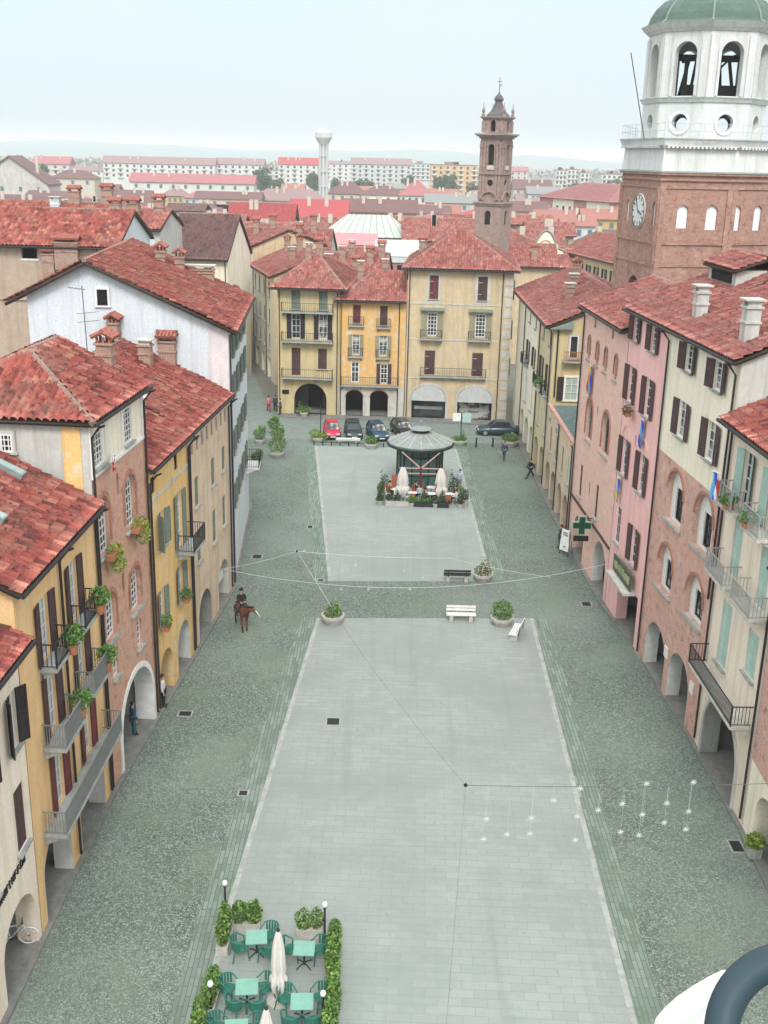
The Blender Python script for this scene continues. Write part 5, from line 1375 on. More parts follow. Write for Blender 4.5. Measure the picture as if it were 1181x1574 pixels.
def town(n, lab, x0, x1, Y, D, ze, zr, wm, rm, nx, nz, kind):
    cat = 'house' if 'house' in n or 'cottage' in n else 'building'
    grp = {'apartment_block': 'apartment blocks on the skyline', 'tower_block': 'slim white tower blocks', 'town_house': 'houses of the far town'}.get(n)
    t = thing(n, lab, cat, (x0, Y, 0), 0, grp); Wd = x1 - x0
    mb = MB(); mb.box(0, Wd, 0, D, -1, ze)
    if kind == 'front': mb.prism([(0, 0, ze), (Wd, 0, ze), (Wd / 2, 0, zr)], (0, D, 0))
    mb.obj('wall', wm, t)
    r = MB(); o = .7
    if kind == 'eave' and Y < 300:
        roof_obj('roof', [[(-o, -o, ze - .2), (Wd + o, -o, ze - .2), (Wd + o, D / 2, zr), (-o, D / 2, zr)], [(Wd + o, D + o, ze - .2), (-o, D + o, ze - .2), (-o, D / 2, zr), (Wd + o, D / 2, zr)]], T_bright if rm is T_bright else T_old, t, tw=.5, rl=.8, amp=.12, nper=4)
    elif kind == 'eave': r.prism([(-o, -o, ze + .02), (-o, D + o, ze + .02), (-o, D / 2, zr)], (Wd + 2 * o, 0, 0))
    elif kind == 'front': r.prism([(-o, -o, ze - .3), (Wd / 2, -o, zr), (Wd + o, -o, ze - .3), (Wd + o, -o, ze + .1), (Wd / 2, -o, zr + .5), (-o, -o, ze + .1)], (0, D + o, 0))
    elif kind == 'hip':
        k = min(D / 2, Wd * .45); r.add([(-o, -o, ze + .02), (Wd + o, -o, ze + .02), (Wd + o, D + o, ze + .02), (-o, D + o, ze + .02), (k, D / 2, zr), (Wd - k, D / 2, zr)], [(0, 1, 5, 4), (1, 2, 5), (2, 3, 4, 5), (3, 0, 4), (3, 2, 1, 0)])
    else: r.box(-.3, Wd + .3, -.3, D + .3, ze + .01, ze + .5); r.box(Wd * .3, Wd * .6, D * .3, D * .7, ze + .501, ze + 2.2)
    if r.v: r.obj('roof', rm, t)
    pit = Wd / nx; ww = min(1.6, pit * .5) if nz > 2 else min(1.3, pit * .4)
    wh = 1.7; gm = farglass if nz > 1 else random.choice((farglass, farshut, farblue))
    me = cached(('fw', round(ww, 1), wh, gm.name), lambda: MB().box(-ww / 2, ww / 2, -.06, -.004, 0, wh).mesh('window', gm))
    st = min(3.2, (ze - 1) / max(1, nz))
    for j in range(nz):
        z = ze - 2.6 - j * st
        if z < .5: break
        for i in range(nx): link('window', me, t, (pit * (i + .5), 0, z))
        if nz > 2:
            mb = MB()
            for i in range(0, nx, 2 if nx > 4 else 1): mb.box(pit * i + pit * .12, pit * i + pit * .88, -1.1, -.07, z - .9, z - .1)
            mb.obj('balconies', B_wh, t)
    for i in range(2 if nz < 3 else 3):
        x = Wd * random.uniform(.15, .85); MB().box(x - .5, x + .5, D * .3, D * .3 + .8, ze - .3, zr + .8).obj('chimney', B_cr, t)
for a in TOWN: town(*a)
# more ordinary houses filling the middle distance
rr = random.Random(21)
base = [(-170, 380), (-150, 560), (-118, 470), (-95, 380), (-84, 300), (-70, 240), (-62, 200), (-52, 170), (-72, 430), (-110, 640), (-60, 620), (-35, 380), (8, 400), (-20, 640), (20, 600), (40, 560), (60, 480), (30, 330), (46, 250), (62, 560), (110, 620), (130, 700), (90, 430), (70, 700), (0, 720), (-140, 300), (-112, 240), (38, 215), (-200, 620), (-5, 290)]
WN = (('cream', B_cr), ('pale grey', P_grey), ('stone coloured', P_stone), ('whitish', B_wh), ('mustard', P_yel)); RN = (('brown', T_brown), ('faded pink', T_pink), ('weathered red', T_old), ('lilac', T_lil), ('grey', T_grey), ('bright red', T_bright))
for k in range(62):
    y = 215 * (620 / 215) ** rr.random(); x = y * rr.uniform(-.33, .30)
    if all(abs(x - q[0]) > 15 + abs(y - q[1]) * .0 or abs(y - q[1]) > 15 for q in base) and not (abs(x + 5) < 22 and y < 262): base.append((x, y))
for i, (x, y) in enumerate(base):
    w_ = rr.uniform(10, 18); wn, wm = WN[i % 5]; rn, rm_ = RN[(i // 5) % 6]
    town('town_house', 'low distant house with %s walls and %s %s roof' % (wn, rn, 'hipped' if (i // 30) % 2 else 'gabled'), x, x + w_, y, rr.uniform(9, 13), rr.uniform(6.5, 8.5), rr.uniform(10, 11.8), wm, rm_, rr.randint(3, 5), 1, 'hip' if (i // 30) % 2 else 'eave')

near = [(-36, 178), (-24, 196), (-14, 176), (-30, 232), (4, 168), (13, 205), (22, 182), (24, 222), (-46, 214), (-58, 186), (-64, 250), (-48, 262), (32, 262), (46, 300), (-20, 262), (-2, 262), (14, 278), (-74, 285), (-90, 270), (58, 340)]
for i, (x, y) in enumerate(near):
    wn, wm = WN[i % 5]; w_ = rr.uniform(8, 13)
    town('town_house', 'small crowded house, %s walls, weathered %s roof, behind the square' % (wn, ('low', 'steep', 'broad', 'dark')[(i // 5) % 4]), x, x + w_, y, rr.uniform(8, 10), rr.uniform(9, 11), rr.uniform(12, 13.6), wm, T_old, 3, 1, 'eave')

# ---- hills
bm_v = []; NXH = 160; NYH = 8
for j in range(NYH):
    for i in range(NXH):
        x = -4000 + 8000 * i / (NXH - 1); y = 4600 + j * 260
        env = sin(pi * j / (NYH - 1)) ** .8
        z = env * .62 * (58 + 26 * sin(x * .0011 + 2.0) + 14 * sin(x * .0034 + .7) + 6 * sin(x * .011) + (24 if x < -600 else 0) * min(1, (-600 - x) / 900 if x < -600 else 0))
        bm_v.append((x, y, z - .5))
fs = [(j * NXH + i, j * NXH + i + 1, (j + 1) * NXH + i + 1, (j + 1) * NXH + i) for j in range(NYH - 1) for i in range(NXH - 1)]
mb = MB(); mb.add(bm_v, fs); tag(mb.obj('hills', plain('hill_woods', (.03, .14, .15), .95, var=.3)), kind='structure')

# ---- haze
mb = MB(); mb.box(-4200, 4200, -320, 7000, -1.5, 62)
hz = mb.obj('haze', None) if False else link('haze', mb.mesh('haze', []))
hm = bpy.data.materials.new('haze_air'); hm.use_nodes = True; hn = hm.node_tree
hn.nodes.remove(hn.nodes['Principled BSDF'])
pv = hn.nodes.new('ShaderNodeVolumePrincipled'); pv.inputs['Density'].default_value = .00025; pv.inputs['Color'].default_value = (.99, .99, 1.0, 1); pv.inputs['Anisotropy'].default_value = .1
hn.links.new(pv.outputs['Volume'], hn.nodes['Material Output'].inputs['Volume'])
hz.data.materials.append(hm); tag(hz, kind='stuff'); hz['label'] = 'pale haze over the town and the far hills'
# ================================================================== plants
L_dark = leafm('laurel_leaves', (.035, .10, .02), (.08, .19, .035), (.17, .28, .06))
L_lime = leafm('lime_leaves', (.09, .17, .02), (.18, .28, .03), (.28, .36, .05))
L_con = leafm('conifer_leaves', (.015, .035, .012), (.03, .06, .02), (.05, .09, .03))
M_soil = plain('soil', (.04, .03, .02), .95)
M_pot = plain('concrete_planter', (.42, .40, .36), .85, var=.2)
M_terra = plain('terracotta', (.38, .15, .08), .8)
M_black = plain('black_planter', (.025, .027, .027), .6)

def leaves(blobs, n, size, seed=1):
    """leaf quads spread through ellipsoid blobs [(centre, radii)]"""
    r = random.Random(seed); mb = MB()
    vol = [b[1][0] * b[1][1] * b[1][2] for b in blobs]; tv = sum(vol)
    for (c, R), v in zip(blobs, vol):
        for _ in range(max(8, int(n * v / tv))):
            while True:
                p = Vector((r.uniform(-1, 1), r.uniform(-1, 1), r.uniform(-1, 1)))
                if .12 < p.length < 1: break
            if r.random() < .7: p = p.normalized() * r.uniform(.7, 1.08)
            q = Vector((c[0] + p.x * R[0], c[1] + p.y * R[1], c[2] + p.z * R[2]))
            d = Vector((r.gauss(0, 1), r.gauss(0, 1), r.gauss(.5, 1))).normalized(); e = d.cross(Vector((r.gauss(0, 1), r.gauss(0, 1), r.gauss(0, 1)))).normalized(); f = d.cross(e)
            s = size * r.uniform(.6, 1.3)
            mb.add([q - e * s * .5, q - f * s * .28 + d * s * .08, q + e * s * .5, q + f * s * .28 + d * s * .08], [(0, 1, 2, 3)])
    return mb

def bush_thing(name, label, cat, loc, pot, blobs, n=300, size=.12, mat=None, group=None, rz=0, seed=1, potmat=None, z0=0):
    t = thing(name, label, cat, loc, rz, group)
    if pot: pot.obj('planter', potmat or M_pot, t)
    leaves(blobs, n, size, seed).obj('foliage', mat or L_dark, t)
    return t
def box_pot(l, w, hgt):
    mb = MB(); mb.box(-l / 2, l / 2, -w / 2, -w / 2 + .05, 0, hgt); mb.box(-l / 2, l / 2, w / 2 - .05, w / 2, 0, hgt)
    mb.box(-l / 2, -l / 2 + .05, -w / 2 + .05, w / 2 - .05, 0, hgt); mb.box(l / 2 - .05, l / 2, -w / 2 + .05, w / 2 - .05, 0, hgt); mb.box(-l / 2 + .05, l / 2 - .05, -w / 2 + .05, w / 2 - .05, .02, hgt - .06)
    return mb
def round_pot(r, hgt): return MB().lathe([(r * .72, 0), (r * .98, hgt * .7), (r, hgt), (r * .88, hgt), (r * .86, hgt * .8)], 18)

# balcony bushes of the ochre house (world positions from the house frame)
for i, (u, z, lab) in enumerate(((6.75, 10.55, 'small round bush on the upper balcony nearest the red brick house'), (3.3, 10.45, 'small round bush on the upper balcony nearer the corner house'),
                                 (7.25, 7.8, 'round bush at the far end of the middle balcony next the brick house'), (3.7, 7.65, 'round bush at the far end of the middle balcony above the long balcony'))):
    p = OCHRE.w(u, -.75, z)
    bush_thing('balcony_bush', lab, 'plant', p, MB().lathe([(.14, -.85), (.2, -.5), (.18, -.48)], 10), [((0, 0, -.12), (.42, .40, .38)), ((.1, .15, -.05), (.3, .3, .3))], 330, .15, L_dark, 'bushes on the ochre house balconies', seed=i, potmat=M_terra)
for i, (u, z, lab) in enumerate(((1.25, 10.75, 'yellow green trailing bush under the nearer upper arched window of the brick house'), (4.75, 10.75, 'yellow green trailing bush under the farther upper arched window of the brick house'))):
    p = BRICK.w(u, -.35, z)
    bush_thing('window_bush', lab, 'plant', p, MB().box(-.7, .7, -.16, .16, .0, .22), [((0, 0, .15), (.62, .34, .38)), ((.1, -.1, -.3), (.5, .32, .5))], 420, .15, L_lime, 'trailing bushes on the brick house', rz=BRICK.r.rotation_euler[2], seed=10 + i, potmat=M_terra)
GP = Vector((-11.14, 48.75, 0))
for i, (y, z, lab) in enumerate(((50.0, 4.5, 'dark green bush on the lower sill of the golden house'), (53.9, 4.4, 'small dark plant on the farther lower sill of the golden house'))):
    bush_thing('sill_plant', lab, 'plant', (-10.75 + (y - 50) * .08, y, z), MB().box(-.16, .16, -.35, .35, -.3, -.08), [((0, 0, .1), (.3, .42, .42))], 220, .15, L_dark, None, seed=20 + i, potmat=M_terra)
for i, (u, z, lab) in enumerate(((4.6, 13.05, 'leafy plant on the upper far balcony of the peach house'), (2.1, 13.05, 'leafy plant on the upper near balcony of the peach house'))):
    p = PEACH.w(PEACH.L - u, -.7, z)
    bush_thing('balcony_bush', lab, 'plant', p, MB().box(-.2, .2, -.15, .15, -.18, .05), [((0, 0, .25), (.42, .3, .3))], 220, .15, L_dark, None, seed=30 + i, potmat=M_terra)
bush_thing('balcony_bush', 'bush on the balcony of the cream house at the far right', 'plant', (13.1, 92.9, 8.6), MB().box(-.2, .2, -.4, .4, -.6, -.1), [((0, 0, .1), (.45, .8, .5))], 260, .2, L_dark, None, seed=33)
bush_thing('sill_plant', 'brownish plant under a middle window of the pink house', 'plant', (14.05, 62.3, 13.2), MB().box(-.16, .16, -.4, .4, -.3, -.1), [((0, 0, .0), (.3, .5, .3))], 160, .16, leafm('brownish_leaves', (.08, .06, .02), (.12, .10, .03), (.2, .16, .05)), None, seed=34, potmat=M_terra)

# ---- round planters and benches on the square
bush_thing('round_planter', 'round planter with small shrub left of the benches, at the slab corner', 'planter', (-2.95, 60.75, 0), round_pot(.72, .55), [((0, 0, .7), (.55, .55, .3)), ((.1, 0, 1.05), (.28, .28, .35))], 380, .16, L_dark, 'round planters on the square', seed=40)
bush_thing('round_planter', 'round planter with sparse brown shrub beside the dark backed bench', 'planter', (6.75, 68.35, 0), round_pot(.7, .5), [((0, 0, .7), (.6, .6, .4)), ((.1, 0, 1.2), (.3, .3, .5))], 260, .18, MATS.get('olive_leaves') or leafm('olive_leaves', (.05, .07, .02), (.12, .13, .05), (.22, .22, .10)), 'round planters on the square', seed=41)
bush_thing('round_planter', 'round white planter with dense round bush beside the two white benches', 'planter', (7.35, 61.1, 0), round_pot(.72, .5), [((0, 0, .95), (.66, .66, .6))], 600, .16, L_dark, 'round planters on the square', seed=42)
M_bench = plain('white_bench_paint', (.66, .65, .63), .6); M_benchd = plain('dark_bench_boards', (.03, .028, .028), .6)
def bench(label, loc, rz, board):
    t = thing('bench', label, 'bench', loc, rz, 'benches on the square')
    for i in range(4):
        MB().box(-.9, .9, -.24 + i * .13, -.14 + i * .13, .42, .455).obj('seat', board, t)
    for i in range(2): MB().box(-.9, .9, .27 + i * .03, .31 + i * .03, .55 + i * .19, .69 + i * .19).obj('backrest', board, t)
    for s in (-1, 1):
        mb = MB(); mb.box(s * .6 - .11, s * .6 + .11, -.22, .26, 0, .41); mb.obj('leg', M_pot, t)
        mb = MB(); mb.prism([(s * .6 - .03, .262, .38), (s * .6 - .03, .32, .38), (s * .6 - .03, .37, .9), (s * .6 - .03, .34, .9)], (.06, 0, 0)); mb.obj('bracket', M_iron, t)
bench('bench with dark boards seen from behind, nearer the kiosk', (5.0, 68.15, 0), pi, M_benchd)
bench('white slatted bench facing the lower square, left of the round bush', (4.87, 61.5, 0), 0, M_bench)
bench('white slatted bench turned sideways below the round bush', (8.0, 59.4, 0), -1.9, M_bench)

# ---- manhole covers
def cover(label, x, y, w, l, rz=0):
    t = thing('manhole_cover', label, 'manhole cover', (x, y, .0), rz, 'manhole covers')
    MB().box(-w / 2, w / 2, -l / 2, l / 2, .0, .014).obj('frame', M_stone, t)
    mb = MB(); mb.box(-w / 2 + .07, w / 2 - .07, -l / 2 + .07, l / 2 - .07, .0141, .02)
    for i in range(6): mb.box(-w / 2 + .1, w / 2 - .1, -l / 2 + .12 + i * (l - .24) / 6, -l / 2 + .16 + i * (l - .24) / 6, .0201, .03)
    mb.obj('lid', M_iron, t)
cover('square grey cover in the middle of the near pale slabs', -2.3, 48.6, .75, .8); cover('rusty iron cover on the cobbles near the white arch of the brick house', -9.8, 49.05, .75, .6)
cover('iron cover on the cobbles before the pink house', 13.1, 64.6, .7, .8); cover('iron cover on the far left cobbles by the frescoed house', -8.85, 71.8, .75, .9)
cover('small iron cover at the left edge of the near slabs', -5.95, 42.0, .5, .5); cover('small iron cover at the left edge of the far slabs', -5.6, 78.5, .5, .7)
cover('small iron cover at the corner of the far slabs near the shrub planter', -4.1, 67.6, .5, .5); cover('rusty drain cover by the kerb at the lower right', 15.0, 38.9, .6, .9)

# ================================================================== cafe terrace (bottom)
G_tab = plain('green_table_top', (.17, .36, .29), .45, spec=.4); G_chair = plain('green_plastic', (.02, .14, .10), .5, spec=.4); M_leg = plain('dark_green_metal', (.015, .035, .03), .5)
def cafe_table(label, x, y, rz=0):
    t = thing('cafe_table', label, 'table', (x, y, .005), rz, 'green cafe tables')
    mb = MB(); mb.box(-.37, .37, -.37, .37, .70, .73); mb.obj('tabletop', G_tab, t)
    mb = MB(); mb.lathe([(.035, .05), (.035, .70)], 10); mb.obj('pedestal', M_leg, t)
    for k in range(4):
        a = pi / 4 + k * pi / 2; MB().tube([(.04 * cos(a), .04 * sin(a), .12), (.25 * cos(a), .25 * sin(a), .07), (.36 * cos(a), .36 * sin(a), .015)], .022, 6).obj('foot', M_leg, t)
    return t
def cafe_chair():
    t = thing('cafe_chair', 'green plastic armchair', 'chair', (0, 0, .005), 0, 'green plastic cafe armchairs')
    mb = MB(); mb.prism([(-.23, -.24, .42), (.23, -.24, .42), (.26, .2, .44), (-.26, .2, .44)], (0, 0, .03)); mb.obj('seat', G_chair, t)
    mb = MB(); n = 9   # curved back, facing +y
    for i in range(n):
        a0 = pi + pi * i / n; a1 = pi + pi * (i + .72) / n
        P = [(.29 * cos(a), -.02 + .27 * sin(a)) for a in (a0, a1)]
        mb.add([(P[0][0], P[0][1], .46), (P[1][0], P[1][1], .46), (P[1][0] * 1.08, P[1][1] * 1.12, .84), (P[0][0] * 1.08, P[0][1] * 1.12, .84)], [(0, 1, 2, 3)])
    arc = [(.315 * cos(pi + pi * i / 12), -.02 + .31 * sin(pi + pi * i / 12), .85 - .02 * abs(i - 6) / 6) for i in range(13)]
    mb.tube(arc, .022, 6); mb.obj('backrest', G_chair, t)
    for s in (-1, 1):
        MB().tube([(s * .315, -.02, .83), (s * .31, .14, .68), (s * .29, .24, .64)], .024, 6).obj('armrest', G_chair, t)
        MB().tube([(s * .28, .23, .66), (s * .27, .24, .42), (s * .29, .28, 0)], .022, 6).obj('leg', G_chair, t)
        MB().tube([(s * .22, -.22, .43), (s * .25, -.31, 0)], .022, 6).obj('leg', G_chair, t)
    return t
T_ = [('green cafe table top left, beside the furled parasol', -4.14, 31.82, .1), ('green cafe table at the top right by the hedge', -2.42, 31.3, 0), ('green cafe table at the lower left by the bushes', -4.18, 29.4, .1), ('green cafe table at the lower right by the hedge', -2.3, 28.8, .05), ('green cafe table cut by the bottom edge of the view', -4.28, 27.6, .1)]
for a in T_: cafe_table(*a)
CH = [(-4.72, 31.62, -1.2, 'left of the top left table'), (-3.72, 32.25, 2.3, 'behind the top left table, to its right'), (-3.66, 31.45, 1.0, 'turned away, in front of the top left table'),
      (-3.0, 31.55, -1.2, 'left of the top right table'), (-1.9, 31.6, 1.9, 'right of the top right table, against the hedge'),
      (-4.82, 29.6, -1.9, 'left of the lower left table'), (-3.6, 29.72, 1.9, 'right of the lower left table'), (-4.5, 28.85, -.5, 'in front of the lower left table, on its left'), (-3.78, 28.85, .5, 'in front of the lower left table, on its right'),
      (-2.85, 29.2, -2.2, 'behind the lower right table, on its left'), (-1.72, 29.3, 2.1, 'behind the lower right table, on its right by the hedge'), (-2.62, 28.2, -.4, 'in front of the lower right table, on its left'), (-1.92, 28.25, .5, 'in front of the lower right table, on its right'),
      (-4.95, 27.9, -1.9, 'left of the table at the bottom edge'), (-3.7, 27.9, 1.9, 'right of the table at the bottom edge')]
c0 = cafe_chair()
for i, (x, y, rz, lab) in enumerate(CH):
    if i == 0: c0.location = (x, y, .005); c0.rotation_euler = (0, 0, rz); c0['label'] = 'green plastic armchair ' + lab
    else: dup(c0, (x, y, .005), rz, 'green plastic armchair ' + lab)
M_canvas = plain('off_white_canvas', (.60, .57, .53), .9, var=.1)
def parasol(label, x, y, hgt, group, s=1.0):
    t = thing('closed_parasol', label, 'parasol', (x, y, .005), 0, group)
    mb = MB(); mb.lathe([(.42 * s, 0), (.42 * s, .06), (.1, .1), (.06, .32), (.035, .32)], 20); mb.obj('base', M_stonel, t)
    MB().lathe([(.03, .3), (.03, hgt - .02)], 8).obj('pole', M_white, t)
    mb = MB(); n = 32; prof = [(.19, .42), (.25, .75), (.23, 1.0), (.17, 1.12), (.21, 1.3), (.16, hgt * .75), (.09, hgt - .22), (.05, hgt - .05)]
    vs = []; fs = []
    for r, z in prof:
        for k in range(n):
            a = 2 * pi * k / n; q = r * s * (1 + .28 * cos(k * pi / 2)) * (1 + .06 * sin(k * 1.3)); vs.append((q * cos(a), q * sin(a), z))
    for i in range(len(prof) - 1):
        for k in range(n): fs.append((i * n + k, i * n + (k + 1) % n, (i + 1) * n + (k + 1) % n, (i + 1) * n + k))
    mb.add(vs, fs); mb.obj('canopy', M_canvas, t, smooth=True)
    MB().lathe([(.05, hgt - .06), (.06, hgt + .02), (.01, hgt + .08)], 8).obj('finial', M_iron, t)
parasol('furled off white parasol standing between the four green tables', -3.14, 29.6, 2.85, 'furled cafe parasols')
parasol('furled off white parasol whose top just enters at the bottom edge', -3.2, 26.55, 2.5, 'furled cafe parasols')
def hedge(label, x, y, l, w, hgt, n, seed, rz=0, lime=False, hb=.3):
    r = random.Random(seed); bl = [((-l / 2 + l * (i + .5) / max(1, int(l / .38)), r.uniform(-.05, .05), hb + (hgt - hb) * .5 + r.uniform(-.05, .05)), (.3, w * .55, (hgt - hb) * r.uniform(.48, .66))) for i in range(max(1, int(l / .38)))]
    return bush_thing('hedge_planter', label, 'planter', (x, y, .005), box_pot(l, w, hb + .05), bl, n, .15, leafm('hedge_leaves', (.025, .075, .02), (.085, .18, .03), (.24, .32, .09)), 'hedge planters round the cafe terrace', rz=rz, seed=seed)
hedge('laurel hedge planter at the top left of the cafe terrace', -4.66, 33.1, 1.0, .42, 1.2, 800, 51)
hedge('laurel planter with gappy shoots at the top right of the cafe terrace', -2.33, 32.85, .95, .4, 1.1, 420, 52)
hedge('tall planter on the left side of the cafe terrace, upper one', -5.33, 32.2, 1.1, .42, 1.5, 900, 53, pi / 2 - .06)
hedge('planter on the left side of the cafe terrace, lower one', -5.35, 29.35, 1.25, .42, 1.15, 900, 54, pi / 2 - .06)
hedge('planter on the left side of the cafe terrace at the bottom edge', -5.5, 27.7, 1.2, .42, 1.3, 900, 57, pi / 2 - .06)
hedge('long clipped hedge along the right side of the cafe terrace, upper half', -1.4, 31.2, 2.1, .44, 1.25, 1700, 55, pi / 2)
hedge('long clipped hedge along the right side of the cafe terrace, lower half', -1.32, 28.8, 2.5, .44, 1.25, 2000, 56, pi / 2)
def post(label, x, y, hgt=1.25):
    t = thing('terrace_lamp', label, 'lamp', (x, y, .005), 0, 'small globe lamps round the cafe terrace')
    MB().lathe([(.1, 0), (.1, .05), (.045, .1), (.035, hgt - .1), (.06, hgt - .08), (.06, hgt - .03)], 12).obj('post', M_iron, t)
    MB().lathe([(.02, hgt - .03), (.08, hgt + .0), (.1, hgt + .08), (.08, hgt + .16), (.02, hgt + .19)], 14).obj('globe', M_white, t, smooth=True)
post('black post with white globe at the top left corner of the terrace', -5.56, 33.95); post('black post with white globe at the top right corner of the terrace', -1.78, 32.55, 1.5)
post('black post with white globe half down the right hedge', -1.6, 28.55, 1.2); post('black post with white globe half down the left planters', -5.28, 28.8, 1.25)

# ================================================================== people
def skin(name, nodes, edges, mat, parent=None, loc=(0, 0, 0), rz=0, levels=1, extra=None):
    bm = bmesh.new(); lay = bm.verts.layers.skin.verify(); vs = {}
    for i, (k, (p, r)) in enumerate(nodes.items()):
        v = bm.verts.new(p); rr_ = r if isinstance(r, tuple) else (r, r); v[lay].radius = rr_; v[lay].use_root = (i == 0); vs[k] = v
    for a, b in edges: bm.edges.new((vs[a], vs[b]))
    me = bpy.data.meshes.new('tmp'); bm.to_mesh(me); bm.free()
    o = bpy.data.objects.new('tmp', me); COL.objects.link(o)
    o.modifiers.new('s', 'SKIN').use_smooth_shade = True
    if levels: sb = o.modifiers.new('u', 'SUBSURF'); sb.levels = levels
    dg = bpy.context.evaluated_depsgraph_get(); dg.update()
    m2 = bpy.data.meshes.new_from_object(o.evaluated_get(dg)); m2.name = name
    bpy.data.objects.remove(o); bpy.data.meshes.remove(me)
    m2.materials.clear(); m2.materials.append(mat)
    if extra:
        bm = bmesh.new(); bm.from_mesh(m2); em = extra.mesh('x', mat); bm.from_mesh(em); bm.to_mesh(m2); bm.free()
        m2.polygons.foreach_set('use_smooth', [True] * len(m2.polygons))
    return link(name, m2, parent, loc, rz)

M_skin = plain('skin', (.50, .31, .23), .6, var=.06)
def chain(*ks): return list(zip(ks[:-1], ks[1:]))
def person(label, loc, rz, jacket, trousers, hair=(.03, .02, .015), stride=.0, pose='stand', s=1.0, group=None, hat=None, coat=False):
    """faces +y"""
    t = thing('person', label, 'person', loc, rz, group); t.scale = (s, s, s)
    N = {}; z = .93 if pose != 'sit' else .5
    N['pel'] = ((0, 0, z), .14); N['sp'] = ((0, .0, z + .2), .125); N['ch'] = ((0, -.01, z + .40), (.16, .12)); N['nb'] = ((0, 0, z + .53), .06); N['nk'] = ((0, .01, z + .60), .055)
    N['hd'] = ((0, .03, z + .68), .085); N['hc'] = ((0, .02, z + .76), .092); N['ht'] = ((0, .005, z + .82), .06)
    E = chain('pel', 'sp', 'ch', 'nb', 'nk', 'hd', 'hc', 'ht')
    ex = MB()
    for sx, q in ((-1, 'l'), (1, 'r')):
        sw = stride * sx * .5
        if pose == 'ride': A = [(.19, .0, .47), (.25, .02, .22), (.14, .28, .14), (.1, .36, .13)]
        elif pose == 'sit': A = [(.19, 0, .46), (.25, .04, .2), (.2, .26, .16), (.17, .34, .17)]
        else: A = [(.19, -.01, .46), (.235, -.03 + sw * .35, .18), (.245, .05 + sw * .7, -.06), (.24, .07 + sw * .75, -.14)]
        A = [Vector((a[0] * sx, a[1], z + a[2])) for a in A]
        N['s' + q] = (A[0], .065); N['e' + q] = (A[1], .048); N['w' + q] = (A[2], .032); N['h' + q] = (A[3], (.028, .04))
        E += [('ch', 's' + q)] + chain('s' + q, 'e' + q, 'w' + q, 'h' + q)
        d = (A[3] - A[2]).normalized(); pd = Vector((0, 1, 0)) if abs(d.y) < .7 else Vector((1, 0, 0)); pd = (pd - d * pd.dot(d)).normalized(); cu = d.cross(pd) * sx
        for k, ln in enumerate((.068, .08, .075, .058)):
            b0 = A[3] + d * .02 + pd * (.03 - k * .02)
            ex.tube([b0, b0 + d * ln * .5 + cu * .006, b0 + d * ln * .85 + cu * .03], [.009, .0085, .007], 5)
        b0 = A[3] - d * .02 + pd * .032; ex.tube([b0, b0 + pd * .03 + d * .02, b0 + pd * .04 + d * .05 + cu * .015], [.011, .01, .008], 5)
        if pose == 'ride': Lg = [(.13, .03, -.02), (.30, .30, -.18), (.33, .16, -.58), (.34, .32, -.64)]
        elif pose == 'sit': Lg = [(.09, .02, -.03), (.12, .42, -.02), (.12, .44, -.42), (.12, .60, -.47)]
        else: Lg = [(.09, 0, -.05), (.10, stride * sx * -.28 + .02, -.46), (.10, stride * sx * -.62 - (.06 if stride * sx > 0 else 0), -.86), (.11, stride * sx * -.62 + .14, -.895)]
        Lg = [Vector((a[0] * sx, a[1], z + a[2])) for a in Lg]
        N['p' + q] = (Lg[0], .098); N['k' + q] = (Lg[1], .066); N['a' + q] = (Lg[2], .045); N['t' + q] = (Lg[3], (.045, .035))
        E += [('pel', 'p' + q)] + chain('p' + q, 'k' + q, 'a' + q, 't' + q)
    hz_ = z + .72
    ex.tube([(0, .10, hz_ + .03), (0, .135, hz_ - .01), (0, .1, hz_ - .02)], [.012, .016, .01], 6)
    for sx in (-1, 1): ex.lathe([(.005, -.03), (.018, 0), (.005, .03)], 6, (sx * .092, .02, hz_ + .005))
    b = skin('body', N, E, M_skin, t, extra=ex)
    fb = MB()
    for sx in (-1, 1): fb.lathe([(.002, -.008), (.010, 0), (.002, .008)], 6, (sx * .035, .108, hz_ + .03))
    fb.box(-.025, .025, .10, .112, hz_ - .05, hz_ - .043); fb.obj('face_features', plain('eyes', (.03, .02, .02)), b)
    def sub(keys, edges, add): return {k: (N[k][0], tuple(x + add for x in N[k][1]) if isinstance(N[k][1], tuple) else N[k][1] + add) for k in keys}, edges
    jk = ['ch', 'sp', 'pel', 'nb', 'sl', 'el', 'wl', 'sr', 'er', 'wr']; je = [('ch', 'sp'), ('sp', 'pel'), ('ch', 'nb'), ('ch', 'sl'), ('sl', 'el'), ('el', 'wl'), ('ch', 'sr'), ('sr', 'er'), ('er', 'wr')]
    n_, e_ = sub(jk, je, .022)
    if coat and pose == 'stand': n_['hem'] = ((0, 0, z - .35), (.2, .17)); e_ = e_ + [('pel', 'hem')]
    skin('jacket', n_, e_, jacket, b)
    tk = ['pel', 'pl', 'kl', 'al', 'pr', 'kr', 'ar']; te = [('pel', 'pl'), ('pl', 'kl'), ('kl', 'al'), ('pel', 'pr'), ('pr', 'kr'), ('kr', 'ar')]
    n_, e_ = sub(tk, te, .018); skin('trousers', n_, e_, trousers, b)
    for q in 'lr':
        a, tt = N['a' + q][0], N['t' + q][0]; MB().tube([a + Vector((0, -.03, -.0)), a.lerp(tt, .5) + Vector((0, 0, .0)), tt + Vector((0, .05, -.005))], [.055, .056, .04], 8).obj('shoe', M_black, b, smooth=True)
    hm_ = MB(); hm_.lathe([(.085, -.06), (.105, .02), (.1, .07), (.06, .115), (.01, .125)], 14, (0, -.012, z + .76)); hm_.obj('hair', plain('hair_%d' % int(hair[0] * 1000), hair, .7), b, smooth=True)
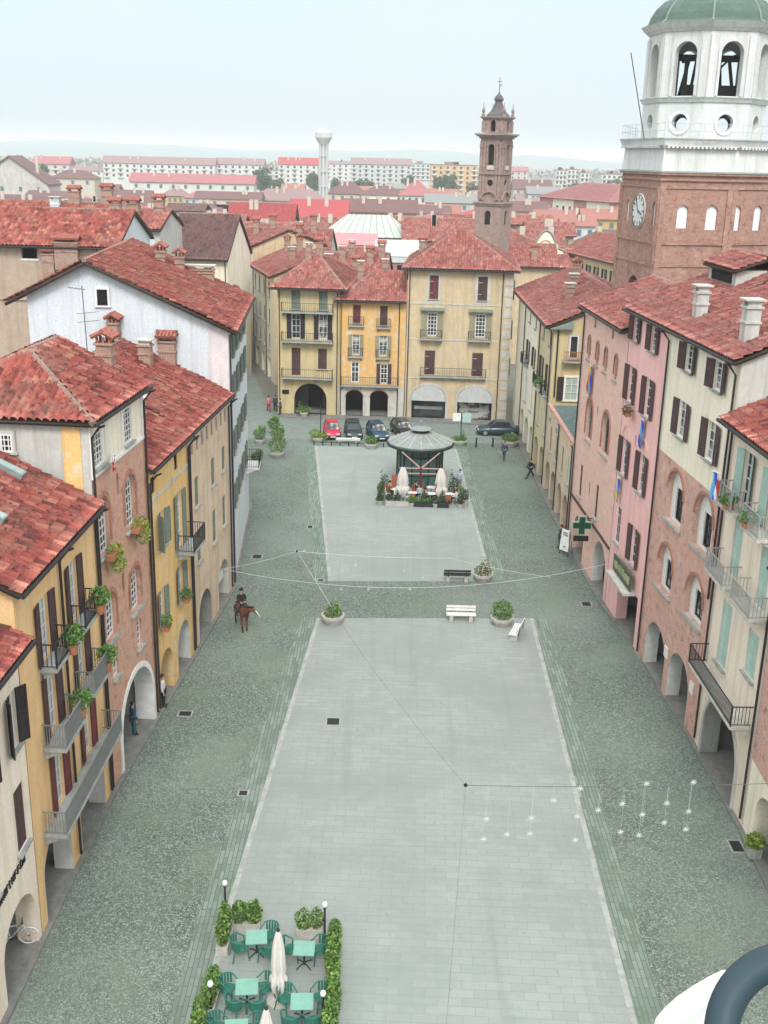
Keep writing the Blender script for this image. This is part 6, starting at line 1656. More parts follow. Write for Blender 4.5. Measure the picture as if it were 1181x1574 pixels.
    if hat:
        m_ = MB(); m_.lathe([(.14, .0), (.112, .015), (.112, .08), (.06, .135), (.01, .14)], 16, (0, 0, z + .80)); m_.obj('hat', hat, b, smooth=True)
    return t
K_black = plain('black_cloth', (.015, .017, .02), .8); K_navy = plain('navy_cloth', (.04, .045, .10), .8); K_jean = plain('dark_jeans', (.03, .045, .075), .85)
K_red = plain('crimson_cloth', (.35, .03, .06), .8); K_pinkc = plain('dusty_pink_cloth', (.45, .18, .2), .8); K_teal = plain('dark_teal_cloth', (.02, .05, .06), .8); K_lblue = plain('pale_blue_cloth', (.35, .42, .52), .8); K_brown = plain('brown_cloth', (.25, .09, .05), .8); K_grey = plain('grey_cloth', (.2, .2, .21), .8)
person('person in dark navy clothes walking alone near the two bollards', (11.2, 99.3, 0), 2.7, K_navy, K_jean, stride=.5)
person('person in black striding along the arcade of the far right row', (12.95, 93.4, 0), 2.2, K_black, K_black, stride=.9)
person('person in dusty pink and crimson walking into the narrow side street', (-12.95, 117.2, .0), .3, K_pinkc, K_red, stride=.4)
person('person in a dark coat walking beside the one in pink', (-12.25, 117.6, .0), .2, K_teal, K_black, stride=.4, coat=True)
person('person in violet blue standing against the corner of the yellow arched house', (-11.5, 115.3, .12), 1.4, plain('violet_cloth', (.08, .06, .22)), K_black)
person('person in dark blue standing in the white arch of the brick house', (-11.85, 46.7, .11), -1.0, plain('dark_teal_blue', (.02, .08, .13)), plain('blue_trousers', (.03, .12, .18)))
person('person in dark coat behind the white notice board', (12.95, 75.1, 0), 1.8, K_teal, K_black, coat=True)
person('person in white shirt sitting by the first pillar beyond the brick house', (-11.0, 49.6, .11), -1.5, plain('white_shirt', (.6, .6, .62)), K_black)

# ---- horse and rider
HL = (-8.3, 59.65, 0); HR = radians(203)
M_horse = plain('bay_coat', (.13, .055, .03), .6, var=.35); M_mane = plain('dark_horse_hair', (.012, .010, .010), .7)
th = thing('horse', 'brown bay horse with white blaze standing on the left cobbles under its rider', 'horse', HL, HR)
N = {'bar': ((0, -.1, 1.16), (.27, .31)), 'lo': ((0, -.5, 1.2), (.25, .28)), 'ru': ((0, -.82, 1.26), (.25, .26)), 'dk': ((0, -1.02, 1.26), .12),
     'cb': ((0, .3, 1.18), (.24, .32)), 'sh': ((0, .55, 1.26), (.19, .27)), 'n1': ((-.06, .85, 1.45), (.12, .19)), 'n2': ((-.2, 1.1, 1.6), (.09, .14)), 'po': ((-.35, 1.27, 1.68), (.08, .1)),
     'jw': ((-.45, 1.36, 1.56), (.075, .105)), 'ns': ((-.58, 1.48, 1.36), .062), 'mz': ((-.63, 1.52, 1.27), .055)}
E = chain('bar', 'lo', 'ru', 'dk') + chain('bar', 'cb', 'sh', 'n1', 'n2', 'po', 'jw', 'ns', 'mz')
for sx, q in ((-1, 'l'), (1, 'r')):
    o1, o2 = (.12, -.05) if sx > 0 else (-.02, .1)
    N.update({'fs' + q: ((sx * .15, .5, .98), .13), 'fe' + q: ((sx * .15, .44, .78), .09), 'fk' + q: ((sx * .15, .46 + o1 * .6, .46), .058), 'ff' + q: ((sx * .15, .46 + o1, .14), .042), 'fh' + q: ((sx * .15, .5 + o1, .045), .055),
              'hs' + q: ((sx * .15, -.78, 1.02), .19), 'hk' + q: ((sx * .16, -.6, .8), .13), 'hh' + q: ((sx * .15, -.92 + o2, .5), .062), 'hf' + q: ((sx * .15, -.84 + o2, .15), .043), 'ho' + q: ((sx * .15, -.79 + o2, .045), .055)})
    E += [('sh', 'fs' + q)] + chain('fs' + q, 'fe' + q, 'fk' + q, 'ff' + q, 'fh' + q) + [('ru', 'hs' + q)] + chain('hs' + q, 'hk' + q, 'hh' + q, 'hf' + q, 'ho' + q)
ex = MB()
for sx in (-1, 1): ex.tube([(-.33 + sx * .06, 1.24 + sx * .03, 1.74), (-.33 + sx * .075, 1.24 + sx * .04, 1.84), (-.33 + sx * .08, 1.26 + sx * .04, 1.89)], [.03, .025, .006], 6)
hb = skin('body', N, E, M_horse, th, extra=ex)
MB().tube([(0, -1.08, 1.32), (0, -1.2, 1.2), (0, -1.22, .9), (0, -1.18, .5)], [.05, .075, .08, .02], 8).obj('tail', M_mane, th, smooth=True)
mb = MB()
for a, b in (((0, .55, 1.52), (-.06, .82, 1.66)), ((-.06, .82, 1.66), (-.2, 1.08, 1.77)), ((-.2, 1.08, 1.77), (-.33, 1.24, 1.8))): mb.tube([a, b], [.05, .045], 6)
mb.obj('mane', M_mane, th)
MB().tube([(-.42, 1.44, 1.66), (-.54, 1.545, 1.46), (-.62, 1.585, 1.3)], [.03, .026, .03], 6).obj('blaze', M_white, th)
for k in ('fl', 'fr', 'hl', 'hr'):
    a, b, c = (N[k[0] + x + k[1]][0] for x in (('k', 'f', 'h') if k[0] == 'f' else ('h', 'f', 'o')))
    MB().tube([Vector(a).lerp(Vector(b), .35), b, c], [.055, .05, .058], 8).obj('dark_lower_leg', M_mane, th, smooth=True)
    MB().lathe([(.07, 0), (.055, .08)], 10, (c[0], c[1] + .01, .0)).obj('hoof', plain('hoof', (.12, .09, .07)), th)
mb = MB(); mb.tube([(0, -.32, 1.49), (0, -.05, 1.47), (0, .22, 1.53)], [.17, .2, .14], 10); mb.obj('saddle', M_black, th)
MB().tube([(-.5, 1.4, 1.47), (-.1, .75, 1.5), (.02, .3, 1.62)], .012, 5).obj('reins', M_mane, th)
rp = Matrix.Rotation(HR, 4, 'Z') @ Vector((0, -.08, 0))
person('person riding the bay horse, in black jacket and dark cap with pale belt', (HL[0] + rp.x, HL[1] + rp.y, .70), HR, K_black, plain('rider_trousers', (.06, .04, .06)), pose='ride', hat=K_black)

# ================================================================== kiosk pavilion and its terrace
t = thing('kiosk', 'round glazed kiosk with wide grey metal roof, small raised cap and timber front frame', 'kiosk', (3.0, 91.2, .005))
M_kroof = plaster('kiosk_grey_roof', (.27, .30, .29), (.20, .23, .22), scale=.8)
M_kglass = plain('teal_kiosk_panels', (.06, .12, .11), .35, spec=.5)
mb = MB(); mb.lathe([(2.8, 3.55), (2.85, 3.7), (1.0, 4.45), (.8, 4.5)], 16); rf = mb.obj('roof', M_kroof, t)
mb = MB()
for k in range(16): a = 2 * pi * k / 16; mb.tube([(2.86 * cos(a), 2.86 * sin(a), 3.71), (1.0 * cos(a), 1.0 * sin(a), 4.46)], .025, 5)
mb.obj('roof_seams', M_stonel, rf)
mb = MB(); mb.lathe([(2.72, 3.36), (2.9, 3.4), (2.9, 3.54), (2.7, 3.54)], 16); mb.obj('eave_band', M_leg, t)
MB().lathe([(.7, 4.4), (.7, 4.72), (.66, 4.75)], 16).obj('cap_drum', M_black, t)
MB().lathe([(.9, 4.76), (.95, 4.8), (.4, 4.98), (.06, 5.04), (.05, 5.3), (.12, 5.36), (.1, 5.46), (.02, 5.5)], 16).obj('cap', M_kroof, t)
MB().lathe([(1.95, 0), (1.95, 3.4)], 8).obj('body', M_kglass, t)
mb = MB()
for k in range(16):
    a = 2 * pi * k / 16; rr_ = 1.98 if k % 2 == 0 else 1.98 * cos(pi / 8)
    mb.box(-.05, .05, -.05, .05, 0, 3.38, M=Matrix.Translation((rr_ * cos(a), rr_ * sin(a), 0)) @ Matrix.Rotation(a, 4, 'Z'))
mb.lathe([(2.02, 1.0), (2.02, 1.1)], 8, close=False); mb.lathe([(2.02, 2.6), (2.02, 2.7)], 8, close=False); mb.obj('mullions', M_leg, t)
M_tim = plain('pinkish_timber', (.42, .28, .26), .7)
mb = MB()
for s in (-1, 1):
    mb.tube([(s * 1.6, -2.3, 3.3), (0, -3.4, 2.2)], .06, 6)
    mb.tube([(s * 1.9, -3.4, 2.2), (0, -3.4, 2.2)], .055, 6); mb.tube([(s * 1.6, -3.4, 1.75), (0, -3.4, 1.75)], .055, 6)
mb.obj('front_beams', M_tim, t)
MB().tube([(0, -3.4, 0), (0, -3.4, 2.3)], .09, 8).obj('front_post', plain('dark_red_post', (.12, .03, .03)), t)
for s in (-1, 1): MB().tube([(s * 1.85, -3.4, 0), (s * 1.85, -3.4, 2.3)], .06, 8).obj('front_post', M_leg, t)
parasol('furled cream parasol left of the kiosk front', 1.5, 86.4, 2.75, 'furled kiosk parasols', 1.9); parasol('furled cream parasol right of the kiosk front', 4.65, 86.3, 2.75, 'furled kiosk parasols', 1.9)
for i, (x0, x1, y, lab) in enumerate(((.12, 2.05, 84.2, 'long dark planter with low hedge in front of the kiosk, left one'), (2.45, 4.0, 84.1, 'long dark planter in front of the kiosk, middle one'), (4.3, 5.25, 84.0, 'short dark planter in front of the kiosk, right one'))):
    l = x1 - x0; bush_thing('kiosk_planter', lab, 'planter', ((x0 + x1) / 2, y + .2, .005), box_pot(l, .4, .4), [((-l / 2 + .2 + k * .35, 0, .55), (.22, .2, .2)) for k in range(int((l - .1) / .35))], int(150 * l), .12, L_con if i != 1 else L_dark, 'dark planters before the kiosk', seed=60 + i, potmat=M_black if i else M_pot)
for i, (x, y, hh, lab) in enumerate(((-.25, 85.5, 2.6, 'tall clipped conifer at the left front corner of the kiosk terrace'), (.4, 85.0, 1.3, 'small conical conifer behind the left kiosk planter'), (6.15, 84.2, 1.6, 'conical conifer at the right front corner of the kiosk terrace'), (5.6, 87.6, 2.2, 'tall conifer on the right of the kiosk near the parasol'), (-.3, 87.8, 1.0, 'small dark shrub on the left edge of the kiosk terrace'), (6.6, 84.8, 1.5, 'thin spiky plant at the right edge of the kiosk terrace'), (-.35, 84.6, 1.1, 'small conifer at the outer left front corner of the kiosk terrace'), (1.05, 84.9, 1.2, 'small conifer between the left planter and the white chair'), (3.2, 84.75, 1.3, 'small conifer behind the middle kiosk planter'), (4.75, 84.7, 1.4, 'small conifer behind the right kiosk planter'))):
    bl = [((0, 0, .35 + (hh - .35) * (k + .5) / 5), (.34 * (1 - k * .17), .34 * (1 - k * .17), (hh - .3) / 7)) for k in range(5)] if i != 5 else [((.1 * (k - 2), 0, .9), (.08, .1, .5)) for k in range(5)]
    bush_thing('conifer_pot', lab, 'plant', (x, y, .005), round_pot(.28, .35), bl, 360, .13, L_con, 'potted conifers round the kiosk', seed=70 + i)
M_rust = plain('rust_red_chair', (.30, .09, .045), .7); M_wchair = plain('white_chair', (.55, .56, .55), .6)
def kchair(label, x, y, rz, mat):
    t = thing('terrace_chair', label, 'chair', (x, y, .005), rz, 'chairs on the kiosk terrace')
    MB().box(-.22, .22, -.22, .22, .42, .46).obj('seat', mat, t); MB().box(-.22, .22, -.25, -.21, .46, .92).obj('backrest', mat, t)
    for sx in (-1, 1):
        for sy in (-1, 1): MB().box(sx * .2 - .02, sx * .2 + .02, sy * .2 - .02, sy * .2 + .02, 0, .42).obj('leg', mat, t)
def ktable(label, x, y):
    t = thing('terrace_table', label, 'table', (x, y, .005), 0, 'tables on the kiosk terrace')
    MB().lathe([(.4, .70), (.4, .73)], 16).obj('tabletop', M_wchair, t); MB().lathe([(.22, 0), (.04, .04), (.04, .70)], 12).obj('pedestal', M_leg, t)
for x, y, lab in ((.95, 86.6, 'small round table left of the left kiosk parasol'), (2.3, 85.7, 'small round table right of the left kiosk parasol'), (3.85, 85.6, 'small round table left of the right kiosk parasol'), (5.35, 85.6, 'small round table right of the right kiosk parasol'), (3.9, 87.4, 'small round table close under the kiosk front beams')): ktable(lab, x, y)
KC = [(.4, 87.0, -.8, M_rust, 'left of the leftmost round table'), (1.0, 85.85, 0, M_wchair, 'in front of the leftmost round table'), (2.3, 85.0, 0, M_rust, 'in front of the second round table'), (2.9, 86.1, 2.0, M_wchair, 'right of the second round table'),
      (3.3, 85.2, -.8, M_wchair, 'left of the third round table'), (4.3, 86.3, 2.4, M_rust, 'behind the third round table'), (5.9, 85.9, 1.9, M_wchair, 'right of the fourth round table'), (5.2, 84.9, 0, M_rust, 'in front of the fourth round table'), (3.3, 87.8, -2.2, M_rust, 'left of the table under the kiosk beams'), (4.5, 87.8, 2.2, M_rust, 'right of the table under the kiosk beams')]
for x, y, rz, m_, lab in KC: kchair(('rust red chair ' if m_ is M_rust else 'white chair ') + lab, x, y, rz, m_)
person('seated person in brown at the kiosk terrace, on the rust chair far left', (.45, 86.95, 0), -.8, K_brown, K_jean, pose='sit')
person('seated person in pale blue on the white chair right of the second kiosk table', (2.88, 86.05, 0), 2.0, K_lblue, K_black, pose='sit')
person('seated person in crimson at the kiosk, behind the third table', (4.28, 86.25, 0), 2.4, K_red, K_jean, pose='sit')
person('seated person in grey on the white chair left of the third kiosk table', (3.33, 85.25, 0), -.8, K_grey, K_black, pose='sit')
person('seated person in teal at the kiosk on the far right white chair', (5.88, 85.9, 0), 1.9, K_teal, K_jean, pose='sit')
person('standing person in pale blue and grey at the right side of the kiosk terrace', (6.4, 89.3, 0), 2.6, K_lblue, K_grey)
for i, (x, y, rz, m_, lab) in enumerate(((1.6, 87.3, 2.2, M_wchair, 'right behind the leftmost round table'), (.3, 86.1, -1.5, M_wchair, 'at the left edge of the terrace'), (1.75, 85.3, -1.0, M_wchair, 'left of the second round table'), (3.4, 86.5, -2.4, M_rust, 'behind the third round table, to its left'), (4.9, 86.1, -2.2, M_wchair, 'behind the fourth round table'), (5.9, 85.0, .8, M_wchair, 'at the right front of the terrace'), (2.6, 87.2, -1.0, M_rust, 'between the two parasols'), (5.0, 87.5, 1.5, M_rust, 'by the tall conifer on the right'))):
    kchair(('rust red chair ' if m_ is M_rust else 'white chair ') + lab, x, y, rz, m_)
person('seated person in dark clothes between the two furled kiosk parasols', (2.62, 87.15, 0), -1.0, K_black, K_jean, pose='sit')
person('seated person in white at the right front of the kiosk terrace', (5.88, 85.0, 0), .8, plain('white_blouse', (.55, .55, .56)), K_jean, pose='sit')
for i, (x, y, h_, lab) in enumerate(((-.35, 86.6, 1.2, 'dark bushy pot at the left side of the kiosk terrace'), (.05, 88.9, 1.4, 'dark pot plant behind the menu board'), (6.3, 86.2, 1.3, 'dark bushy pot at the right side of the kiosk terrace'), (5.95, 88.4, 1.5, 'dark pot plant right of the kiosk wall'), (2.2, 84.25, .8, 'small pot between the left and middle kiosk planters'), (4.15, 84.2, .8, 'small pot between the middle and right kiosk planters'))):
    bush_thing('terrace_pot', lab, 'plant', (x, y, .005), round_pot(.24, .32), [((0, 0, .3 + h_ * .35), (.3, .3, h_ * .38))], 260, .13, L_con if i % 2 else L_dark, 'pots round the kiosk', seed=120 + i)
t = thing('menu_board', 'rust brown menu board leaning on the left of the kiosk terrace', 'board', (1.0, 87.9, .005), .2); MB().prism([(-.4, -.05, .05), (-.4, .0, .05), (-.4, .28, 1.5), (-.4, .23, 1.5)], (.8, 0, 0)).obj('panel', M_rust, t)
mb = MB(); mb.box(-.38, -.33, .3, .55, 0, .05); mb.box(.33, .38, .3, .55, 0, .05); mb.obj('stand', M_black, t)

# ================================================================== cars
def car(label, x, y, rz, paint, L=4.0, Wd=1.7, hatch=True):
    t = thing('parked_car', label, 'car', (x, y, .0), rz, 'cars at the end of the square'); hw = Wd / 2
    # body: loft of cross-sections from tail (-y) to nose (+y)
    st = [(-L / 2, .42, .62, .86), (-L / 2 + .12, .28, .86, .97), (-L / 2 + .7, .22, .92, 1.0), (-.2, .2, .9, 1.0), (L / 2 - 1.25, .2, .88, 1.0), (L / 2 - .5, .22, .78, .98), (L / 2 - .1, .28, .66, .9), (L / 2, .4, .56, .8)]
    vs = []; fs = []
    for yy, zb, zt, k in st:
        w_ = hw * k; vs += [(-w_ * .92, yy, zb), (-w_, yy, (zb + zt) / 2), (-w_ * .95, yy, zt - .05), (-w_ * .8, yy, zt), (w_ * .8, yy, zt), (w_ * .95, yy, zt - .05), (w_, yy, (zb + zt) / 2), (w_ * .92, yy, zb)]
    for i in range(len(st) - 1):
        for k in range(8): a, b = i * 8 + k, i * 8 + (k + 1) % 8; fs.append((a, b, b + 8, a + 8))
    fs += [tuple(range(7, -1, -1)), tuple(range((len(st) - 1) * 8, len(st) * 8))]
    mb = MB(); mb.add(vs, fs); b = mb.obj('body', paint, t, smooth=True)
    r0_, r1_ = (-L / 2 + .15, -L / 2 + .55) if hatch else (-L / 2 + .75, -L / 2 + 1.3)
    w0, w1 = L / 2 - 1.15, L / 2 - 1.85; zt = 1.42; zb = .87
    lo = [(-hw * .84, r0_, zb), (hw * .84, r0_, zb), (hw * .84, w0, zb - .02), (-hw * .84, w0, zb - .02)]; hi = [(-hw * .66, r1_, zt), (hw * .66, r1_, zt), (hw * .66, w1, zt), (-hw * .66, w1, zt)]
    mb = MB(); mb.add(lo + hi, [(0, 1, 5, 4), (1, 2, 6, 5), (2, 3, 7, 6), (3, 0, 4, 7)]); mb.obj('windows', glass, t)
    mb = MB(); mb.prism([(hi[0][0] - .03, r1_ - .06, zt), (hi[1][0] + .03, r1_ - .06, zt), (hi[2][0] + .03, w1 + .08, zt), (hi[3][0] - .03, w1 + .08, zt)], (0, 0, .05))
    for s in (-1, 1):
        mb.tube([(s * hw * .85, w0, zb), (s * hw * .67, w1, zt)], .035, 5); mb.tube([(s * hw * .85, r0_, zb), (s * hw * .67, r1_, zt)], .06, 5); mb.tube([(s * hw * .85, (r0_ + w0) / 2 - .1, zb), (s * hw * .67, (r1_ + w1) / 2 - .1, zt)], .03, 5)
    mb.obj('roof', paint, t)
    for sx in (-1, 1):
        for yy in (-L / 2 + .75, L / 2 - .8):
            tm = cached('tyre', lambda: MB().lathe([(.18, -.09), (.3, -.1), (.32, -.05), (.32, .05), (.3, .1), (.18, .09)], 18).mesh('wheel', M_black))
            w_ = link('wheel', tm, t, (sx * (hw - .08), yy, .32)); w_.rotation_euler = (0, pi / 2, 0)
            rm = cached('rim', lambda: MB().lathe([(.2, -.105), (.2, .105)], 14).mesh('rim', plain('rim_metal', (.4, .41, .42), .4, .7))); link('rim', rm, w_)
        mb = MB(); mb.box(sx * hw * .62 - .17, sx * hw * .62 + .17, L / 2 - .14, L / 2 - .02, .56, .68); mb.obj('headlight', M_wchair, t)
        mb = MB(); mb.box(sx * hw * .7 - .1, sx * hw * .7 + .1, -L / 2 - .0, -L / 2 + .1, .66, .84); mb.obj('tail_light', plain('red_lens', (.35, .01, .01), .3), t)
        mb = MB(); mb.box(sx * (hw + .08) - .08, sx * (hw + .08) + .08, w0 - .25, w0 - .12, .86, .98); mb.obj('wing_mirror', paint, t)
    mb = MB(); mb.box(-hw * .8, hw * .8, L / 2 - .06, L / 2 + .05, .3, .45); mb.obj('bumper', M_black, t)
    mb = MB(); mb.box(-.26, .26, L / 2 + .051, L / 2 + .06, .33, .43); mb.obj('number_plate', M_white, t)
def paintm(n, c): return plain(n, c, .25, .1, .03, .5)
car('small bright red car parked nose out at the left end of the row', -5.45, 106.9, pi + .12, paintm('red_paint', (.50, .02, .06)), 3.7, 1.6)
car('dark green black car parked second in the row, next to the red one', -3.3, 107.2, pi + .1, paintm('dark_green_paint', (.012, .03, .035)), 4.1)
car('dark blue car parked third in the row, left of the kiosk roof', -.85, 106.8, pi + .25, paintm('blue_paint', (.015, .06, .10)), 4.0)
car('black and white looking car half hidden behind the kiosk roof', 1.7, 108.2, pi + .3, paintm('black_paint', (.015, .015, .017)), 4.0)
car('dark teal saloon seen from the side before the shop awnings', 11.5, 109.2, pi / 2, paintm('teal_paint', (.025, .06, .075)), 4.3, 1.7, False)

# ---- planters, bollards, signs at the far end
bush_thing('round_planter', 'planter with yellow green shrub beside the red car', 'planter', (-6.7, 104.4, 0), round_pot(.6, .5), [((-.3, 0, .8), (.6, .5, .5)), ((.6, 0, .65), (.5, .4, .35))], 420, .2, L_lime, None, seed=80)
bush_thing('round_planter', 'white bowl planter with spreading green plant in front of the blue car', 'planter', (-1.4, 102.5, 0), round_pot(.65, .5), [((0, 0, .8), (.65, .5, .35))], 300, .22, L_dark, None, seed=81)
bush_thing('round_planter', 'low round planter at the foot of the white sign post', 'planter', (7.3, 104.6, 0), round_pot(.75, .5), [((0, 0, .62), (.7, .6, .25)), ((.3, 0, 1.1), (.2, .2, .5))], 340, .18, L_dark, None, seed=82)
bush_thing('round_planter', 'dark planter with bush beside the teal saloon', 'planter', (12.3, 104.7, 0), round_pot(.8, .55), [((0, 0, .85), (.85, .6, .4))], 420, .2, L_dark, None, seed=83)
for x, y, lab in ((8.9, 103.8, 'short black bollard left of the pair near the sign post'), (10.55, 104.0, 'short black bollard right of the pair near the walking person')):
    t = thing('bollard', lab, 'bollard', (x, y, .005), 0, 'bollards'); MB().lathe([(.11, 0), (.09, .1), (.08, .78), (.1, .8), (.1, .88), (.04, .95)], 12).obj('post', M_iron, t)
t = thing('stone_seat', 'long white stone block before the row of parked cars', 'bench', (-3.7, 104.2, .005)); MB().box(-1.2, 1.2, -.25, .25, .3, .48).obj('slab', M_wchair, t)
for s in (-1, 1): MB().box(s * .8 - .15, s * .8 + .15, -.2, .2, 0, .3).obj('leg', M_stone, t)
t = thing('low_barrier', 'low dark barrier of short posts and rail along the end of the far slabs', 'barrier', (-7.0, 103.2, .005))
for i in range(9): MB().lathe([(.09, 0), (.06, .05), (.06, .36), (.02, .42)], 8, (i * .85, -.03 * i, 0)).obj('post', M_iron, t)
MB().tube([(0, 0, .3), (6.8, -.24, .3)], .035, 6).obj('rail', M_iron, t)
t = thing('sign_post', 'sign post with one white and one pale teal panel before the awnings', 'sign', (7.45, 105.4, 0)); MB().tube([(0, 0, 0), (0, 0, 3.0)], .05, 8).obj('post', M_iron, t)
MB().box(-.85, -.06, -.03, .03, 2.2, 3.0).obj('panel', M_white, t); MB().box(.08, .95, -.03, .03, 2.1, 3.0).obj('panel', plain('teal_panel', (.35, .52, .50)), t)
t = thing('pole', 'thin black pole standing beside the red car', 'pole', (-6.55, 106.4, 0)); MB().tube([(0, 0, 0), (0, 0, 3.4)], .05, 8).obj('shaft', M_iron, t); MB().lathe([(.1, 0), (.1, .1)], 10).obj('foot', M_iron, t)
t = thing('corner_planter', 'planter with shrub before the dark archway of the yellow house', 'planter', (-8.9, 115.0, .12)); round_pot(.5, .45).obj('planter', M_pot, t); leaves([((0, 0, .7), (.8, .4, .45)), ((-.4, .2, 1.0), (.3, .3, .5))], 300, .2, 84).obj('foliage', L_dark, t)
for i, (x, y, lab, b) in enumerate(((-10.15, 98.5, 'large round topped bush in a white bowl on the left by the street mouth', 1.15), (-10.6, 103.4, 'dark bush behind the large one at the street mouth', .95), (-12.3, 103.3, 'dark planter bush nearest the white house corner at the street mouth', .85), (-11.6, 95.0, 'small dark plants on the pavement beside the white gabled house', .7), (-11.4, 107.5, 'bush farthest into the street mouth', .85))):
    bush_thing('street_bush', lab, 'planter', (x, y, 0), round_pot(.5 * b + .1, .45), [((0, 0, .5 + .6 * b), (.75 * b, .7 * b, .62 * b)), ((.2, .2, .5 + 1.1 * b), (.5 * b, .5 * b, .4 * b))], 500, .2, L_dark, 'bushes at the street mouth', seed=90 + i)
# ---- notice board, pharmacy cross, bicycle, pot
t = thing('notice_board', 'white standing notice board by the arcade beside the green cross', 'board', (12.95, 73.6, .0), -.9)
mb = MB(); mb.prism([(-.42, 0, .35), (-.42, .04, .35), (-.42, .16, 1.9), (-.42, .12, 1.9)], (.84, 0, 0)); pn = mb.obj('panel', M_white, t)
mb = MB(); 
for k, (a, b, z) in enumerate(((-.25, .2, 1.6), (-.2, .25, 1.45), (-.1, .15, .6))): mb.prism([(a, .0 + (z - .35) * .077 - .006, z), (b, .0 + (z - .35) * .077 - .006, z), (b, (z - .25) * .077 - .006, z + .1), (a, (z - .25) * .077 - .006, z + .1)], (0, .004, 0))
mb.obj('print', M_shutgr, pn)
for s in (-1, 1): MB().tube([(s * .4, .05, 0), (s * .4, .1, 1.9)], .03, 6).obj('leg', M_iron, t); MB().tube([(s * .4, .55, 0), (s * .4, .12, 1.85)], .025, 6).obj('leg', M_iron, t)
gx = GOTH.w(GOTH.L - 4.7, -.75, 3.75)
t = thing('pharmacy_cross', 'dark green pharmacy cross hung out on the gothic brick house wall', 'sign', gx, 0)
mb = MB(); mb.prism([(q[0], -.08, q[1]) for q in ((-.2, -.6), (.2, -.6), (.2, -.2), (.6, -.2), (.6, .2), (.2, .2), (.2, .6), (-.2, .6), (-.2, .2), (-.6, .2), (-.6, -.2), (-.2, -.2))], (0, .16, 0)); cr = mb.obj('cross', plain('pharmacy_green', (.005, .06, .035), .4), t)
mb = MB()
cr_o = ((-.28, -.68), (.28, -.68), (.28, -.28), (.68, -.28), (.68, .28), (.28, .28), (.28, .68), (-.28, .68), (-.28, .28), (-.68, .28), (-.68, -.28), (-.28, -.28))
mb.prism([(q[0], -.06, q[1]) for q in cr_o], (0, .12, 0)); mb.obj('border', plain('cross_border', (.36, .42, .30)), t)
MB().box(-.5, .5, -.08, .08, -1.1, -.76).obj('display', M_dark, t); MB().tube([(.1, .0, .5), (.75, .0, .5)], .03, 6).obj('bracket', M_iron, t)
t = thing('bicycle', 'white bicycle parked under the arch of the near left cream house', 'bicycle', (-12.75, 31.85, .105), .25)
for s in (-.52, .52):
    mb = MB(); mb.tube([(s + .33 * cos(2 * pi * k / 24), 0, .34 + .33 * sin(2 * pi * k / 24)) for k in range(25)], .025, 6, cap=False); w_ = mb.obj('wheel', M_white, t)
    mb = MB()
    for k in range(8): mb.tube([(s, 0, .34), (s + .32 * cos(pi * k / 4 + .2), 0, .34 + .32 * sin(pi * k / 4 + .2))], .004, 4)
    mb.lathe([(.03, -.0), (.03, .04)], 8, (s, 0, .32)); mb.obj('spokes', M_iron, w_)
mb = MB(); A_, B_, C_b, D_ = (-.52, 0, .34), (-.1, 0, .32), (-.2, 0, .8), (.36, 0, .82)
for a, b in ((A_, B_), (B_, C_b), (A_, C_b), (C_b, D_), (B_, D_), (D_, (.52, 0, .34))): mb.tube([a, b], .022, 6)
mb.obj('frame', M_white, t)
mb = MB(); mb.tube([(.36, 0, .82), (.33, 0, .98)], .018, 6); mb.tube([(.2, -.28, 1.0), (.34, -.2, .98), (.34, .2, .98), (.2, .28, 1.0)], .016, 6); mb.obj('handlebar', M_iron, t)
mb = MB(); mb.tube([(-.36, 0, .9), (-.2, 0, .9), (-.08, 0, .9)], [.09, .06, .03], 8); mb.tube([(-.2, 0, .78), (-.2, 0, .9)], .015, 6); mb.obj('saddle', M_black, t)
mb = MB(); mb.lathe([(.09, -.01), (.09, .01)], 14); ch_ = mb.obj('chainring', M_iron, t, (-.1, 0, .32)); ch_.rotation_euler = (pi / 2, 0, 0)
bush_thing('potted_plant', 'yellow green potted plant by the last pillar at the lower right', 'plant', (15.45, 38.15, .1), MB().box(-.25, .25, -.25, .25, 0, .45), [((0, 0, .7), (.4, .4, .35))], 260, .18, L_lime, None, seed=99, potmat=M_stone)

# ---- flags
FC = [plain('flag_' + n, c, .8, var=.05) for n, c in (('red', (.5, .03, .03)), ('orange', (.6, .22, .02)), ('yellow', (.65, .5, .04)), ('green', (.05, .3, .08)), ('sky', (.1, .35, .6)), ('blue', (.03, .08, .45)), ('violet', (.15, .04, .3)), ('white', (.7, .7, .7)))]
def flag(label, p, w_, hgt, order, rz):
    t = thing('flag', label, 'flag', p, rz); n = len(order); nj = 8
    mb = MB()
    for i in range(n):
        for j in range(nj):
            f = lambda a, b: (w_ * a / n - w_ / 2, -.05 + .06 * sin(a * 2.1 + b * .8), -hgt * b / nj)
            mb.add([f(i, j), f(i + 1, j), f(i + 1, j + 1), f(i, j + 1)], [(0, 1, 2, 3)], i)
    mb.obj('cloth', [FC[k] for k in order], t); MB().tube([(-w_ / 2 - .05, -.06, .02), (w_ / 2 + .05, -.06, .02)], .02, 6).obj('rod', M_white, t)
wl = lambda H, u, y, z: H.w(H.L - u, y, z)
flag('long rainbow flag hanging from the twin windows of the gothic brick house', wl(GOTH, 8.3, -.15, 13.9), .9, 2.0, (0, 1, 2, 4, 5), GOTH.r.rotation_euler[2])
flag('narrow blue flag under the middle near window of the pink house', wl(PINK, 2.5, -.15, 13.2), .5, 1.6, (5, 4, 5), PINK.r.rotation_euler[2])
flag('small blue and yellow flag under the far arched window of the pink house', wl(PINK, 6.0, -.15, 8.8), .5, 1.5, (2, 4, 5), PINK.r.rotation_euler[2])
flag('blue, white and red flag on the upper balcony corner of the peach house', wl(PEACH, 5.6, -1.0, 14.2), .4, 1.25, (4, 4, 5, 7, 0), PEACH.r.rotation_euler[2] + .5)
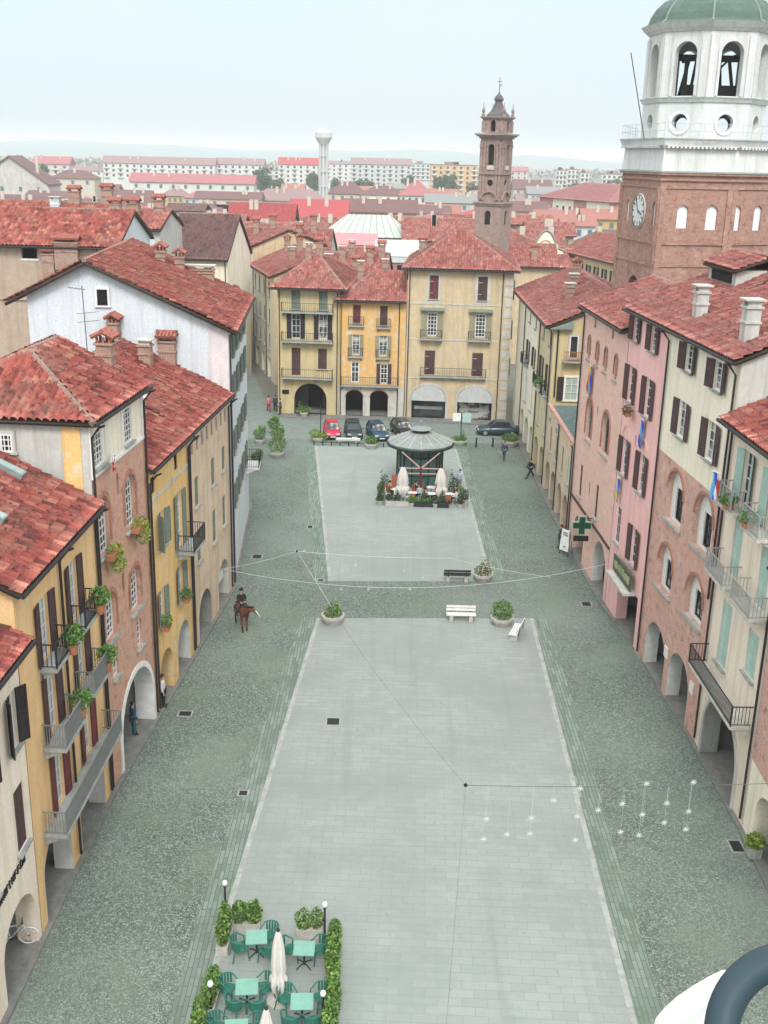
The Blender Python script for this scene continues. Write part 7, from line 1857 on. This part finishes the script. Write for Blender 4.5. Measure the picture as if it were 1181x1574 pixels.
flag('small red, white and blue flag on the white top storey of the brick house', BRICK.w(1.7, -.3, 14.9), 1.1, .45, (0, 0, 7, 4, 5), BRICK.r.rotation_euler[2] + .3)
# ---- TV aerial
t = thing('tv_aerial', 'tall thin television aerial before the blank white gable', 'aerial', (-17.6, 63.5, 15.2))
MB().tube([(0, 0, 0), (-.1, 0, 4.3)], .025, 6).obj('mast', M_iron, t)
mb = MB(); mb.tube([(-.9, 0, 4.2), (.1, 0, 4.1)], .015, 5)
for i in range(6): mb.tube([(-.85 + i * .17, -.25, 4.19 - i * .017), (-.85 + i * .17, .25, 4.19 - i * .017)], .012, 4)
for z in (2.2, 2.7): mb.tube([(-.5, 0, z), (.8, 0, z + .15)], .014, 5)
mb.obj('elements', M_iron, t)

# ---- cables and garlands
M_cable = plain('white_cable', (.55, .57, .55), .8); M_wire = plain('dark_wire', (.13, .135, .135), .8)
def sag(a, b, d, n=24): 
    a, b = Vector(a), Vector(b); return [a.lerp(b, i / n) - Vector((0, 0, d * 4 * (i / n) * (1 - i / n))) for i in range(n + 1)]
H1, H2 = (3.1, 33.5, 6.0), (-5.0, 59.3, 5.1)
def cable(label, a, b, d, r, mat): t = thing('cable', label, 'cable', a, 0, 'cables strung over the square'); A = Vector(a); MB().tube([p - A for p in sag(a, b, d)], r, 5).obj('wire', mat, t)
cable('white rope slung low across the whole square between the two rows', (-9.95, 63.6, 2.2), (14.3, 64.4, 2.9), 1.45, .014, M_cable)
cable('white stay from the far garland hook down to the shrub planter', H2, (-2.95, 60.75, .9), .0, .018, M_cable)
cable('white stay from the far garland hook to the frescoed house', H2, (-10.0, 62.5, 2.6), .1, .014, M_cable)
cable('white stay from the far garland end to the low rope on the right', (3.8, 59.3, 4.9), (10.6, 64.2, 1.95), .1, .016, M_cable)
cable('dark wire running from the near hook towards the viewer', H1, (.55, 8.5, 12.3), .3, .005, M_wire)
cable('dark wire running from the near hook up to the far hook', H1, H2, .6, .005, M_wire)
def garland(label, a, b, hang, mat, stars, sr, hook):
    A = Vector(a); t = thing('star_garland', label, 'garland', a, 0, 'star garlands'); P = [p - A for p in sag(a, b, .12)]
    MB().tube(P, .012, 5).obj('wire', M_wire if mat else M_cable, t)
    if hook: MB().lathe([(.03, -.07), (.08, 0), (.03, .07)], 10).obj('hook', M_dark, t)
    for (x, z) in stars:
        k = min(len(P) - 1, max(0, int((x - a[0]) / (b[0] - a[0]) * 24))); top = P[k]
        if abs(top.z + A.z - z) > .15: MB().tube([(x - A.x, top.y, top.z), (x - A.x, top.y, z - A.z)], .0035, 4).obj('string', M_cable, t)
        me = cached(('star', sr), lambda: star_mesh(sr)); link('star', me, t, (x - A.x, top.y, z - A.z))
def star_mesh(r):
    mb = MB()
    for k in range(4):
        a = pi * k / 4 + .2; mb.tube([(-r * cos(a), 0, -r * sin(a)), (0, 0, 0), (r * cos(a), 0, r * sin(a))], [r * .05, r * .2, r * .05], 5)
    mb.tube([(0, -r * .8, 0), (0, 0, 0), (0, r * .8, 0)], [r * .05, r * .2, r * .05], 5)
    return mb.mesh('star', plain('star_white', (.50, .52, .51), .7))
NEAR = [(7.17, 5.86), (9.54, 6.04), (11.22, 6.1), (6.27, 5.36), (7.9, 4.96), (8.74, 5.23), (9.52, 4.77), (10.35, 5.25), (11.18, 4.9), (7.16, 4.71), (7.17, 3.73), (8.79, 4.06), (9.47, 3.91), (10.34, 4.44), (11.16, 4.15), (3.91, 4.62), (5.52, 4.65), (4.69, 3.97), (5.51, 4.0), (3.86, 3.78)]
FAR = [(-1.58, 4.33), (-2.32, 3.96), (1.27, 4.05), (2.37, 3.63), (-0.8, 2.83), (-2.4, 2.78), (1.64, 2.89), (-3.91, 3.38), (-4.58, 5.15), (-5.08, 5.13)]
garland('garland of white stars near the lower right over slabs and cobbles', H1, (15.55, 34.1, 6.1), 0, 1, NEAR, .13, 1)
garland('pale garland of thin stars over the far slabs before the kiosk', H2, (3.8, 59.3, 4.9), 0, 0, FAR, .09, 1)

# ---- floodlight on the viewing tower parapet, close by at the lower right
t = thing('floodlight', 'white lamp shade with a dark blue grey ring, close by at the lower right corner', 'lamp', (0.4317, 1.1221, 25.9443))
mb = MB(); mb.prism([(-0.0639, -0.0147, -0.045), (-0.0582, -0.0022, -0.0068), (-0.046, 0.0025, 0.0077), (-0.0297, 0.0073, 0.0223), (-0.0092, 0.0118, 0.0362), (0.0121, 0.0159, 0.0486), (0.0344, 0.0194, 0.0594), (0.0489, 0.0146, 0.0447), (0.0412, 0.0063, 0.0191), (0.0269, -0.0037, -0.0113), (0.0094, -0.0142, -0.0434)], (0.0, 0.0475, -0.0155)); gl_ = mb.obj('shade', M_white, t)
bv = gl_.modifiers.new('bevel', 'BEVEL'); bv.width = .006; bv.segments = 3
rq = Vector((-.34, -.68, .65)).to_track_quat('Z', 'Y'); RC = Vector((0.4571, 0.9165, 26.1204)) - t.location
mb = MB(); mb.tube([(.0856 * cos(2 * pi * k / 64), .0856 * sin(2 * pi * k / 64), 0) for k in range(65)], .0185, 14, cap=False); rg = mb.obj('ring', plain('slate_rubber', (.035, .06, .075), .5), t, RC, smooth=True)
rg.rotation_mode = 'QUATERNION'; rg.rotation_quaternion = rq
mb = MB(); mb.tube([RC + Vector((0, 0, -.1)), RC + Vector((0, 0, -.6))], .02, 10); mb.obj('stem', M_iron, t)
MB().tube([RC - Vector((.06, .02, .06)), Vector((0, 0, -.02))], .012, 8).obj('bracket', M_iron, t)

# ---- trees among the far blocks
M_bark = plain('bark', (.08, .06, .045), .9)
def tree_proto():
    t = thing('tree', 'dark green tree among the far apartment blocks', 'tree', (0, 0, -50), 0, 'trees among the far apartment blocks')
    r = random.Random(5); mb = MB(); mb.tube([(0, 0, 0), (.1, 0, 3), (0, .1, 6.5)], [.35, .25, .12], 7)
    for k in range(5): a = 1.3 * k; mb.tube([(0, 0, 3 + .5 * k), (1.6 * cos(a), 1.6 * sin(a), 5 + .7 * k)], [.12, .05], 5)
    mb.obj('trunk', M_bark, t)
    bl = [((r.uniform(-2.2, 2.2), r.uniform(-2.2, 2.2), r.uniform(4.5, 9.5)), (r.uniform(1.2, 2.1),) * 3) for _ in range(13)]
    leaves(bl, 2600, .75, 6).obj('crown', leafm('far_tree_leaves', (.02, .06, .03), (.045, .11, .05), (.09, .16, .07)), t); return t
tp = tree_proto()
rt_ = random.Random(9)
TR = [(-78, 700), (-72, 715), (-66, 690), (-84, 730), (-52, 760), (-40, 800), (30, 700), (36, 720), (-120, 560), (-128, 600), (-150, 470), (44, 610), (125, 700), (140, 720), (155, 690), (100, 660), (-20, 690), (-14, 705), (170, 740), (112, 690), (-95, 640), (-190, 610), (70, 640), (12, 740)]
for i, (x, y) in enumerate(TR):
    o = tp if i == 0 else dup(tp, (x, y, 0), rt_.uniform(0, 6))
    if i == 0: tp.location = (x, y, 0)
    k = rt_.uniform(1.0, 1.7); o.scale = (k, k, k)
mb = MB(); r = random.Random(4)
bl = []
for i in range(260):
    x = r.uniform(-1100, 1100); y = r.uniform(1150, 2300); bl.append(((x, y, 5), (r.uniform(8, 30), r.uniform(6, 14), r.uniform(5, 9))))
tag(leaves(bl, 16000, 4.5, 3).obj('distant_woods', leafm('woods_leaves', (.03, .07, .04), (.05, .10, .055), (.08, .14, .07))), 'low dark woods between the last blocks and the hills', 'woods', kind='stuff')
